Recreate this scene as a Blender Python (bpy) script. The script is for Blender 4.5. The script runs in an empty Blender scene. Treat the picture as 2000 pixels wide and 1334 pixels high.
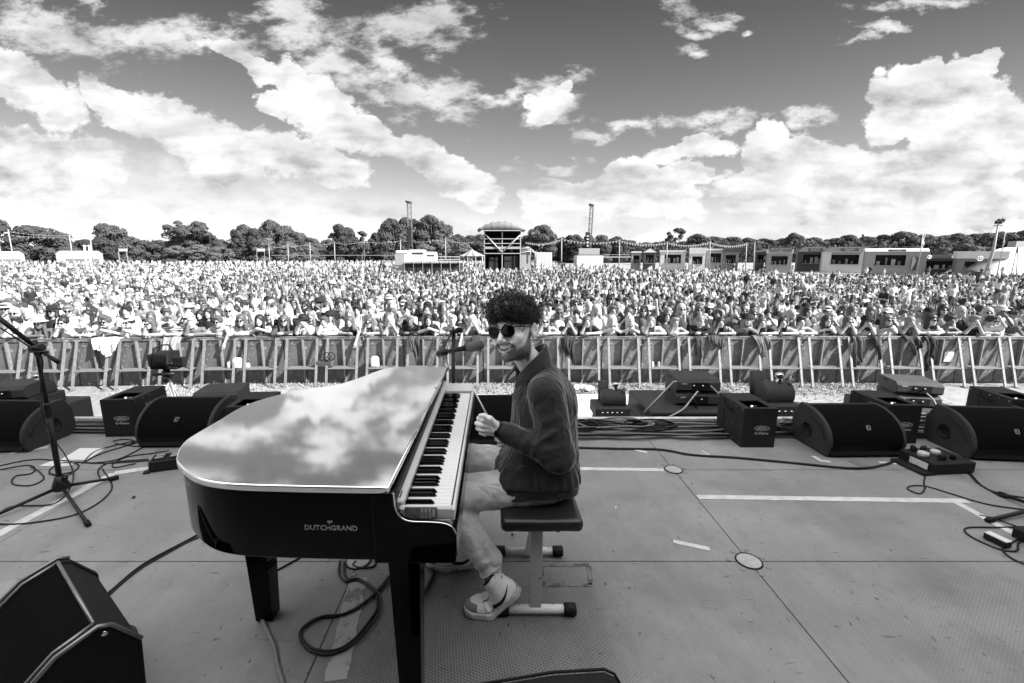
import bpy, math, random
import numpy as np
from mathutils import Vector, Matrix, Euler, noise as mnoise
PI = math.pi; R = math.radians
S = bpy.context.scene
# ------------------------------------------------------------------ camera
CAM_H, TILT, FPX, CX, CY = 1.55, R(11.03), 885.0, 967.0, 667.0
cd = bpy.data.cameras.new('camera'); cam = bpy.data.objects.new('camera', cd); S.collection.objects.link(cam)
cd.sensor_width = 36; cd.lens = FPX/2000*36; cd.shift_x = (1000-CX)/2000
cam.location = (0, 0, CAM_H); cam.rotation_euler = (PI/2-TILT, 0, 0)
cd.clip_start = .05; cd.clip_end = 3000; S.camera = cam
S.render.resolution_x, S.render.resolution_y = 1024, 683
# ------------------------------------------------------------------ light and exposure
SUN_AZ, SUN_EL = R(180-64), R(36)          # azimuth measured from +Y towards +X
EXPOSURE = 1.6
S.view_settings.view_transform = 'Standard'; S.view_settings.look = 'None'
S.view_settings.exposure = EXPOSURE; S.view_settings.gamma = 1
S.cycles.max_bounces = 7; S.cycles.diffuse_bounces = 4; S.cycles.glossy_bounces = 4
S.cycles.transparent_max_bounces = 6; S.cycles.use_denoising = True
S.cycles.sample_clamp_indirect = 6
sl = bpy.data.lights.new('sun', 'SUN'); sl.energy = 4.8; sl.angle = R(.5); sl.color = (1, 1, 1)
so = bpy.data.objects.new('sun', sl); S.collection.objects.link(so)
sdir = Vector((math.sin(SUN_AZ)*math.cos(SUN_EL), math.cos(SUN_AZ)*math.cos(SUN_EL), math.sin(SUN_EL)))
so.rotation_euler = sdir.to_track_quat('Z', 'Y').to_euler(); so.location = (20, -20, 40)

def pdir(px, py):
    "ray direction in the world of a point of the picture (2000 x 1334)"
    u = (px-CX)/FPX; v = (py-CY)/FPX
    return Vector((u, math.cos(TILT)-v*math.sin(TILT), -math.sin(TILT)-v*math.cos(TILT)))
def at(px, py, h=0.0):
    d = pdir(px, py); k = (h-CAM_H)/d.z
    return Vector((d.x*k, d.y*k, h))
def aty(px, py, Y):
    d = pdir(px, py); k = Y/d.y
    return Vector((d.x*k, Y, CAM_H+d.z*k))
GZ = -1.85                                  # the field lies this far below the deck

# ------------------------------------------------------------------ node helpers
class N:
    def __init__(s, nt): s.nt = nt
    def n(s, t, **k):
        o = s.nt.nodes.new(t)
        for a, b in k.items(): setattr(o, a, b)
        return o
    def l(s, a, b): s.nt.links.new(a, b)
    def put(s, sock, v):
        if isinstance(v, bpy.types.NodeSocket): s.l(v, sock)
        elif v is not None: sock.default_value = v
    def m(s, op, a, b=None, c=None, clamp=False):
        o = s.n('ShaderNodeMath', operation=op); o.use_clamp = clamp
        s.put(o.inputs[0], a)
        if b is not None: s.put(o.inputs[1], b)
        if c is not None: s.put(o.inputs[2], c)
        return o.outputs[0]
    def vm(s, op, a, b=None, sc=None):
        o = s.n('ShaderNodeVectorMath', operation=op); s.put(o.inputs[0], a)
        if b is not None: s.put(o.inputs[1], b)
        if sc is not None: s.put(o.inputs[3], sc)
        return o.outputs['Value'] if op in ('LENGTH', 'DOT_PRODUCT') else o.outputs[0]
    def ss(s, v, a, b, lo=0., hi=1.):
        o = s.n('ShaderNodeMapRange', interpolation_type='SMOOTHSTEP'); s.put(o.inputs[0], v)
        for i, q in zip((1, 2, 3, 4), (a, b, lo, hi)): s.put(o.inputs[i], q)
        return o.outputs[0]
    def lin(s, v, a, b, lo=0., hi=1.):
        o = s.n('ShaderNodeMapRange'); s.put(o.inputs[0], v)
        for i, q in zip((1, 2, 3, 4), (a, b, lo, hi)): s.put(o.inputs[i], q)
        return o.outputs[0]
    def noise(s, vec, scale, detail=3, rough=.5, out=0, dist=0):
        o = s.n('ShaderNodeTexNoise'); s.put(o.inputs['Vector'], vec); o.inputs['Scale'].default_value = scale
        o.inputs['Detail'].default_value = detail; o.inputs['Roughness'].default_value = rough
        o.inputs['Distortion'].default_value = dist
        return o.outputs[out]
    def mapp(s, vec, loc=(0, 0, 0), rot=(0, 0, 0), sc=(1, 1, 1), t='POINT'):
        o = s.n('ShaderNodeMapping', vector_type=t); s.put(o.inputs[0], vec)
        o.inputs[1].default_value = loc; o.inputs[2].default_value = rot; o.inputs[3].default_value = sc
        return o.outputs[0]
    def sep(s, v):
        o = s.n('ShaderNodeSeparateXYZ'); s.put(o.inputs[0], v); return o.outputs
    def comb(s, x, y, z=0.):
        o = s.n('ShaderNodeCombineXYZ')
        for i, q in enumerate((x, y, z)): s.put(o.inputs[i], q)
        return o.outputs[0]
    def mix(s, f, a, b):
        "scalar mix"
        o = s.n('ShaderNodeMix'); s.put(o.inputs[0], f); s.put(o.inputs[2], a); s.put(o.inputs[3], b); return o.outputs[0]

# ------------------------------------------------------------------ world: physical sky read through a red filter, with clouds
W = bpy.data.worlds.new('World'); S.world = W; W.use_nodes = True
w = N(W.node_tree)
for x in list(W.node_tree.nodes): W.node_tree.nodes.remove(x)
sky = w.n('ShaderNodeTexSky', sky_type='NISHITA'); sky.sun_disc = False
sky.sun_elevation = SUN_EL; sky.sun_rotation = SUN_AZ; sky.air_density = 1; sky.dust_density = .6; sky.ozone_density = 1.5
rgb = w.n('ShaderNodeSeparateColor'); w.l(sky.outputs[0], rgb.inputs[0])
skyv = w.m('ADD', w.m('MULTIPLY', rgb.outputs[0], .8), w.m('MULTIPLY', rgb.outputs[1], .2))
gd = w.n('ShaderNodeTexCoord').outputs['Generated']
X, Yv, Z = w.sep(gd)
ay = w.m('MAXIMUM', w.m('ABSOLUTE', Yv), .12)
q0 = w.comb(w.m('DIVIDE', X, ay), w.m('DIVIDE', w.m('MAXIMUM', Z, 0), ay), 0)
def q_of(px, py):
    d = pdir(px, py); return d.x/d.y, d.z/d.y
wn = w.n('ShaderNodeTexNoise'); w.l(w.mapp(q0, sc=(1, 1.5, 1)), wn.inputs['Vector']); wn.inputs['Scale'].default_value = 5.5; wn.inputs['Detail'].default_value = 6; wn.inputs['Roughness'].default_value = .58
warp = w.vm('MULTIPLY', w.vm('SUBTRACT', wn.outputs['Color'], (.5, .5, .5)), (.19, .13, 0))
q = w.vm('ADD', q0, warp)
def blobs(L, vec):
    out = None
    for (px, py, rx, ry, ro) in L:
        a, b = q_of(px, py)
        o = w.vm('LENGTH', w.mapp(vec, loc=(a, b, 0), rot=(0, 0, -R(ro)), sc=(rx/FPX, ry/FPX*1.02, 1), t='TEXTURE'))
        out = o if out is None else w.m('MINIMUM', out, o)
    return w.m('SUBTRACT', 1, out)
CUM = [(50,160,110,52,25),(190,180,45,34,50),(250,215,80,36,25),(330,240,85,48,25),(440,290,120,60,18),(560,300,110,50,15),(640,330,85,34,10),
 (90,290,150,42,6),(60,335,150,45,0),(190,345,60,30,15),(480,120,90,20,18),(590,170,80,48,45),(650,225,100,50,35),(725,262,80,42,32),(800,300,85,36,25),(880,335,100,30,12),
 (530,190,48,20,20),(1062,205,44,30,-30),(1092,165,26,16,-45),(1350,292,75,24,0),(1235,335,75,32,-8),(1330,345,80,26,0),(1200,390,110,44,0),(1075,385,62,34,0),(1090,410,70,28,0),
 (1300,390,90,36,0),(930,385,60,22,0),(1900,128,34,24,0),(1872,155,44,38,0),(1795,160,58,36,0),(1722,172,42,32,0),(1745,215,70,46,0),(1850,215,130,60,0),(1960,230,80,52,0),
 (1900,280,150,64,0),(1512,278,38,26,0),(1480,312,54,40,0),(1570,310,80,38,0),(1670,322,120,42,0),(1800,335,170,60,0),(1510,370,110,44,0),(1660,392,160,40,0),(1890,385,170,56,0)]
WSP = [(80,50,190,66,8),(260,60,170,50,15),(420,80,150,40,20),(590,50,120,70,20),(650,110,190,60,22),(800,40,160,50,0),(790,160,170,56,25),(870,170,100,46,20),(950,205,70,20,0),
 (1070,190,95,55,-35),(1240,235,110,20,0),(1370,235,60,16,0),(1420,255,70,18,0),(1340,95,36,16,0),(1375,25,70,26,10),(1350,52,40,14,0),(1450,45,26,9,-20),(1675,80,36,11,-25),(1720,50,70,12,0),(1790,10,120,14,0),
 (1150,258,50,22,0),(1560,240,70,20,-10),(1060,325,90,18,5),(380,215,60,12,15),(1010,180,40,18,-30)]
VEIL = [(160,400,420,40,4),(620,405,300,30,3),(300,330,260,40,12),(1000,462,1500,40,0),(1700,430,480,40,0)]
nA = w.noise(w.mapp(q0, loc=(3, 1, 0), sc=(1, 1.35, 1)), 11, 9, .66)
nB = w.noise(w.mapp(q0, loc=(7, 4, 0), rot=(0, 0, R(-28)), sc=(1, 2.2, 1)), 11, 8, .66)
cA = w.m('ADD', blobs(CUM, q), w.m('MULTIPLY', w.m('SUBTRACT', nA, .5), 1.45))
cB = w.m('ADD', w.m('MULTIPLY', blobs(WSP, q), .9), w.m('MULTIPLY', w.m('SUBTRACT', nB, .52), 3.0))
cC = w.m('ADD', blobs(VEIL, q), w.m('MULTIPLY', w.m('SUBTRACT', nB, .5), 1.3))
dA = w.ss(cA, -.03, .17); dB = w.m('MULTIPLY', w.ss(cB, .05, .75), .85); dC = w.m('MULTIPLY', w.ss(cC, -.1, .8), .62)
# beyond the pictured part of the sky: broken cloud from noise alone
gen = w.noise(w.mapp(gd, sc=(1, 1, 2.2)), 3.2, 7, .6)
far = w.m('MAXIMUM', w.ss(w.m('ABSOLUTE', w.m('DIVIDE', X, ay)), 1.2, 1.6), w.m('MAXIMUM', w.ss(w.m('DIVIDE', Z, ay), .485, .53), w.m('LESS_THAN', Yv, 0)))
dG = w.m('MULTIPLY', w.ss(gen, .40, .52), far)
dens = w.m('MAXIMUM', w.m('MAXIMUM', dA, dB), w.m('MAXIMUM', dC, dG))
shade = w.noise(w.mapp(q0, loc=(1, .02, 0), sc=(1, 1.9, 1)), 9, 7, .6)
under = w.noise(w.mapp(q0, loc=(5, .3, 0), sc=(1, 3.5, 1)), 4, 3, .5)
CLOUD = 4.15
cb = w.m('MULTIPLY', w.m('ADD', w.ss(shade, .28, .60, .76, 1.18), w.ss(under, .46, .66, 0, -.30)), CLOUD)
lowsky = w.lin(w.m('DIVIDE', Z, ay), .0, .52, .98, .36)
skyg = w.m('MULTIPLY', w.m('MULTIPLY', skyv, lowsky), 1.0)
val = w.mix(dens, skyg, cb)
bg = w.n('ShaderNodeBackground'); bg.inputs[1].default_value = .07
cc = w.n('ShaderNodeCombineColor')
for i in range(3): w.l(val, cc.inputs[i])
w.l(cc.outputs[0], bg.inputs[0]); wo = w.n('ShaderNodeOutputWorld'); w.l(bg.outputs[0], wo.inputs[0])
W.cycles.sampling_method = 'MANUAL'; W.cycles.sample_map_resolution = 512

# ------------------------------------------------------------------ objects
ROOT = {}
def setp(o, label=None, cat=None, group=None, kind=None):
    if label: o['label'] = label
    if cat: o['category'] = cat
    if group: o['group'] = group
    if kind: o['kind'] = kind
    return o
def thing(name, label, cat, loc=(0, 0, 0), rz=0., group=None):
    o = bpy.data.objects.new(name, None); S.collection.objects.link(o); o.empty_display_size = .1
    o.location = loc; o.rotation_euler = (0, 0, rz)
    ROOT[o.name] = Matrix.Translation(Vector(loc)) @ Matrix.Rotation(rz, 4, 'Z')
    return setp(o, label, cat, group)
def copy_tree(o, parent=None):
    c = o.copy(); S.collection.objects.link(c); c.parent = parent
    if parent is not None: c.matrix_parent_inverse = o.matrix_parent_inverse
    for ch in [x for x in bpy.data.objects if x.parent == o]: copy_tree(ch, c)
    return c
class MB:
    "collects shapes, then links them as one mesh object"
    def __init__(s): s.v = []; s.f = []; s.mi = []; s.sm = []; s.M = None
    def add(s, V, F, mi=0, smooth=False):
        b = len(s.v)
        for p in V:
            p = Vector(p)
            s.v.append(tuple(s.M @ p) if s.M is not None else tuple(p))
        for f in F: s.f.append(tuple(b+i for i in f)); s.mi.append(mi); s.sm.append(smooth)
        return s
    def box(s, c, d, mi=0, rz=0., rx=0., ry=0., bev=0.):
        hx, hy, hz = d[0]/2, d[1]/2, d[2]/2; M = Euler((rx, ry, rz)).to_matrix(); c = Vector(c)
        if bev <= 0:
            V = [c+M @ Vector((x, y, z)) for z in (-hz, hz) for y in (-hy, hy) for x in (-hx, hx)]
            return s.add(V, [(0, 2, 3, 1), (4, 5, 7, 6), (0, 1, 5, 4), (2, 6, 7, 3), (0, 4, 6, 2), (1, 3, 7, 5)], mi)
        b = bev; V = []; idx = {}
        for i, sx in enumerate((-1, 1)):
            for j, sy in enumerate((-1, 1)):
                for k, sz in enumerate((-1, 1)):
                    for a in range(3):
                        p = [sx*(hx-b), sy*(hy-b), sz*(hz-b)]; p[a] = (sx*hx, sy*hy, sz*hz)[a]
                        idx[(i, j, k, a)] = len(V); V.append(c+M @ Vector(p))
        F = []
        for i in (0, 1):
            fx = [idx[(i, j, k, 0)] for j, k in ((0, 0), (1, 0), (1, 1), (0, 1))]; F.append(fx if i else fx[::-1])
            fy = [idx[(j, i, k, 1)] for j, k in ((0, 0), (1, 0), (1, 1), (0, 1))]; F.append(fy[::-1] if i else fy)
            fz = [idx[(j, k, i, 2)] for j, k in ((0, 0), (1, 0), (1, 1), (0, 1))]; F.append(fz if i else fz[::-1])
            for j in (0, 1):
                F.append([idx[(0, i, j, 1)], idx[(1, i, j, 1)], idx[(1, i, j, 2)], idx[(0, i, j, 2)]])
                F.append([idx[(i, 0, j, 0)], idx[(i, 1, j, 0)], idx[(i, 1, j, 2)], idx[(i, 0, j, 2)]])
                F.append([idx[(i, j, 0, 0)], idx[(i, j, 1, 0)], idx[(i, j, 1, 1)], idx[(i, j, 0, 1)]])
                for k in (0, 1): F.append([idx[(i, j, k, a)] for a in range(3)])
        return s.add(V, F, mi)
    def tube(s, P, r, n=8, mi=0, caps=True, smooth=True, closed=False, flat=None):
        P = [Vector(p) for p in P]; m = len(P); rr = r if hasattr(r, '__len__') else [r]*m
        V = []; F = []; up = None
        for i in range(m):
            t = (P[(i+1) % m]-P[i-1]) if (closed or 0 < i < m-1) else (P[min(i+1, m-1)]-P[max(i-1, 0)])
            if t.length < 1e-9: t = Vector((0, 0, 1))
            t.normalize()
            if up is None: up = t.orthogonal().normalized()
            up = (up-t*up.dot(t))
            up = up.normalized() if up.length > 1e-6 else t.orthogonal().normalized()
            sd = t.cross(up)
            for k in range(n):
                a = 2*PI*k/n; V.append(P[i]+(up*math.cos(a)+sd*math.sin(a)*(flat or 1))*rr[i])
        for i in range(m if closed else m-1):
            j = (i+1) % m
            for k in range(n): F.append((i*n+k, i*n+(k+1) % n, j*n+(k+1) % n, j*n+k))
        if caps and not closed: F.append(tuple(range(n))[::-1]); F.append(tuple((m-1)*n+k for k in range(n)))
        return s.add(V, F, mi, smooth)
    def cyl(s, a, b, r, n=16, mi=0, r2=None, smooth=True):
        return s.tube([a, b], [r, r if r2 is None else r2], n, mi, True, smooth)
    def lathe(s, prof, c=(0, 0, 0), n=24, mi=0, axis=None, smooth=True):
        c = Vector(c); M = Matrix.Identity(3) if axis is None else Vector(axis).to_track_quat('Z', 'Y').to_matrix()
        V = []; F = []
        for (r, z) in prof:
            for k in range(n):
                a = 2*PI*k/n; V.append(c+M @ Vector((r*math.cos(a), r*math.sin(a), z)))
        for i in range(len(prof)-1):
            for k in range(n): F.append((i*n+k, i*n+(k+1) % n, (i+1)*n+(k+1) % n, (i+1)*n+k))
        F.append(tuple(range(n))[::-1]); F.append(tuple((len(prof)-1)*n+k for k in range(n)))
        return s.add(V, F, mi, smooth)
    def prism(s, poly, z0, z1, mi=0, smooth=False, inset=0., capm=None):
        "poly: counter-clockwise (x, y); walls, top and bottom"
        n = len(poly); V = [(x, y, z0) for x, y in poly]+[(x, y, z1) for x, y in poly]
        F = [(i, (i+1) % n, n+(i+1) % n, n+i) for i in range(n)]
        s.add(V, F, mi, smooth)
        s.add(V, [tuple(range(n))[::-1], tuple(range(n, 2*n))], mi if capm is None else capm)
        return s
    def profile(s, poly, w0, w1, mi=0, smooth=False):
        "poly of (y, z) swept along x from w0 to w1"
        n = len(poly); V = [(w0, y, z) for y, z in poly]+[(w1, y, z) for y, z in poly]
        s.add(V, [(i, n+i, n+(i+1) % n, (i+1) % n) for i in range(n)], mi, smooth)
        s.add(V, [tuple(range(n)), tuple(range(n, 2*n))[::-1]], mi)
        return s
    def quad(s, a, b, c, d, mi=0): return s.add([a, b, c, d], [(0, 1, 2, 3)], mi)
    def build(s, name, mats, parent=None, world=True, bevel=0., fixn=False):
        me = bpy.data.meshes.new(name); me.from_pydata(s.v, [], s.f)
        mats = mats if isinstance(mats, (list, tuple)) else [mats]
        for m_ in mats: me.materials.append(m_)
        me.polygons.foreach_set('material_index', s.mi); me.polygons.foreach_set('use_smooth', s.sm)
        if fixn:
            import bmesh
            b = bmesh.new(); b.from_mesh(me); bmesh.ops.remove_doubles(b, verts=b.verts, dist=1e-5); bmesh.ops.recalc_face_normals(b, faces=b.faces); b.to_mesh(me); b.free()
        return link(name, me, parent, world, bevel)
def link(name, me, parent=None, world=True, bevel=0.):
    o = bpy.data.objects.new(name, me); S.collection.objects.link(o)
    if parent is not None:
        o.parent = parent
        if world:
            top = parent
            while top.parent is not None: top = top.parent
            if parent is top: me.transform(ROOT[top.name].inverted()) if top.name in ROOT else None
            else: me.transform(ROOT[top.name].inverted()) if top.name in ROOT else None
    if bevel > 0:
        b = o.modifiers.new('bevel', 'BEVEL'); b.width = bevel; b.segments = 2; b.limit_method = 'ANGLE'; b.angle_limit = R(35)
        b.harden_normals = False
    me.update()
    return o
def smooth_path(P, k=6, closed=False):
    P = [Vector(p) for p in P]; n = len(P); out = []
    for i in range(n if closed else n-1):
        p0, p1, p2, p3 = P[i-1] if (closed or i > 0) else P[0]*2-P[1], P[i], P[(i+1) % n], P[(i+2) % n] if (closed or i+2 < n) else P[-1]*2-P[-2]
        for j in range(k):
            t = j/k; out.append(.5*((2*p1)+(p2-p0)*t+(2*p0-5*p1+4*p2-p3)*t*t+(3*p1-p0-3*p2+p3)*t**3))
    if not closed: out.append(P[-1])
    return out

# ------------------------------------------------------------------ materials
def mat(name, v, rough=.5, metal=0., spec=.5, bump=0., bscale=60., var=0., vscale=4., coat=0., rand=None, stretch=(1, 1, 1), ior=1.5, wear=0., wv=.3, coord='Object'):
    m = bpy.data.materials.new(name); m.use_nodes = True; k = N(m.node_tree); b = m.node_tree.nodes['Principled BSDF']
    b.inputs['Roughness'].default_value = rough; b.inputs['Metallic'].default_value = metal; b.inputs['IOR'].default_value = ior
    b.inputs['Specular IOR Level'].default_value = spec; b.inputs['Coat Weight'].default_value = coat; b.inputs['Coat Roughness'].default_value = .05
    val = v; tc = None
    if var or bump or wear: tc = k.mapp(k.n('ShaderNodeTexCoord').outputs[coord], sc=stretch)
    if rand:
        r = k.n('ShaderNodeObjectInfo').outputs['Random']; cr = k.n('ShaderNodeValToRGB'); cr.color_ramp.interpolation = 'CONSTANT'
        els = cr.color_ramp.elements; els[0].position = 0; els[0].color = (rand[0],)*3+(1,)
        els[1].position = 1/len(rand); els[1].color = (rand[1],)*3+(1,)
        for i in range(2, len(rand)):
            e = els.new(i/len(rand)); e.color = (rand[i],)*3+(1,)
        k.l(r, cr.inputs[0]); val = k.m('MULTIPLY', cr.outputs[0], 1.)
    if var:
        val = k.m('MULTIPLY', k.lin(k.noise(tc, vscale, 5, .6), .25, .75, 1-var, 1+var), val)
    if wear:
        ns = k.ss(k.noise(tc, 9, 8, .7), .62-wear*.2, .66-wear*.2); val = k.mix(ns, val, wv)
    if isinstance(val, bpy.types.NodeSocket):
        c = k.n('ShaderNodeCombineColor')
        for i in range(3): k.l(val, c.inputs[i])
        k.l(c.outputs[0], b.inputs['Base Color'])
    else: b.inputs['Base Color'].default_value = (v, v, v, 1)
    if bump:
        bn = k.n('ShaderNodeBump'); bn.inputs['Strength'].default_value = bump; bn.inputs['Distance'].default_value = .004
        k.l(k.noise(tc, bscale, 4, .6), bn.inputs['Height']); k.l(bn.outputs[0], b.inputs['Normal'])
    return m
def text(body, size, mats, M, name, parent, extrude=.0006, align='CENTER', sx=1.):
    c = bpy.data.curves.new(name, 'FONT'); c.body = body; c.size = size; c.align_x = align; c.align_y = 'CENTER'; c.extrude = extrude; c.resolution_u = 2
    o = bpy.data.objects.new(name, c); S.collection.objects.link(o)
    dg = bpy.context.evaluated_depsgraph_get(); me = bpy.data.meshes.new_from_object(o.evaluated_get(dg))
    bpy.data.objects.remove(o); bpy.data.curves.remove(c)
    me.transform(M @ Matrix.Diagonal((sx, 1, 1, 1))); me.materials.clear(); me.materials.append(mats); me.name = name
    return link(name, me, parent, True)
def frame(o, xa, ya):
    "matrix with given origin, x axis and y axis"
    xa = Vector(xa).normalized(); ya = Vector(ya); za = xa.cross(ya).normalized(); ya = za.cross(xa)
    M = Matrix.Identity(4)
    for i, c in enumerate((xa, ya, za)): M.col[i][:3] = c
    M.translation = Vector(o); return M

# ------------------------------------------------------------------ signed-distance sculpting
def grid(lo, hi, h):
    ax = [np.arange(a-h, b+2*h, h, dtype=np.float32) for a, b in zip(lo, hi)]
    return ax, np.stack(np.meshgrid(*ax, indexing='ij'), -1)
def cap(P, a, b, ra, rb):
    a = np.array(a, np.float32); b = np.array(b, np.float32); ab = b-a; L = float(ab@ab)+1e-12
    t = np.clip(((P-a)@ab)/L, 0, 1); d = P-a-t[..., None]*ab
    return np.sqrt((d*d).sum(-1))-(ra+(rb-ra)*t)
def ell(P, c, r, rot=None):
    d = P-np.array(c, np.float32)
    if rot is not None: d = d@np.array(Euler(rot).to_matrix(), np.float32)
    r = np.array(r, np.float32); k = np.sqrt(((d/r)**2).sum(-1)); k2 = np.sqrt(((d/(r*r))**2).sum(-1))+1e-9
    return k*(k-1)/k2
def rbox(P, c, h, rad, rot=None):
    d = P-np.array(c, np.float32)
    if rot is not None: d = d@np.array(Euler(rot).to_matrix(), np.float32)
    qv = np.abs(d)-np.array(h, np.float32)+rad
    return np.sqrt((np.maximum(qv, 0)**2).sum(-1))+np.minimum(qv.max(-1), 0)-rad
def smin(a, b, k):
    h = np.clip(.5+.5*(b-a)/k, 0, 1); return b+(a-b)*h-k*h*(1-h)
def smax(a, b, k): return -smin(-a, -b, k)
def surf(ax, D):
    "surface nets"
    s = D < 0; nx, ny, nz = D.shape
    c = np.zeros((nx-1, ny-1, nz-1), np.int8)
    for i in (0, 1):
        for j in (0, 1):
            for k in (0, 1): c += s[i:nx-1+i, j:ny-1+j, k:nz-1+k]
    act = (c > 0) & (c < 8); ids = -np.ones(act.shape, np.int64); I = np.argwhere(act); ids[act] = np.arange(len(I))
    acc = np.zeros((len(I), 3)); cnt = np.zeros(len(I))
    E = [((i, j, k), a) for a in range(3) for i in (0, 1) for j in (0, 1) for k in (0, 1) if (i, j, k)[a] == 0]
    for (o, a) in E:
        p = I+np.array(o); p2 = p.copy(); p2[:, a] += 1
        d1 = D[p[:, 0], p[:, 1], p[:, 2]]; d2 = D[p2[:, 0], p2[:, 1], p2[:, 2]]
        m = (d1 < 0) != (d2 < 0); t = np.where(m, d1/(d1-d2+1e-20), 0)
        pt = p.astype(float); pt[:, a] += t; acc[m] += pt[m]; cnt[m] += 1
    V = acc/cnt[:, None]; h = ax[0][1]-ax[0][0]; V = V*h+np.array([ax[0][0], ax[1][0], ax[2][0]])
    F = []
    for a in range(3):
        b, cc_ = (a+1) % 3, (a+2) % 3
        sl1 = [slice(1, n-1) for n in D.shape]; sl1[a] = slice(0, D.shape[a]-1)
        sl2 = list(sl1); sl2[a] = slice(1, D.shape[a])
        s1 = s[tuple(sl1)]; s2 = s[tuple(sl2)]; x = np.argwhere(s1 != s2)
        if not len(x): continue
        fl = s1[x[:, 0], x[:, 1], x[:, 2]]
        base = x.copy(); base[:, b] += 1; base[:, cc_] += 1
        q_ = []
        for (db, dc) in ((1, 1), (0, 1), (0, 0), (1, 0)):
            y = base.copy(); y[:, b] -= db; y[:, cc_] -= dc; q_.append(ids[y[:, 0], y[:, 1], y[:, 2]])
        q_ = np.stack(q_, 1); q_[~fl] = q_[~fl][:, ::-1]; F.append(q_)
    return V, np.concatenate(F)
def np_mesh(name, V, F, mats, smooth=True, mi=None, attrs=None):
    me = bpy.data.meshes.new(name); me.vertices.add(len(V)); me.vertices.foreach_set('co', np.asarray(V, np.float32).ravel())
    k = F.shape[1]; me.loops.add(F.size); me.loops.foreach_set('vertex_index', F.astype(np.int32).ravel())
    me.polygons.add(len(F)); me.polygons.foreach_set('loop_start', np.arange(0, F.size, k, dtype=np.int32))
    me.polygons.foreach_set('loop_total', np.full(len(F), k, np.int32))
    me.polygons.foreach_set('use_smooth', np.full(len(F), smooth))
    for m_ in (mats if isinstance(mats, (list, tuple)) else [mats]): me.materials.append(m_)
    if mi is not None: me.polygons.foreach_set('material_index', mi.astype(np.int32))
    for k_, arr in (attrs or {}).items():
        at_ = me.attributes.new(k_, 'FLOAT', 'POINT'); at_.data.foreach_set('value', np.asarray(arr, np.float32))
    me.update(calc_edges=True); me.validate()
    return me
# ================================================================== SETTING
M_black = mat('black_lacquer', .0015, .06, spec=.13, coat=0, bump=.015, bscale=3)
M_blk = mat('black_paint', .008, .45, spec=.3, bump=.15, bscale=300)
M_blk2 = mat('black_texture_paint', .010, .6, spec=.25, bump=.5, bscale=420, var=.25, vscale=9)
M_rub = mat('black_rubber', .008, .65, spec=.25)
M_cable = mat('cable_rubber', .010, .45, spec=.3)
M_cable2 = mat('grey_cable', .16, .45)
M_alu = mat('aluminium', .55, .38, metal=.85, var=.2, vscale=14, bump=.1, bscale=80)
M_alud = mat('dull_aluminium', .40, .5, metal=.6, var=.3, vscale=9, bump=.15, bscale=60)
M_chrome = mat('chrome', .75, .12, metal=1.)
M_white = mat('white_plastic', .50, .38, var=.05)
M_wht = mat('white_paint', .60, .5, var=.08)
M_tape = mat('white_tape', .52, .7, var=.22, vscale=16, bump=.3, bscale=70)
M_dtape = mat('dark_worn_tape', .07, .7, wear=.7, wv=.16)
M_grey = mat('grey_plastic', .15, .45, var=.1)

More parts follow.
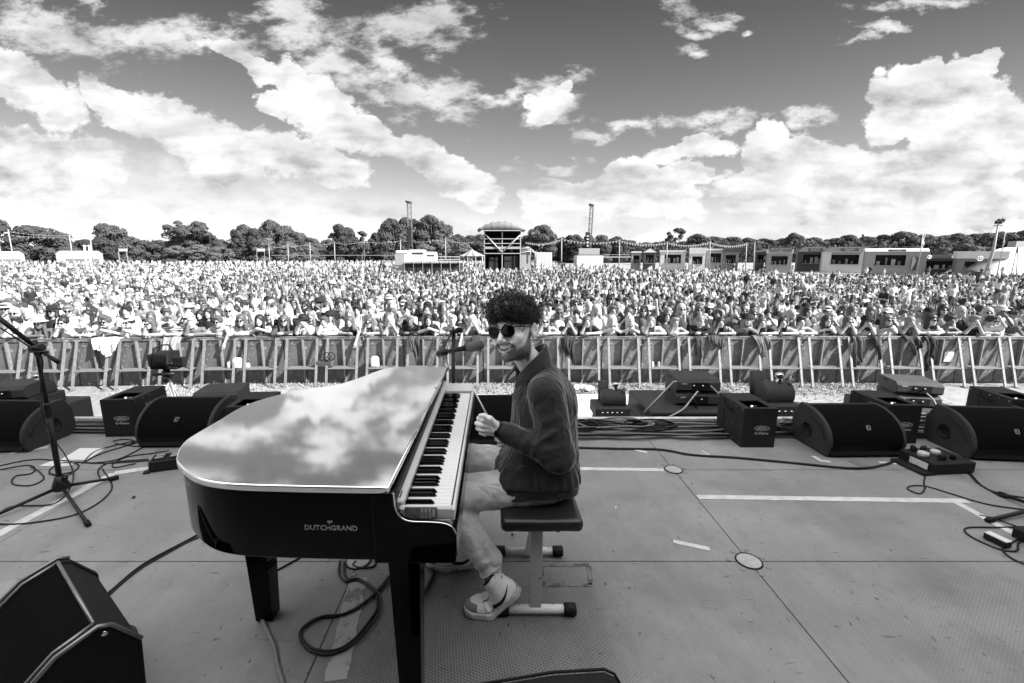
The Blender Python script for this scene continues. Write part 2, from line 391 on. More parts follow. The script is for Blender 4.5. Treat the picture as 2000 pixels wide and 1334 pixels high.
# deck boards with a brushed plywood face, a pressed hexagonal grip and dark joints
def deck_mat():
    m = bpy.data.materials.new('deck_plywood'); m.use_nodes = True; k = N(m.node_tree); b = m.node_tree.nodes['Principled BSDF']
    P = k.n('ShaderNodeNewGeometry').outputs['Position']; x, y, z = k.sep(P)
    base = k.lin(k.noise(P, .9, 4, .6), .25, .75, .175, .30)
    streak = k.noise(k.mapp(P, rot=(0, 0, R(6)), sc=(11, .9, 1)), 3.2, 7, .7)
    st = k.lin(streak, .3, .7, .90, 1.09)
    fine = k.lin(k.noise(k.mapp(P, rot=(0, 0, R(6)), sc=(60, 5, 1)), 4, 5, .75), .25, .75, .84, 1.14)
    spk = k.ss(k.noise(k.mapp(P, rot=(0, 0, R(6)), sc=(2.2, .9, 1)), 21, 3, .5), .685, .72)
    scuff = k.ss(k.noise(k.mapp(P, rot=(0, 0, R(14)), sc=(7, .8, 1)), 6, 8, .8), .64, .72)
    grime = k.ss(k.noise(P, 1.7, 7, .66), .44, .68)
    v = k.m('MULTIPLY', k.m('MULTIPLY', base, st), fine)
    marks = k.ss(k.noise(k.mapp(P, rot=(0, 0, R(-35)), sc=(1.5, 7, 1)), 7, 4, .6, dist=.6), .655, .69); blot = k.ss(k.noise(P, 5.5, 5, .6), .56, .72)
    v = k.mix(k.m('MULTIPLY', spk, .85), v, .035); v = k.mix(k.m('MULTIPLY', scuff, .6), v, .10); v = k.mix(k.m('MULTIPLY', marks, .7), v, .06); v = k.mix(k.m('MULTIPLY', blot, .30), v, .13); v = k.mix(k.m('MULTIPLY', grime, .5), v, .13)
    # hexagon grip: sum of three plane waves
    fr = 2*PI/.0118; hx = None
    for a in (8, 68, 128):
        d = k.m('ADD', k.m('MULTIPLY', x, math.cos(R(a))*fr), k.m('MULTIPLY', y, math.sin(R(a))*fr)); c = k.m('COSINE', d); hx = c if hx is None else k.m('ADD', hx, c)
    line = k.ss(hx, -.35, -1.0)
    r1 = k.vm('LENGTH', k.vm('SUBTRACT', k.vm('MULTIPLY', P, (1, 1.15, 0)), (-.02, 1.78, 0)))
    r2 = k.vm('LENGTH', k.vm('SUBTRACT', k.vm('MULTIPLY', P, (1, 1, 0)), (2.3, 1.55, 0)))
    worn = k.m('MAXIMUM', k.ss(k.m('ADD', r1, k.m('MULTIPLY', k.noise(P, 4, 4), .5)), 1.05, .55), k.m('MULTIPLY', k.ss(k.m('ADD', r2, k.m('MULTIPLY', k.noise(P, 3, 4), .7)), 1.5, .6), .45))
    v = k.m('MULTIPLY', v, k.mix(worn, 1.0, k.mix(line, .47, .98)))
    v = k.m('MULTIPLY', v, k.mix(worn, 1.0, .80))  # hex zones by the bench and at right, darker overall
    # joints
    def near(c, pos, wd): return k.ss(k.m('ABSOLUTE', k.m('ADD', k.m('SUBTRACT', c, pos), k.m('MULTIPLY', k.m('SUBTRACT', k.noise(P, 25, 3), .5), .002))), wd, wd*.35)
    j = None
    for c, p_, wd in ((y, 2.063, .0045), (y, 3.063, .0045), (y, 1.063, .0045), (x, 1.30, .0042), (x, -.70, .0045), (x, -2.7, .003), (x, 3.3, .003)):
        jj = near(c, p_, wd); j = jj if j is None else k.m('MAXIMUM', j, jj)
    v = k.mix(j, v, .008)
    c = k.n('ShaderNodeCombineColor')
    for i in range(3): k.l(v, c.inputs[i])
    k.l(c.outputs[0], b.inputs['Base Color'])
    b.inputs['Specular IOR Level'].default_value = .35; k.l(k.lin(streak, .3, .7, .38, .62), b.inputs['Roughness'])
    bn = k.n('ShaderNodeBump'); bn.inputs['Strength'].default_value = .35; bn.inputs['Distance'].default_value = .0012
    k.l(k.m('ADD', k.m('MULTIPLY', k.noise(k.mapp(P, rot=(0, 0, R(6)), sc=(300, 30, 30)), 3, 4, .7), .8), k.m('SUBTRACT', k.m('MULTIPLY', k.m('MULTIPLY', line, worn), .5), k.m('MULTIPLY', j, 2))), bn.inputs['Height'])
    k.l(bn.outputs[0], b.inputs['Normal'])
    return m
LIPY = 4.10
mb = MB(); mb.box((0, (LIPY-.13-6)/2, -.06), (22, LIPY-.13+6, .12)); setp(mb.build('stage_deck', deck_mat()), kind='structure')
mb = MB(); mb.box((0, LIPY-.075, -.075), (22, .108, .12)); mb.box((0, LIPY-.06, -1.0), (22, .03, 1.6)); setp(mb.build('stage_front_gap', M_rub), kind='structure')
mb = MB(); mb.box((0, LIPY, -.012), (22, .042, .06), bev=.006); mb.box((0, LIPY-.034, -.022), (22, .018, .045)); setp(mb.build('stage_edge_rail', M_alu), kind='structure')
# stage roof and back drape, plus added light blocks (behind and above the camera)
M_roof = mat('roof_sheet', .62, .8, bump=.2, bscale=2); M_roof.node_tree.nodes['Principled BSDF'].inputs['Transmission Weight'].default_value = 0
rk = N(M_roof.node_tree); tr_ = rk.n('ShaderNodeBsdfTranslucent'); tr_.inputs[0].default_value = (.92,)*3+(1,); mx_ = rk.n('ShaderNodeMixShader'); mx_.inputs[0].default_value = .95  # strong translucency added so the unseen roof lights the deck
ro_ = [x for x in M_roof.node_tree.nodes if x.type == 'OUTPUT_MATERIAL'][0]; rk.l(M_roof.node_tree.nodes['Principled BSDF'].outputs[0], mx_.inputs[1]); rk.l(tr_.outputs[0], mx_.inputs[2]); rk.l(mx_.outputs[0], ro_.inputs[0]); M_drape = mat('stage_drape', .02, .9, bump=.3, bscale=6, stretch=(4, 4, .2))
mb = MB(); mb.quad((-8.2, -5.6, 5.7), (8.2, -5.6, 5.7), (8.2, 4.2, 5.7), (-8.2, 4.2, 5.7)); setp(mb.build('stage_roof', M_roof), kind='structure')
for i in range(5):
    mb = MB(); y = -5+i*2.25
    for zz in (5.25, 5.6): mb.cyl((-8, y, zz), (8, y, zz), .03, 8)
    for k_ in range(33): mb.cyl((-8+k_*.5, y, 5.25 if k_ % 2 else 5.6), (-7.5+k_*.5, y, 5.6 if k_ % 2 else 5.25), .014, 6) if k_ < 32 else None
    setp(mb.build('roof_truss', M_alu), kind='structure')
mb = MB(); mb.quad((-8.2, -5.55, 5.1), (8.2, -5.55, 5.1), (8.2, -1.4, 5.1), (-8.2, -1.4, 5.1)); setp(mb.build('rear_light_block', M_drape), kind='structure')  # added black sheet, unseen, keeps roof light off the rear deck
mb = MB(); mb.box((0, -5.6, 2.5), (17, .08, 6.4)); setp(mb.build('stage_back_drape', M_drape), kind='structure')
mb = MB(); mb.box((8.2, -1.3, 1.95), (.08, 8.7, 7.5)); setp(mb.build('side_sun_block', M_drape), kind='structure')  # added and unseen, sized to keep the sun off the deck
# field
def field_mat():
    m = bpy.data.materials.new('trampled_grass'); m.use_nodes = True; k = N(m.node_tree); b = m.node_tree.nodes['Principled BSDF']
    P = k.n('ShaderNodeNewGeometry').outputs['Position']
    v = k.lin(k.noise(P, .35, 6, .65), .3, .7, .24, .38)
    v = k.m('MULTIPLY', v, k.lin(k.noise(P, 9, 6, .75), .3, .7, .6, 1.25))
    v = k.m('MULTIPLY', v, k.lin(k.noise(P, 60, 3, .7), .3, .7, .7, 1.2))
    c = k.n('ShaderNodeCombineColor')
    for i in range(3): k.l(v, c.inputs[i])
    k.l(c.outputs[0], b.inputs['Base Color']); b.inputs['Roughness'].default_value = .9; b.inputs['Specular IOR Level'].default_value = .1
    bn = k.n('ShaderNodeBump'); bn.inputs['Strength'].default_value = .8; bn.inputs['Distance'].default_value = .04; k.l(k.noise(P, 30, 5, .7), bn.inputs['Height']); k.l(bn.outputs[0], b.inputs['Normal'])
    return m
mb = MB(); mb.quad((-900, -60, GZ), (900, -60, GZ), (900, 1500, GZ), (-900, 1500, GZ)); setp(mb.build('grass_field', field_mat()), kind='structure')
M_track = mat('trackway', .50, .75, var=.22, vscale=5, bump=.4, bscale=40, stretch=(1, 3, 1))
mb = MB(); mb.box((0.6, 8.1, GZ+.012), (10.8, 5.0, .024)); setp(mb.build('pit_trackway', M_track), kind='structure')
mb = MB()
for i in range(-4, 7): mb.box((i*.98+.1, 8.1, GZ+.027), (.012, 5.0, .004))
setp(mb.build('trackway_joints', mat('joint', .12, .8)), kind='structure')
# tufts at the barrier foot: nobody could count the grass
rg = random.Random(5); mb = MB()
def tuft(mb, x, y, hgt):
    for q_ in range(3):
        a = rg.uniform(0, PI); w_ = .012; h_ = hgt*rg.uniform(.6, 1.3); dx, dy = math.cos(a)*w_, math.sin(a)*w_; lx, ly = rg.uniform(-.04, .04), rg.uniform(-.04, .04)
        mb.add([(x-dx, y-dy, GZ), (x+dx, y+dy, GZ), (x+lx, y+ly, GZ+h_)], [(0, 1, 2)])
for i in range(9000):
    x = rg.uniform(-9.5, 10.5); y = rg.uniform(10.6, 12) if rg.random() < .7 or x < 5.9 else rg.uniform(7, 12)
    tuft(mb, x, y, .05)
setp(mb.build('grass', mat('grass_blades', .30, .8, var=.4, vscale=6)), label='short trampled grass along the foot of the crowd barrier', cat='grass', kind='stuff')
# deck discs (leg socket covers), tapes
M_boltcap = mat('bolt_cap', .2, .5)
def disc(x, y, kind):
    t = thing('floor_socket', kind, 'floor socket', (x, y, 0), group='round socket covers let into the stage deck')
    m_ = MB(); m_.lathe([(.058, .002), (.058, .005), (.05, .006)], (x, y, 0), 36); m_.build('cover', mat('socket_cover', .34, .5, var=.2, vscale=30), t)
    m_ = MB(); m_.tube([(x+.061*math.cos(a*PI/24), y+.061*math.sin(a*PI/24), .003) for a in range(48)], .0042, 5, closed=True); m_.build('ring', M_rub, t)
    for a in range(7):
        m_ = MB(); r_ = .088+.010*(a % 2); m_.lathe([(.013, .001), (.013, .003), (.009, .0035), (.004, .002)], (x+r_*math.cos(a*.9+.3), y+r_*math.sin(a*.9+.3), 0), 14); m_.build('bolt_cap', M_boltcap, t)
disc(1.30, 3.063, 'round deck socket cover straddling the joint beyond the bench, near the cables')
disc(1.30, 2.063, 'round pale deck socket cover nearest the right foreground, ringed by bolt caps')
disc(-.70, 2.063, 'round deck socket cover half hidden under the piano belly')
def tape(pts, wd, label, z=.003, m_=None, grp='strips of tape stuck to the stage deck', jag=0):
    a, b = Vector(pts[0]), Vector(pts[1]); d = (b-a).normalized(); n_ = Vector((-d.y, d.x, 0)); V = []; k_ = 24
    for i in range(k_+1):
        c = a+(b-a)*i/k_
        V += [c+n_*(wd/2+rg.uniform(-jag, jag)), c-n_*(wd/2+rg.uniform(-jag, jag))]
    V = [(p.x, p.y, z) for p in V]
    V = V+[(p[0], p[1], z-.0028) for p in V]; F = [(2*i, 2*i+1, 2*i+3, 2*i+2) for i in range(k_)]
    o_ = 2*(k_+1); F += [(2*i, 2*i+2, o_+2*i+2, o_+2*i) for i in range(k_)]+[(2*i+3, 2*i+1, o_+2*i+1, o_+2*i+3) for i in range(k_)]
    mm = MB(); mm.add(V, F); return setp(mm.build('floor_tape', m_ or M_tape), label, 'tape', grp)
tape((at(1363, 971), at(1890, 979)), .05, 'long white tape line across the deck right of the bench', jag=.0015)
tape((at(1868, 982), at(2040, 1075)), .046, 'white tape line running off diagonally towards the right edge', z=.0036, jag=.0015)
tape((at(1132, 916), at(1296, 918)), .045, 'white tape strip behind the bench, along the far deck joint', jag=.001)
tape((at(1315, 1058), at(1386, 1073)), .032, 'short slanted white tape scrap on open deck right of the bench', jag=.001)
tape((at(1240, 879), at(1264, 884)), .03, 'tiny white tape mark beside the long black cable', jag=.001)
tape((at(1366, 888), at(1386, 889)), .014, 'short flat leg of a white tape corner mark beyond the long cable')
tape((at(1370, 881), at(1386, 889)), .014, 'upright leg of a white tape corner mark beyond the long cable', z=.0037)
tape((at(1588, 891), at(1606, 902)), .03, 'white tape corner at the front left foot of a stage monitor')
tape((at(1602, 901), at(1622, 902)), .026, 'white tape tab under the left stage monitor of the right pair', z=.0038)
tape((at(1716, 903), at(1750, 906)), .028, 'white tape tab at the right foot of the left monitor of the right pair')
tape((at(1663, 900), at(1697, 914)), .07, 'grey tape patch in front of the left monitor of the right pair', m_=M_grey)
tape((at(20, 885), at(95, 873)), .05, 'white tape along the foot of the far left stage monitor')
tape((at(-30, 1058), at(222, 925)), .065, 'wide white tape line crossing the deck under the tripod mic stand', jag=.003)
tape((at(222, 925), at(290, 915)), .065, 'white tape end reaching the black power box by the piano', z=.0037, jag=.002)
tape((at(655, 1330), at(700, 1130)), .085, 'dark worn tape strip along the deck joint under the piano', m_=mat('worn_tape', .17, .7, wear=.9, wv=.34, var=.3, vscale=12), jag=.003)
for a_, b_, l_ in (((1056, 1106), (1062, 1143), 'left side'), ((1060, 1143), (1156, 1143), 'lower side'), ((1150, 1106), (1154, 1143), 'right side'), ((1058, 1104), (1150, 1104), 'upper side')):
    tape((at(*a_), at(*b_)), .022, f'worn dark tape residue, {l_} of the rectangle right of the bench', m_=M_dtape, z=.0025, jag=.004)
def sheet(c4, label):
    mm = MB(); P4 = [at(*c) for c in c4]; mm.add([(p.x, p.y, .004) for p in P4]+[(p.x, p.y, .0012) for p in P4], [(0, 1, 2, 3), (0, 4, 5, 1), (1, 5, 6, 2), (2, 6, 7, 3), (3, 7, 4, 0)])
    return setp(mm.build('paper_sheet', mat('paper', .66, .7, var=.06), fixn=True), label, 'paper')
sheet([(118, 899), (170, 899), (206, 876), (156, 876)], 'white paper sheet on the deck in front of the left flame box')
sheet([(76, 911), (138, 911), (150, 901), (104, 900)], 'smaller white paper sheet lying nearer the mic stand, under cables')
for i, (px, py, l_) in enumerate(((261, 973, 'small dark scrap on the deck left of the piano'), (1001, 1046, 'small dark scrap under the bench'), (1203, 993, 'tiny white fleck right of the bench'))):
    p = at(px, py); mm = MB(); r_ = .012
    mm.add([(p.x+r_*math.cos(a*1.05)*rg.uniform(.5, 1.2), p.y+r_*math.sin(a*1.05)*rg.uniform(.5, 1.2), .002+rg.uniform(0, .01)) for a in range(6)]+[(p.x, p.y, .016)], [(a, (a+1) % 6, 6) for a in range(6)])
    setp(mm.build('litter_scrap', M_wht if i == 2 else M_blk), l_, 'litter')
# ================================================================== PIANO
LH = .90
ol = [(875,716.6),(820,716),(781,716),(755,719),(732,726),(700,738),(657,751),(592,760),(527,775),(482,790),(456,803),(430,819),(397,838),(365,858),(349,877),(344,897),(352,910),(371,926),(397,937),(440,944),(495,947),(576,949),(657,950.6),(758,952)]
lid = [at(px, py, LH).xy for px, py in ol]
sp = smooth_path([(p.x, p.y, 0) for p in lid], 5)
lid2 = [(p.x, p.y) for p in sp]
def inset(poly, d):
    n = len(poly); out = []
    for i in range(n):
        a, b, c = Vector(poly[i-1]), Vector(poly[i]), Vector(poly[(i+1) % n]); t1 = (b-a).normalized() if (b-a).length > 1e-7 else Vector((1, 0)); t2 = (c-b).normalized() if (c-b).length > 1e-7 else t1
        n1 = Vector((-t1.y, t1.x)); n2 = Vector((-t2.y, t2.x)); nn = (n1+n2).normalized(); k_ = d/max(.5, nn.dot(n1)); out.append(tuple(b+nn*k_))
    return out
pianol = thing('grand_piano', 'glossy black shell grand piano with white keyboard, lid mirroring the clouds', 'piano', (-.6, 1.85, 0))
M_lid = mat('lid_lacquer', .90, .05, metal=.92, bump=.02, bscale=5, var=.03)  # black lacquer given a bright metal base to lift the sky reflection
def rounded(mb, poly, z0, z1, r, mi=0, rb=None):
    "plate with rounded upper and lower edges"
    n = len(poly); rows = []; rb = r if rb is None else rb
    for a in range(0, 5): t = a*PI/8; rows.append((inset(poly, rb*(1-math.sin(t))), z0+rb*(1-math.cos(t))))
    for a in range(0, 5): t = a*PI/8; rows.append((inset(poly, r*(1-math.cos(t))), z1-r*(1-math.sin(t))))
    V = [(x, y, z) for pl, z in rows for x, y in pl]; m_ = len(rows)
    F = [(k_*n+i, k_*n+(i+1) % n, (k_+1)*n+(i+1) % n, (k_+1)*n+i) for k_ in range(m_-1) for i in range(n)]
    mb.add(V, F, mi, True); mb.add(V, [tuple(range(n))[::-1]], mi); mb.add(V, [tuple((m_-1)*n+i for i in range(n))], mi)
ccw = lid2 if sum(a[0]*b[1]-b[0]*a[1] for a, b in zip(lid2, lid2[1:]+lid2[:1])) > 0 else lid2[::-1]
m_ = MB(); rounded(m_, ccw, LH-.022, LH, .005); m_.build('lid', M_lid, pianol)
# rim: follows the lid but stops at the keyboard well
KX0, KX1 = -.305, -.115                    # keyboard body from lid edge to front slip
YN, YF = 1.185, 2.545                      # near and far cheeks
body = inset(ccw, .014)
zb = .652
m_ = MB(); rounded(m_, body, zb, LH-.0225, .002, rb=.012); m_.build('case', M_black, pianol)
# cheeks: profile with the double curve, swept through their thickness
def cheek(y0, y1):
    pr = [(KX0-.05, zb), (KX1, zb), (KX1+.003, .70), (KX1+.003, .742), (KX1-.008, .765), (KX1-.03, .778), (KX1-.07, .783), (KX1-.125, .785), (KX1-.15, .793), (KX1-.165, .81), (KX1-.172, .83), (KX1-.175, .86), (KX1-.176, LH-.023), (KX0-.05, LH-.023)]
    m = MB(); V = [(x, y0, z) for x, z in pr]+[(x, y1, z) for x, z in pr]; n = len(pr)
    m.add(V, [(i, (i+1) % n, n+(i+1) % n, n+i) for i in range(n)], 0); m.add(V, [tuple(range(n))[::-1], tuple(range(n, 2*n))], 0)
    return m
o = cheek(YN, YN+.022).build('cheek', M_black, pianol, bevel=.004, fixn=True)
o = cheek(YF-.022, YF).build('cheek', M_black, pianol, bevel=.004, fixn=True)
# bright edge trim along the near cheek curve
pr = [(KX1+.004, .742), (KX1-.008, .766), (KX1-.03, .779), (KX1-.07, .784), (KX1-.125, .786), (KX1-.15, .794), (KX1-.165, .811), (KX1-.172, .83), (KX1-.175, .86), (KX1-.176, LH-.024)]
m_ = MB(); m_.tube(smooth_path([(x, YN+.003, z+.001) for x, z in pr], 4), .0028, 6); m_.build('edge_trim', M_chrome, pianol)
m_ = MB(); m_.box((KX1-.004, (YN+YF)/2, .705), (.012, YF-YN-.05, .098)); m_.box((KX1-.11, (YN+YF)/2, .662), (.20, YF-YN-.05, .012)); m_.build('key_slip', M_black, pianol, bevel=.003)
m_ = MB(); m_.box((-.296, (YN+YF)/2, .78), (.012, YF-YN-.05, .16)); m_.build('well_wall', M_blk, pianol)
# the stage keyboard lying in the well: a thing of its own
KT = .800
kb = thing('stage_keyboard', 'white digital keyboard with 88 keys set into the black piano shell', 'keyboard', (-.21, 1.86, .69))
ky0, ky1 = YN+.03, YF-.03; kx0, kx1 = -.271, -.134
kn, kf = 1.242, 2.372
m_ = MB()
m_.box(((KX0+.02+KX1-.014)/2, (ky0+ky1)/2, .735), (KX1-.014-KX0-.02, ky1-ky0, .088), bev=.004)          # tray
m_.box((-.2045, (ky0+kn)/2-.004, .796), (.162, kn-ky0-.008, .040), bev=.006)                      # near cheek block
m_.box((-.2045, (ky1+kf)/2+.004, .796), (.162, ky1-kf-.008, .040), bev=.006)
m_.box((kx1+.0105, (ky0+ky1)/2, .792), (.009, ky1-ky0, .034), bev=.002)
m_.build('keyboard_case', M_white, kb)
m_ = MB(); m_.box((-.2865, (ky0+ky1)/2, .816), (.029, ky1-ky0-.02, .032), bev=.005, ry=R(6)); m_.build('control_panel', M_white, kb)
m_ = MB()
for i in range(3): m_.box((-.2845, ky0+.028+i*.014, .8345), (.003, .008, .004))
m_.build('panel_marks', M_blk, kb)
m_ = MB()
for i in range(46): m_.box((-.3035, ky0+.05+i*.0285, .842), (.004, .012, .010))
m_.build('knob_row', M_grey, kb)
m_ = MB(); m_.box((kx1-.076, (kn+kf)/2, .772), (.155, kf-kn+.004, .03)); m_.build('key_bed', M_blk, kb)
M_key = mat('key_ivory', .60, .25, spec=.5); nwk = 52; pitch = (kf-kn)/nwk
blackafter = {0, 2, 3, 5, 6}              # a,c,d,f,g in the octave a b c d e f g
wk = MB(); bk = MB()
for i in range(nwk):
    y = kn+(i+.5)*pitch; m_ = MB(); m_.box(((kx0+kx1)/2, y, KT-.010), (kx1-kx0, pitch-.0011, .020), bev=.0008)
    o = m_.build('white_key', M_key, kb)
    if i % 7 in blackafter and i < nwk-1:
        y = kn+(i+1)*pitch; hw = .0055; x0, x1 = kx0+.0, kx0+.086
        V = [(x0, y-hw, KT), (x1, y-hw, KT), (x1, y+hw, KT), (x0, y+hw, KT), (x0, y-hw*.8, KT+.012), (x1-.010, y-hw*.8, KT+.012), (x1-.010, y+hw*.8, KT+.012), (x0, y+hw*.8, KT+.012)]
        m_ = MB(); m_.add(V, [(0, 1, 5, 4), (1, 2, 6, 5), (2, 3, 7, 6), (3, 0, 4, 7), (4, 5, 6, 7)]); m_.build('black_key', M_black, kb)
# sticker on the end block of the keyboard
c = aty(812, 1019, ky0-.001); st = MB(); st.box((-.203, ky0+.0, .772), (.001, .001, .001))
Mst = Matrix.Translation((0, 0, 0))
stk = thing('asset_sticker', 'grey paper hire label stuck on the near end of the keyboard', 'sticker', (-.205, YN-.001, .81))
ys = ky0-.002
m_ = MB(); m_.box((-.218, ys, .800), (.095, .0012, .036)); m_.build('label_sheet', mat('label_grey', .13, .6, var=.5, vscale=120), stk)
m_ = MB()
for i in range(3): m_.box((-.215+i*.0115, ys-.0008, .799), (.0075, .0006, .032))
m_.box((-.1805, ys-.0008, .800), (.0075, .0006, .024)); m_.build('label_fields', mat('label_light', .42, .6), stk)
for i, tx in enumerate(('AAA', 'LIVE', 'KEYS')):
    text(tx, .008, M_blk, frame((-.215+i*.0115, ys-.0013, .796), (0, 0, 1), (-1, 0, 0)), 'label_text', stk, .0002)
text('VL', .022, M_grey, frame((-.243, ys-.0008, .803), (1, 0, 0), (0, 0, 1)), 'label_initials', stk, .0002)
# name on the flank
yn = min(p[1] for p in body)+.001
c = aty(645, 1034, 1.19)
fl = None
def flank_y(x):
    best = [p for p in body if abs(p[0]-x) < .12 and p[1] < 1.4]; a = min(best, key=lambda p: abs(p[0]-x)); return a[1]
x0_, x1_ = c.x-.075, c.x+.075
pa, pb = Vector((x0_, flank_y(x0_), c.z)), Vector((x1_, flank_y(x1_), c.z))
M_name = mat('name_lettering', .36, .4, metal=.2)
nrm = Vector((pb.y-pa.y, -(pb.x-pa.x), 0)).normalized()
oc = (pa+pb)/2+nrm*.0012
text('DUTCHGRAND', .0225, M_name, frame(oc, pb-pa, (0, 0, 1)), 'name_lettering', pianol, .0008)
m_ = MB(); ocx = oc+Vector((-.002, 0, .021)); m_.box(ocx, (.014, .002, .004)); m_.box(ocx+Vector((-.002, 0, -.004)), (.004, .002, .005)); m_.build('name_emblem', M_name, pianol)
# legs: tapered square legs
def leg(cx, cy, lbl=None):
    m = MB(); t, b = .053, .036
    V = [(cx+sx*w_, cy+sy*w_, z) for z, w_ in ((.004, b), (zb-.001, t)) for sx, sy in ((-1, -1), (1, -1), (1, 1), (-1, 1))]
    m.add(V, [(0, 3, 2, 1), (4, 5, 6, 7)]+[(i, (i+1) % 4, 4+(i+1) % 4, 4+i) for i in range(4)]); return m.build('leg', M_black, pianol, bevel=.003)
p = at(524, 1203); leg(p.x, p.y)
leg(-.292, 1.34); leg(-.29, 2.42)
# ================================================================== THE PIANO PLAYER
def skin_mat():
    m = mat('skin', .5, .45, spec=.4); k = N(m.node_tree); b = m.node_tree.nodes['Principled BSDF']
    a = k.n('ShaderNodeAttribute'); a.attribute_name = 'beard'; P = k.n('ShaderNodeNewGeometry').outputs['Position']
    v = k.lin(k.noise(P, 38, 5, .6), .3, .7, .62, .74)
    f = k.m('MULTIPLY', k.ss(k.m('ADD', a.outputs['Fac'], k.m('MULTIPLY', k.m('SUBTRACT', k.noise(P, 260, 4, .7), .5), 1.1)), .15, .95), .80)
    l_ = k.n('ShaderNodeAttribute'); l_.attribute_name = 'lip'
    v = k.mix(k.m('MULTIPLY', l_.outputs['Fac'], .6), v, .20); v = k.mix(f, v, .055)
    c = k.n('ShaderNodeCombineColor')
    for i in range(3): k.l(v, c.inputs[i])
    k.l(c.outputs[0], b.inputs['Base Color'])
    bn = k.n('ShaderNodeBump'); bn.inputs['Strength'].default_value = .35; bn.inputs['Distance'].default_value = .0015; k.l(k.noise(P, 420, 3, .6), bn.inputs['Height']); k.l(bn.outputs[0], b.inputs['Normal'])
    return m
M_skin = skin_mat()
def cloth(name, v, weave=700, wr=.6, var=.12):
    m = mat(name, v, .85, spec=.15); k = N(m.node_tree); b = m.node_tree.nodes['Principled BSDF']
    P = k.n('ShaderNodeNewGeometry').outputs['Position']
    n1 = k.noise(P, 11, 1.5, .4, dist=1.0); n2 = k.noise(k.mapp(P, rot=(.5, .3, .8), sc=(1, 2.6, 1)), 13, 1.2, .4, dist=.9)
    vv = k.m('MULTIPLY', k.m('MULTIPLY', k.lin(n1, .3, .7, 1-var, 1+var), v), k.lin(k.noise(P, 300, 3, .7), .3, .7, .9, 1.1))
    c = k.n('ShaderNodeCombineColor')
    for i in range(3): k.l(vv, c.inputs[i])
    k.l(c.outputs[0], b.inputs['Base Color']); b.inputs['Sheen Weight'].default_value = .45; b.inputs['Sheen Roughness'].default_value = .4
    bn = k.n('ShaderNodeBump'); bn.inputs['Strength'].default_value = wr; bn.inputs['Distance'].default_value = .012
    k.l(k.m('ADD', k.m('ADD', n1, n2), k.m('MULTIPLY', k.noise(P, weave, 2, .5), .04)), bn.inputs['Height']); k.l(bn.outputs[0], b.inputs['Normal'])
    return m
M_jkt = cloth('jacket_cotton', .031, wr=.9); M_pant = cloth('trouser_cotton', .62, wr=1.0); M_shoe = mat('shoe_leather', .80, .5, bump=.2, bscale=200, var=.06); M_sole = mat('shoe_sole', .52, .7, wear=.5, wv=.25, var=.1)
M_hair = mat('dark_hair', .008, .38, spec=.6); M_lens = mat('dark_lens', .002, .05, spec=.3)
man = thing('person', 'smiling piano player on the bench in dark jacket, pale trousers, sunglasses and high-top trainers', 'person', (.2, 1.92, 0))
HC = Vector((.084, 1.90, 1.226)); HR = (Matrix.Rotation(R(-12), 3, 'Y') @ Matrix.Rotation(R(-32), 3, 'Z') @ Matrix.Rotation(R(-9), 3, 'X'))
HS = 1.02; HRn = np.array(HR); HCn = np.array(HC)
def toh(P): return (P-HCn)@HRn/HS
def h2w(p): return HC+HR @ Vector(p)*HS
def head_sdf(Q):
    Q = Q.copy(); side = np.abs(Q[..., 0:1]); Qs = np.concatenate([side, Q[..., 1:]], -1)
    d = ell(Q, (0, .018, .032), (.076, .097, .093))
    d = smin(d, ell(Q, (0, -.030, -.022), (.064, .066, .078)), .03)
    d = smin(d, ell(Q, (0, -.040, -.074), (.050, .050, .040)), .03)
    d = smin(d, ell(Qs, (.044, -.012, -.066), (.016, .032, .030)), .03)
    d = smin(d, ell(Q, (0, -.082, -.100), (.022, .018, .017)), .025)
    d = smin(d, ell(Qs, (.042, -.068, -.026), (.024, .022, .018)), .022)
    d = smin(d, ell(Qs, (.034, -.086, -.040), (.018, .013, .014)), .016)
    d = smin(d, cap(Qs, (0, -.090, .030), (.040, -.080, .026), .012, .009), .014)
    d = smax(d, -ell(Qs, (.032, -.106, .006), (.018, .013, .012)), .012)
    d = smin(d, cap(Q, (0, -.093, .018), (0, -.121, -.026), .0075, .0115), .012)
    d = smin(d, ell(Qs, (.0125, -.109, -.032), (.0085, .010, .0075)), .007)
    d = smax(d, -ell(Qs, (.0065, -.117, -.0395), (.0035, .005, .004)), .003)
    # muzzle, smile and lips
    d = smin(d, ell(Q, (0, -.080, -.062), (.034, .022, .026)), .018)
    for (a, b) in (((0, -.1065, -.0515), (.016, -.1035, -.0515)), ((.016, -.1035, -.0515), (.032, -.0905, -.0455))): d = smin(d, cap(Qs, a, b, .0042, .0030), .006)
    for (a, b) in (((0, -.1015, -.0785), (.016, -.0985, -.0730)), ((.016, -.0985, -.0730), (.032, -.0900, -.0475))): d = smin(d, cap(Qs, a, b, .0052, .0030), .006)
    mz = Q[..., 2]+.0615-.55*np.clip(side[..., 0], 0, .03)**1.15*.9
    mo = np.maximum(np.abs(mz)-(.0125-.24*np.maximum(side[..., 0]-.016, 0)), np.maximum(side[..., 0]-.030, Q[..., 1]+.082))
    d = smax(d, -np.maximum(mo, -(Q[..., 1]+.125)), .003)
    d = smax(d, -cap(Qs, (.019, -.103, -.034), (.042, -.086, -.060), .0025, .0025), .006)          # smile crease
    # ears
    e = ell(Qs, (.0825, .016, -.004), (.0085, .020, .030), (0, 0, -.36)); e = smax(e, -ell(Qs, (.0895, .010, -.001), (.0055, .012, .019), (0, 0, -.36)), .003); e = smin(e, ell(Qs, (.081, .010, -.031), (.007, .009, .010)), .008)
    return smin(d, e, .007)
WR = Vector((.022, 1.752, .842))                      # near wrist
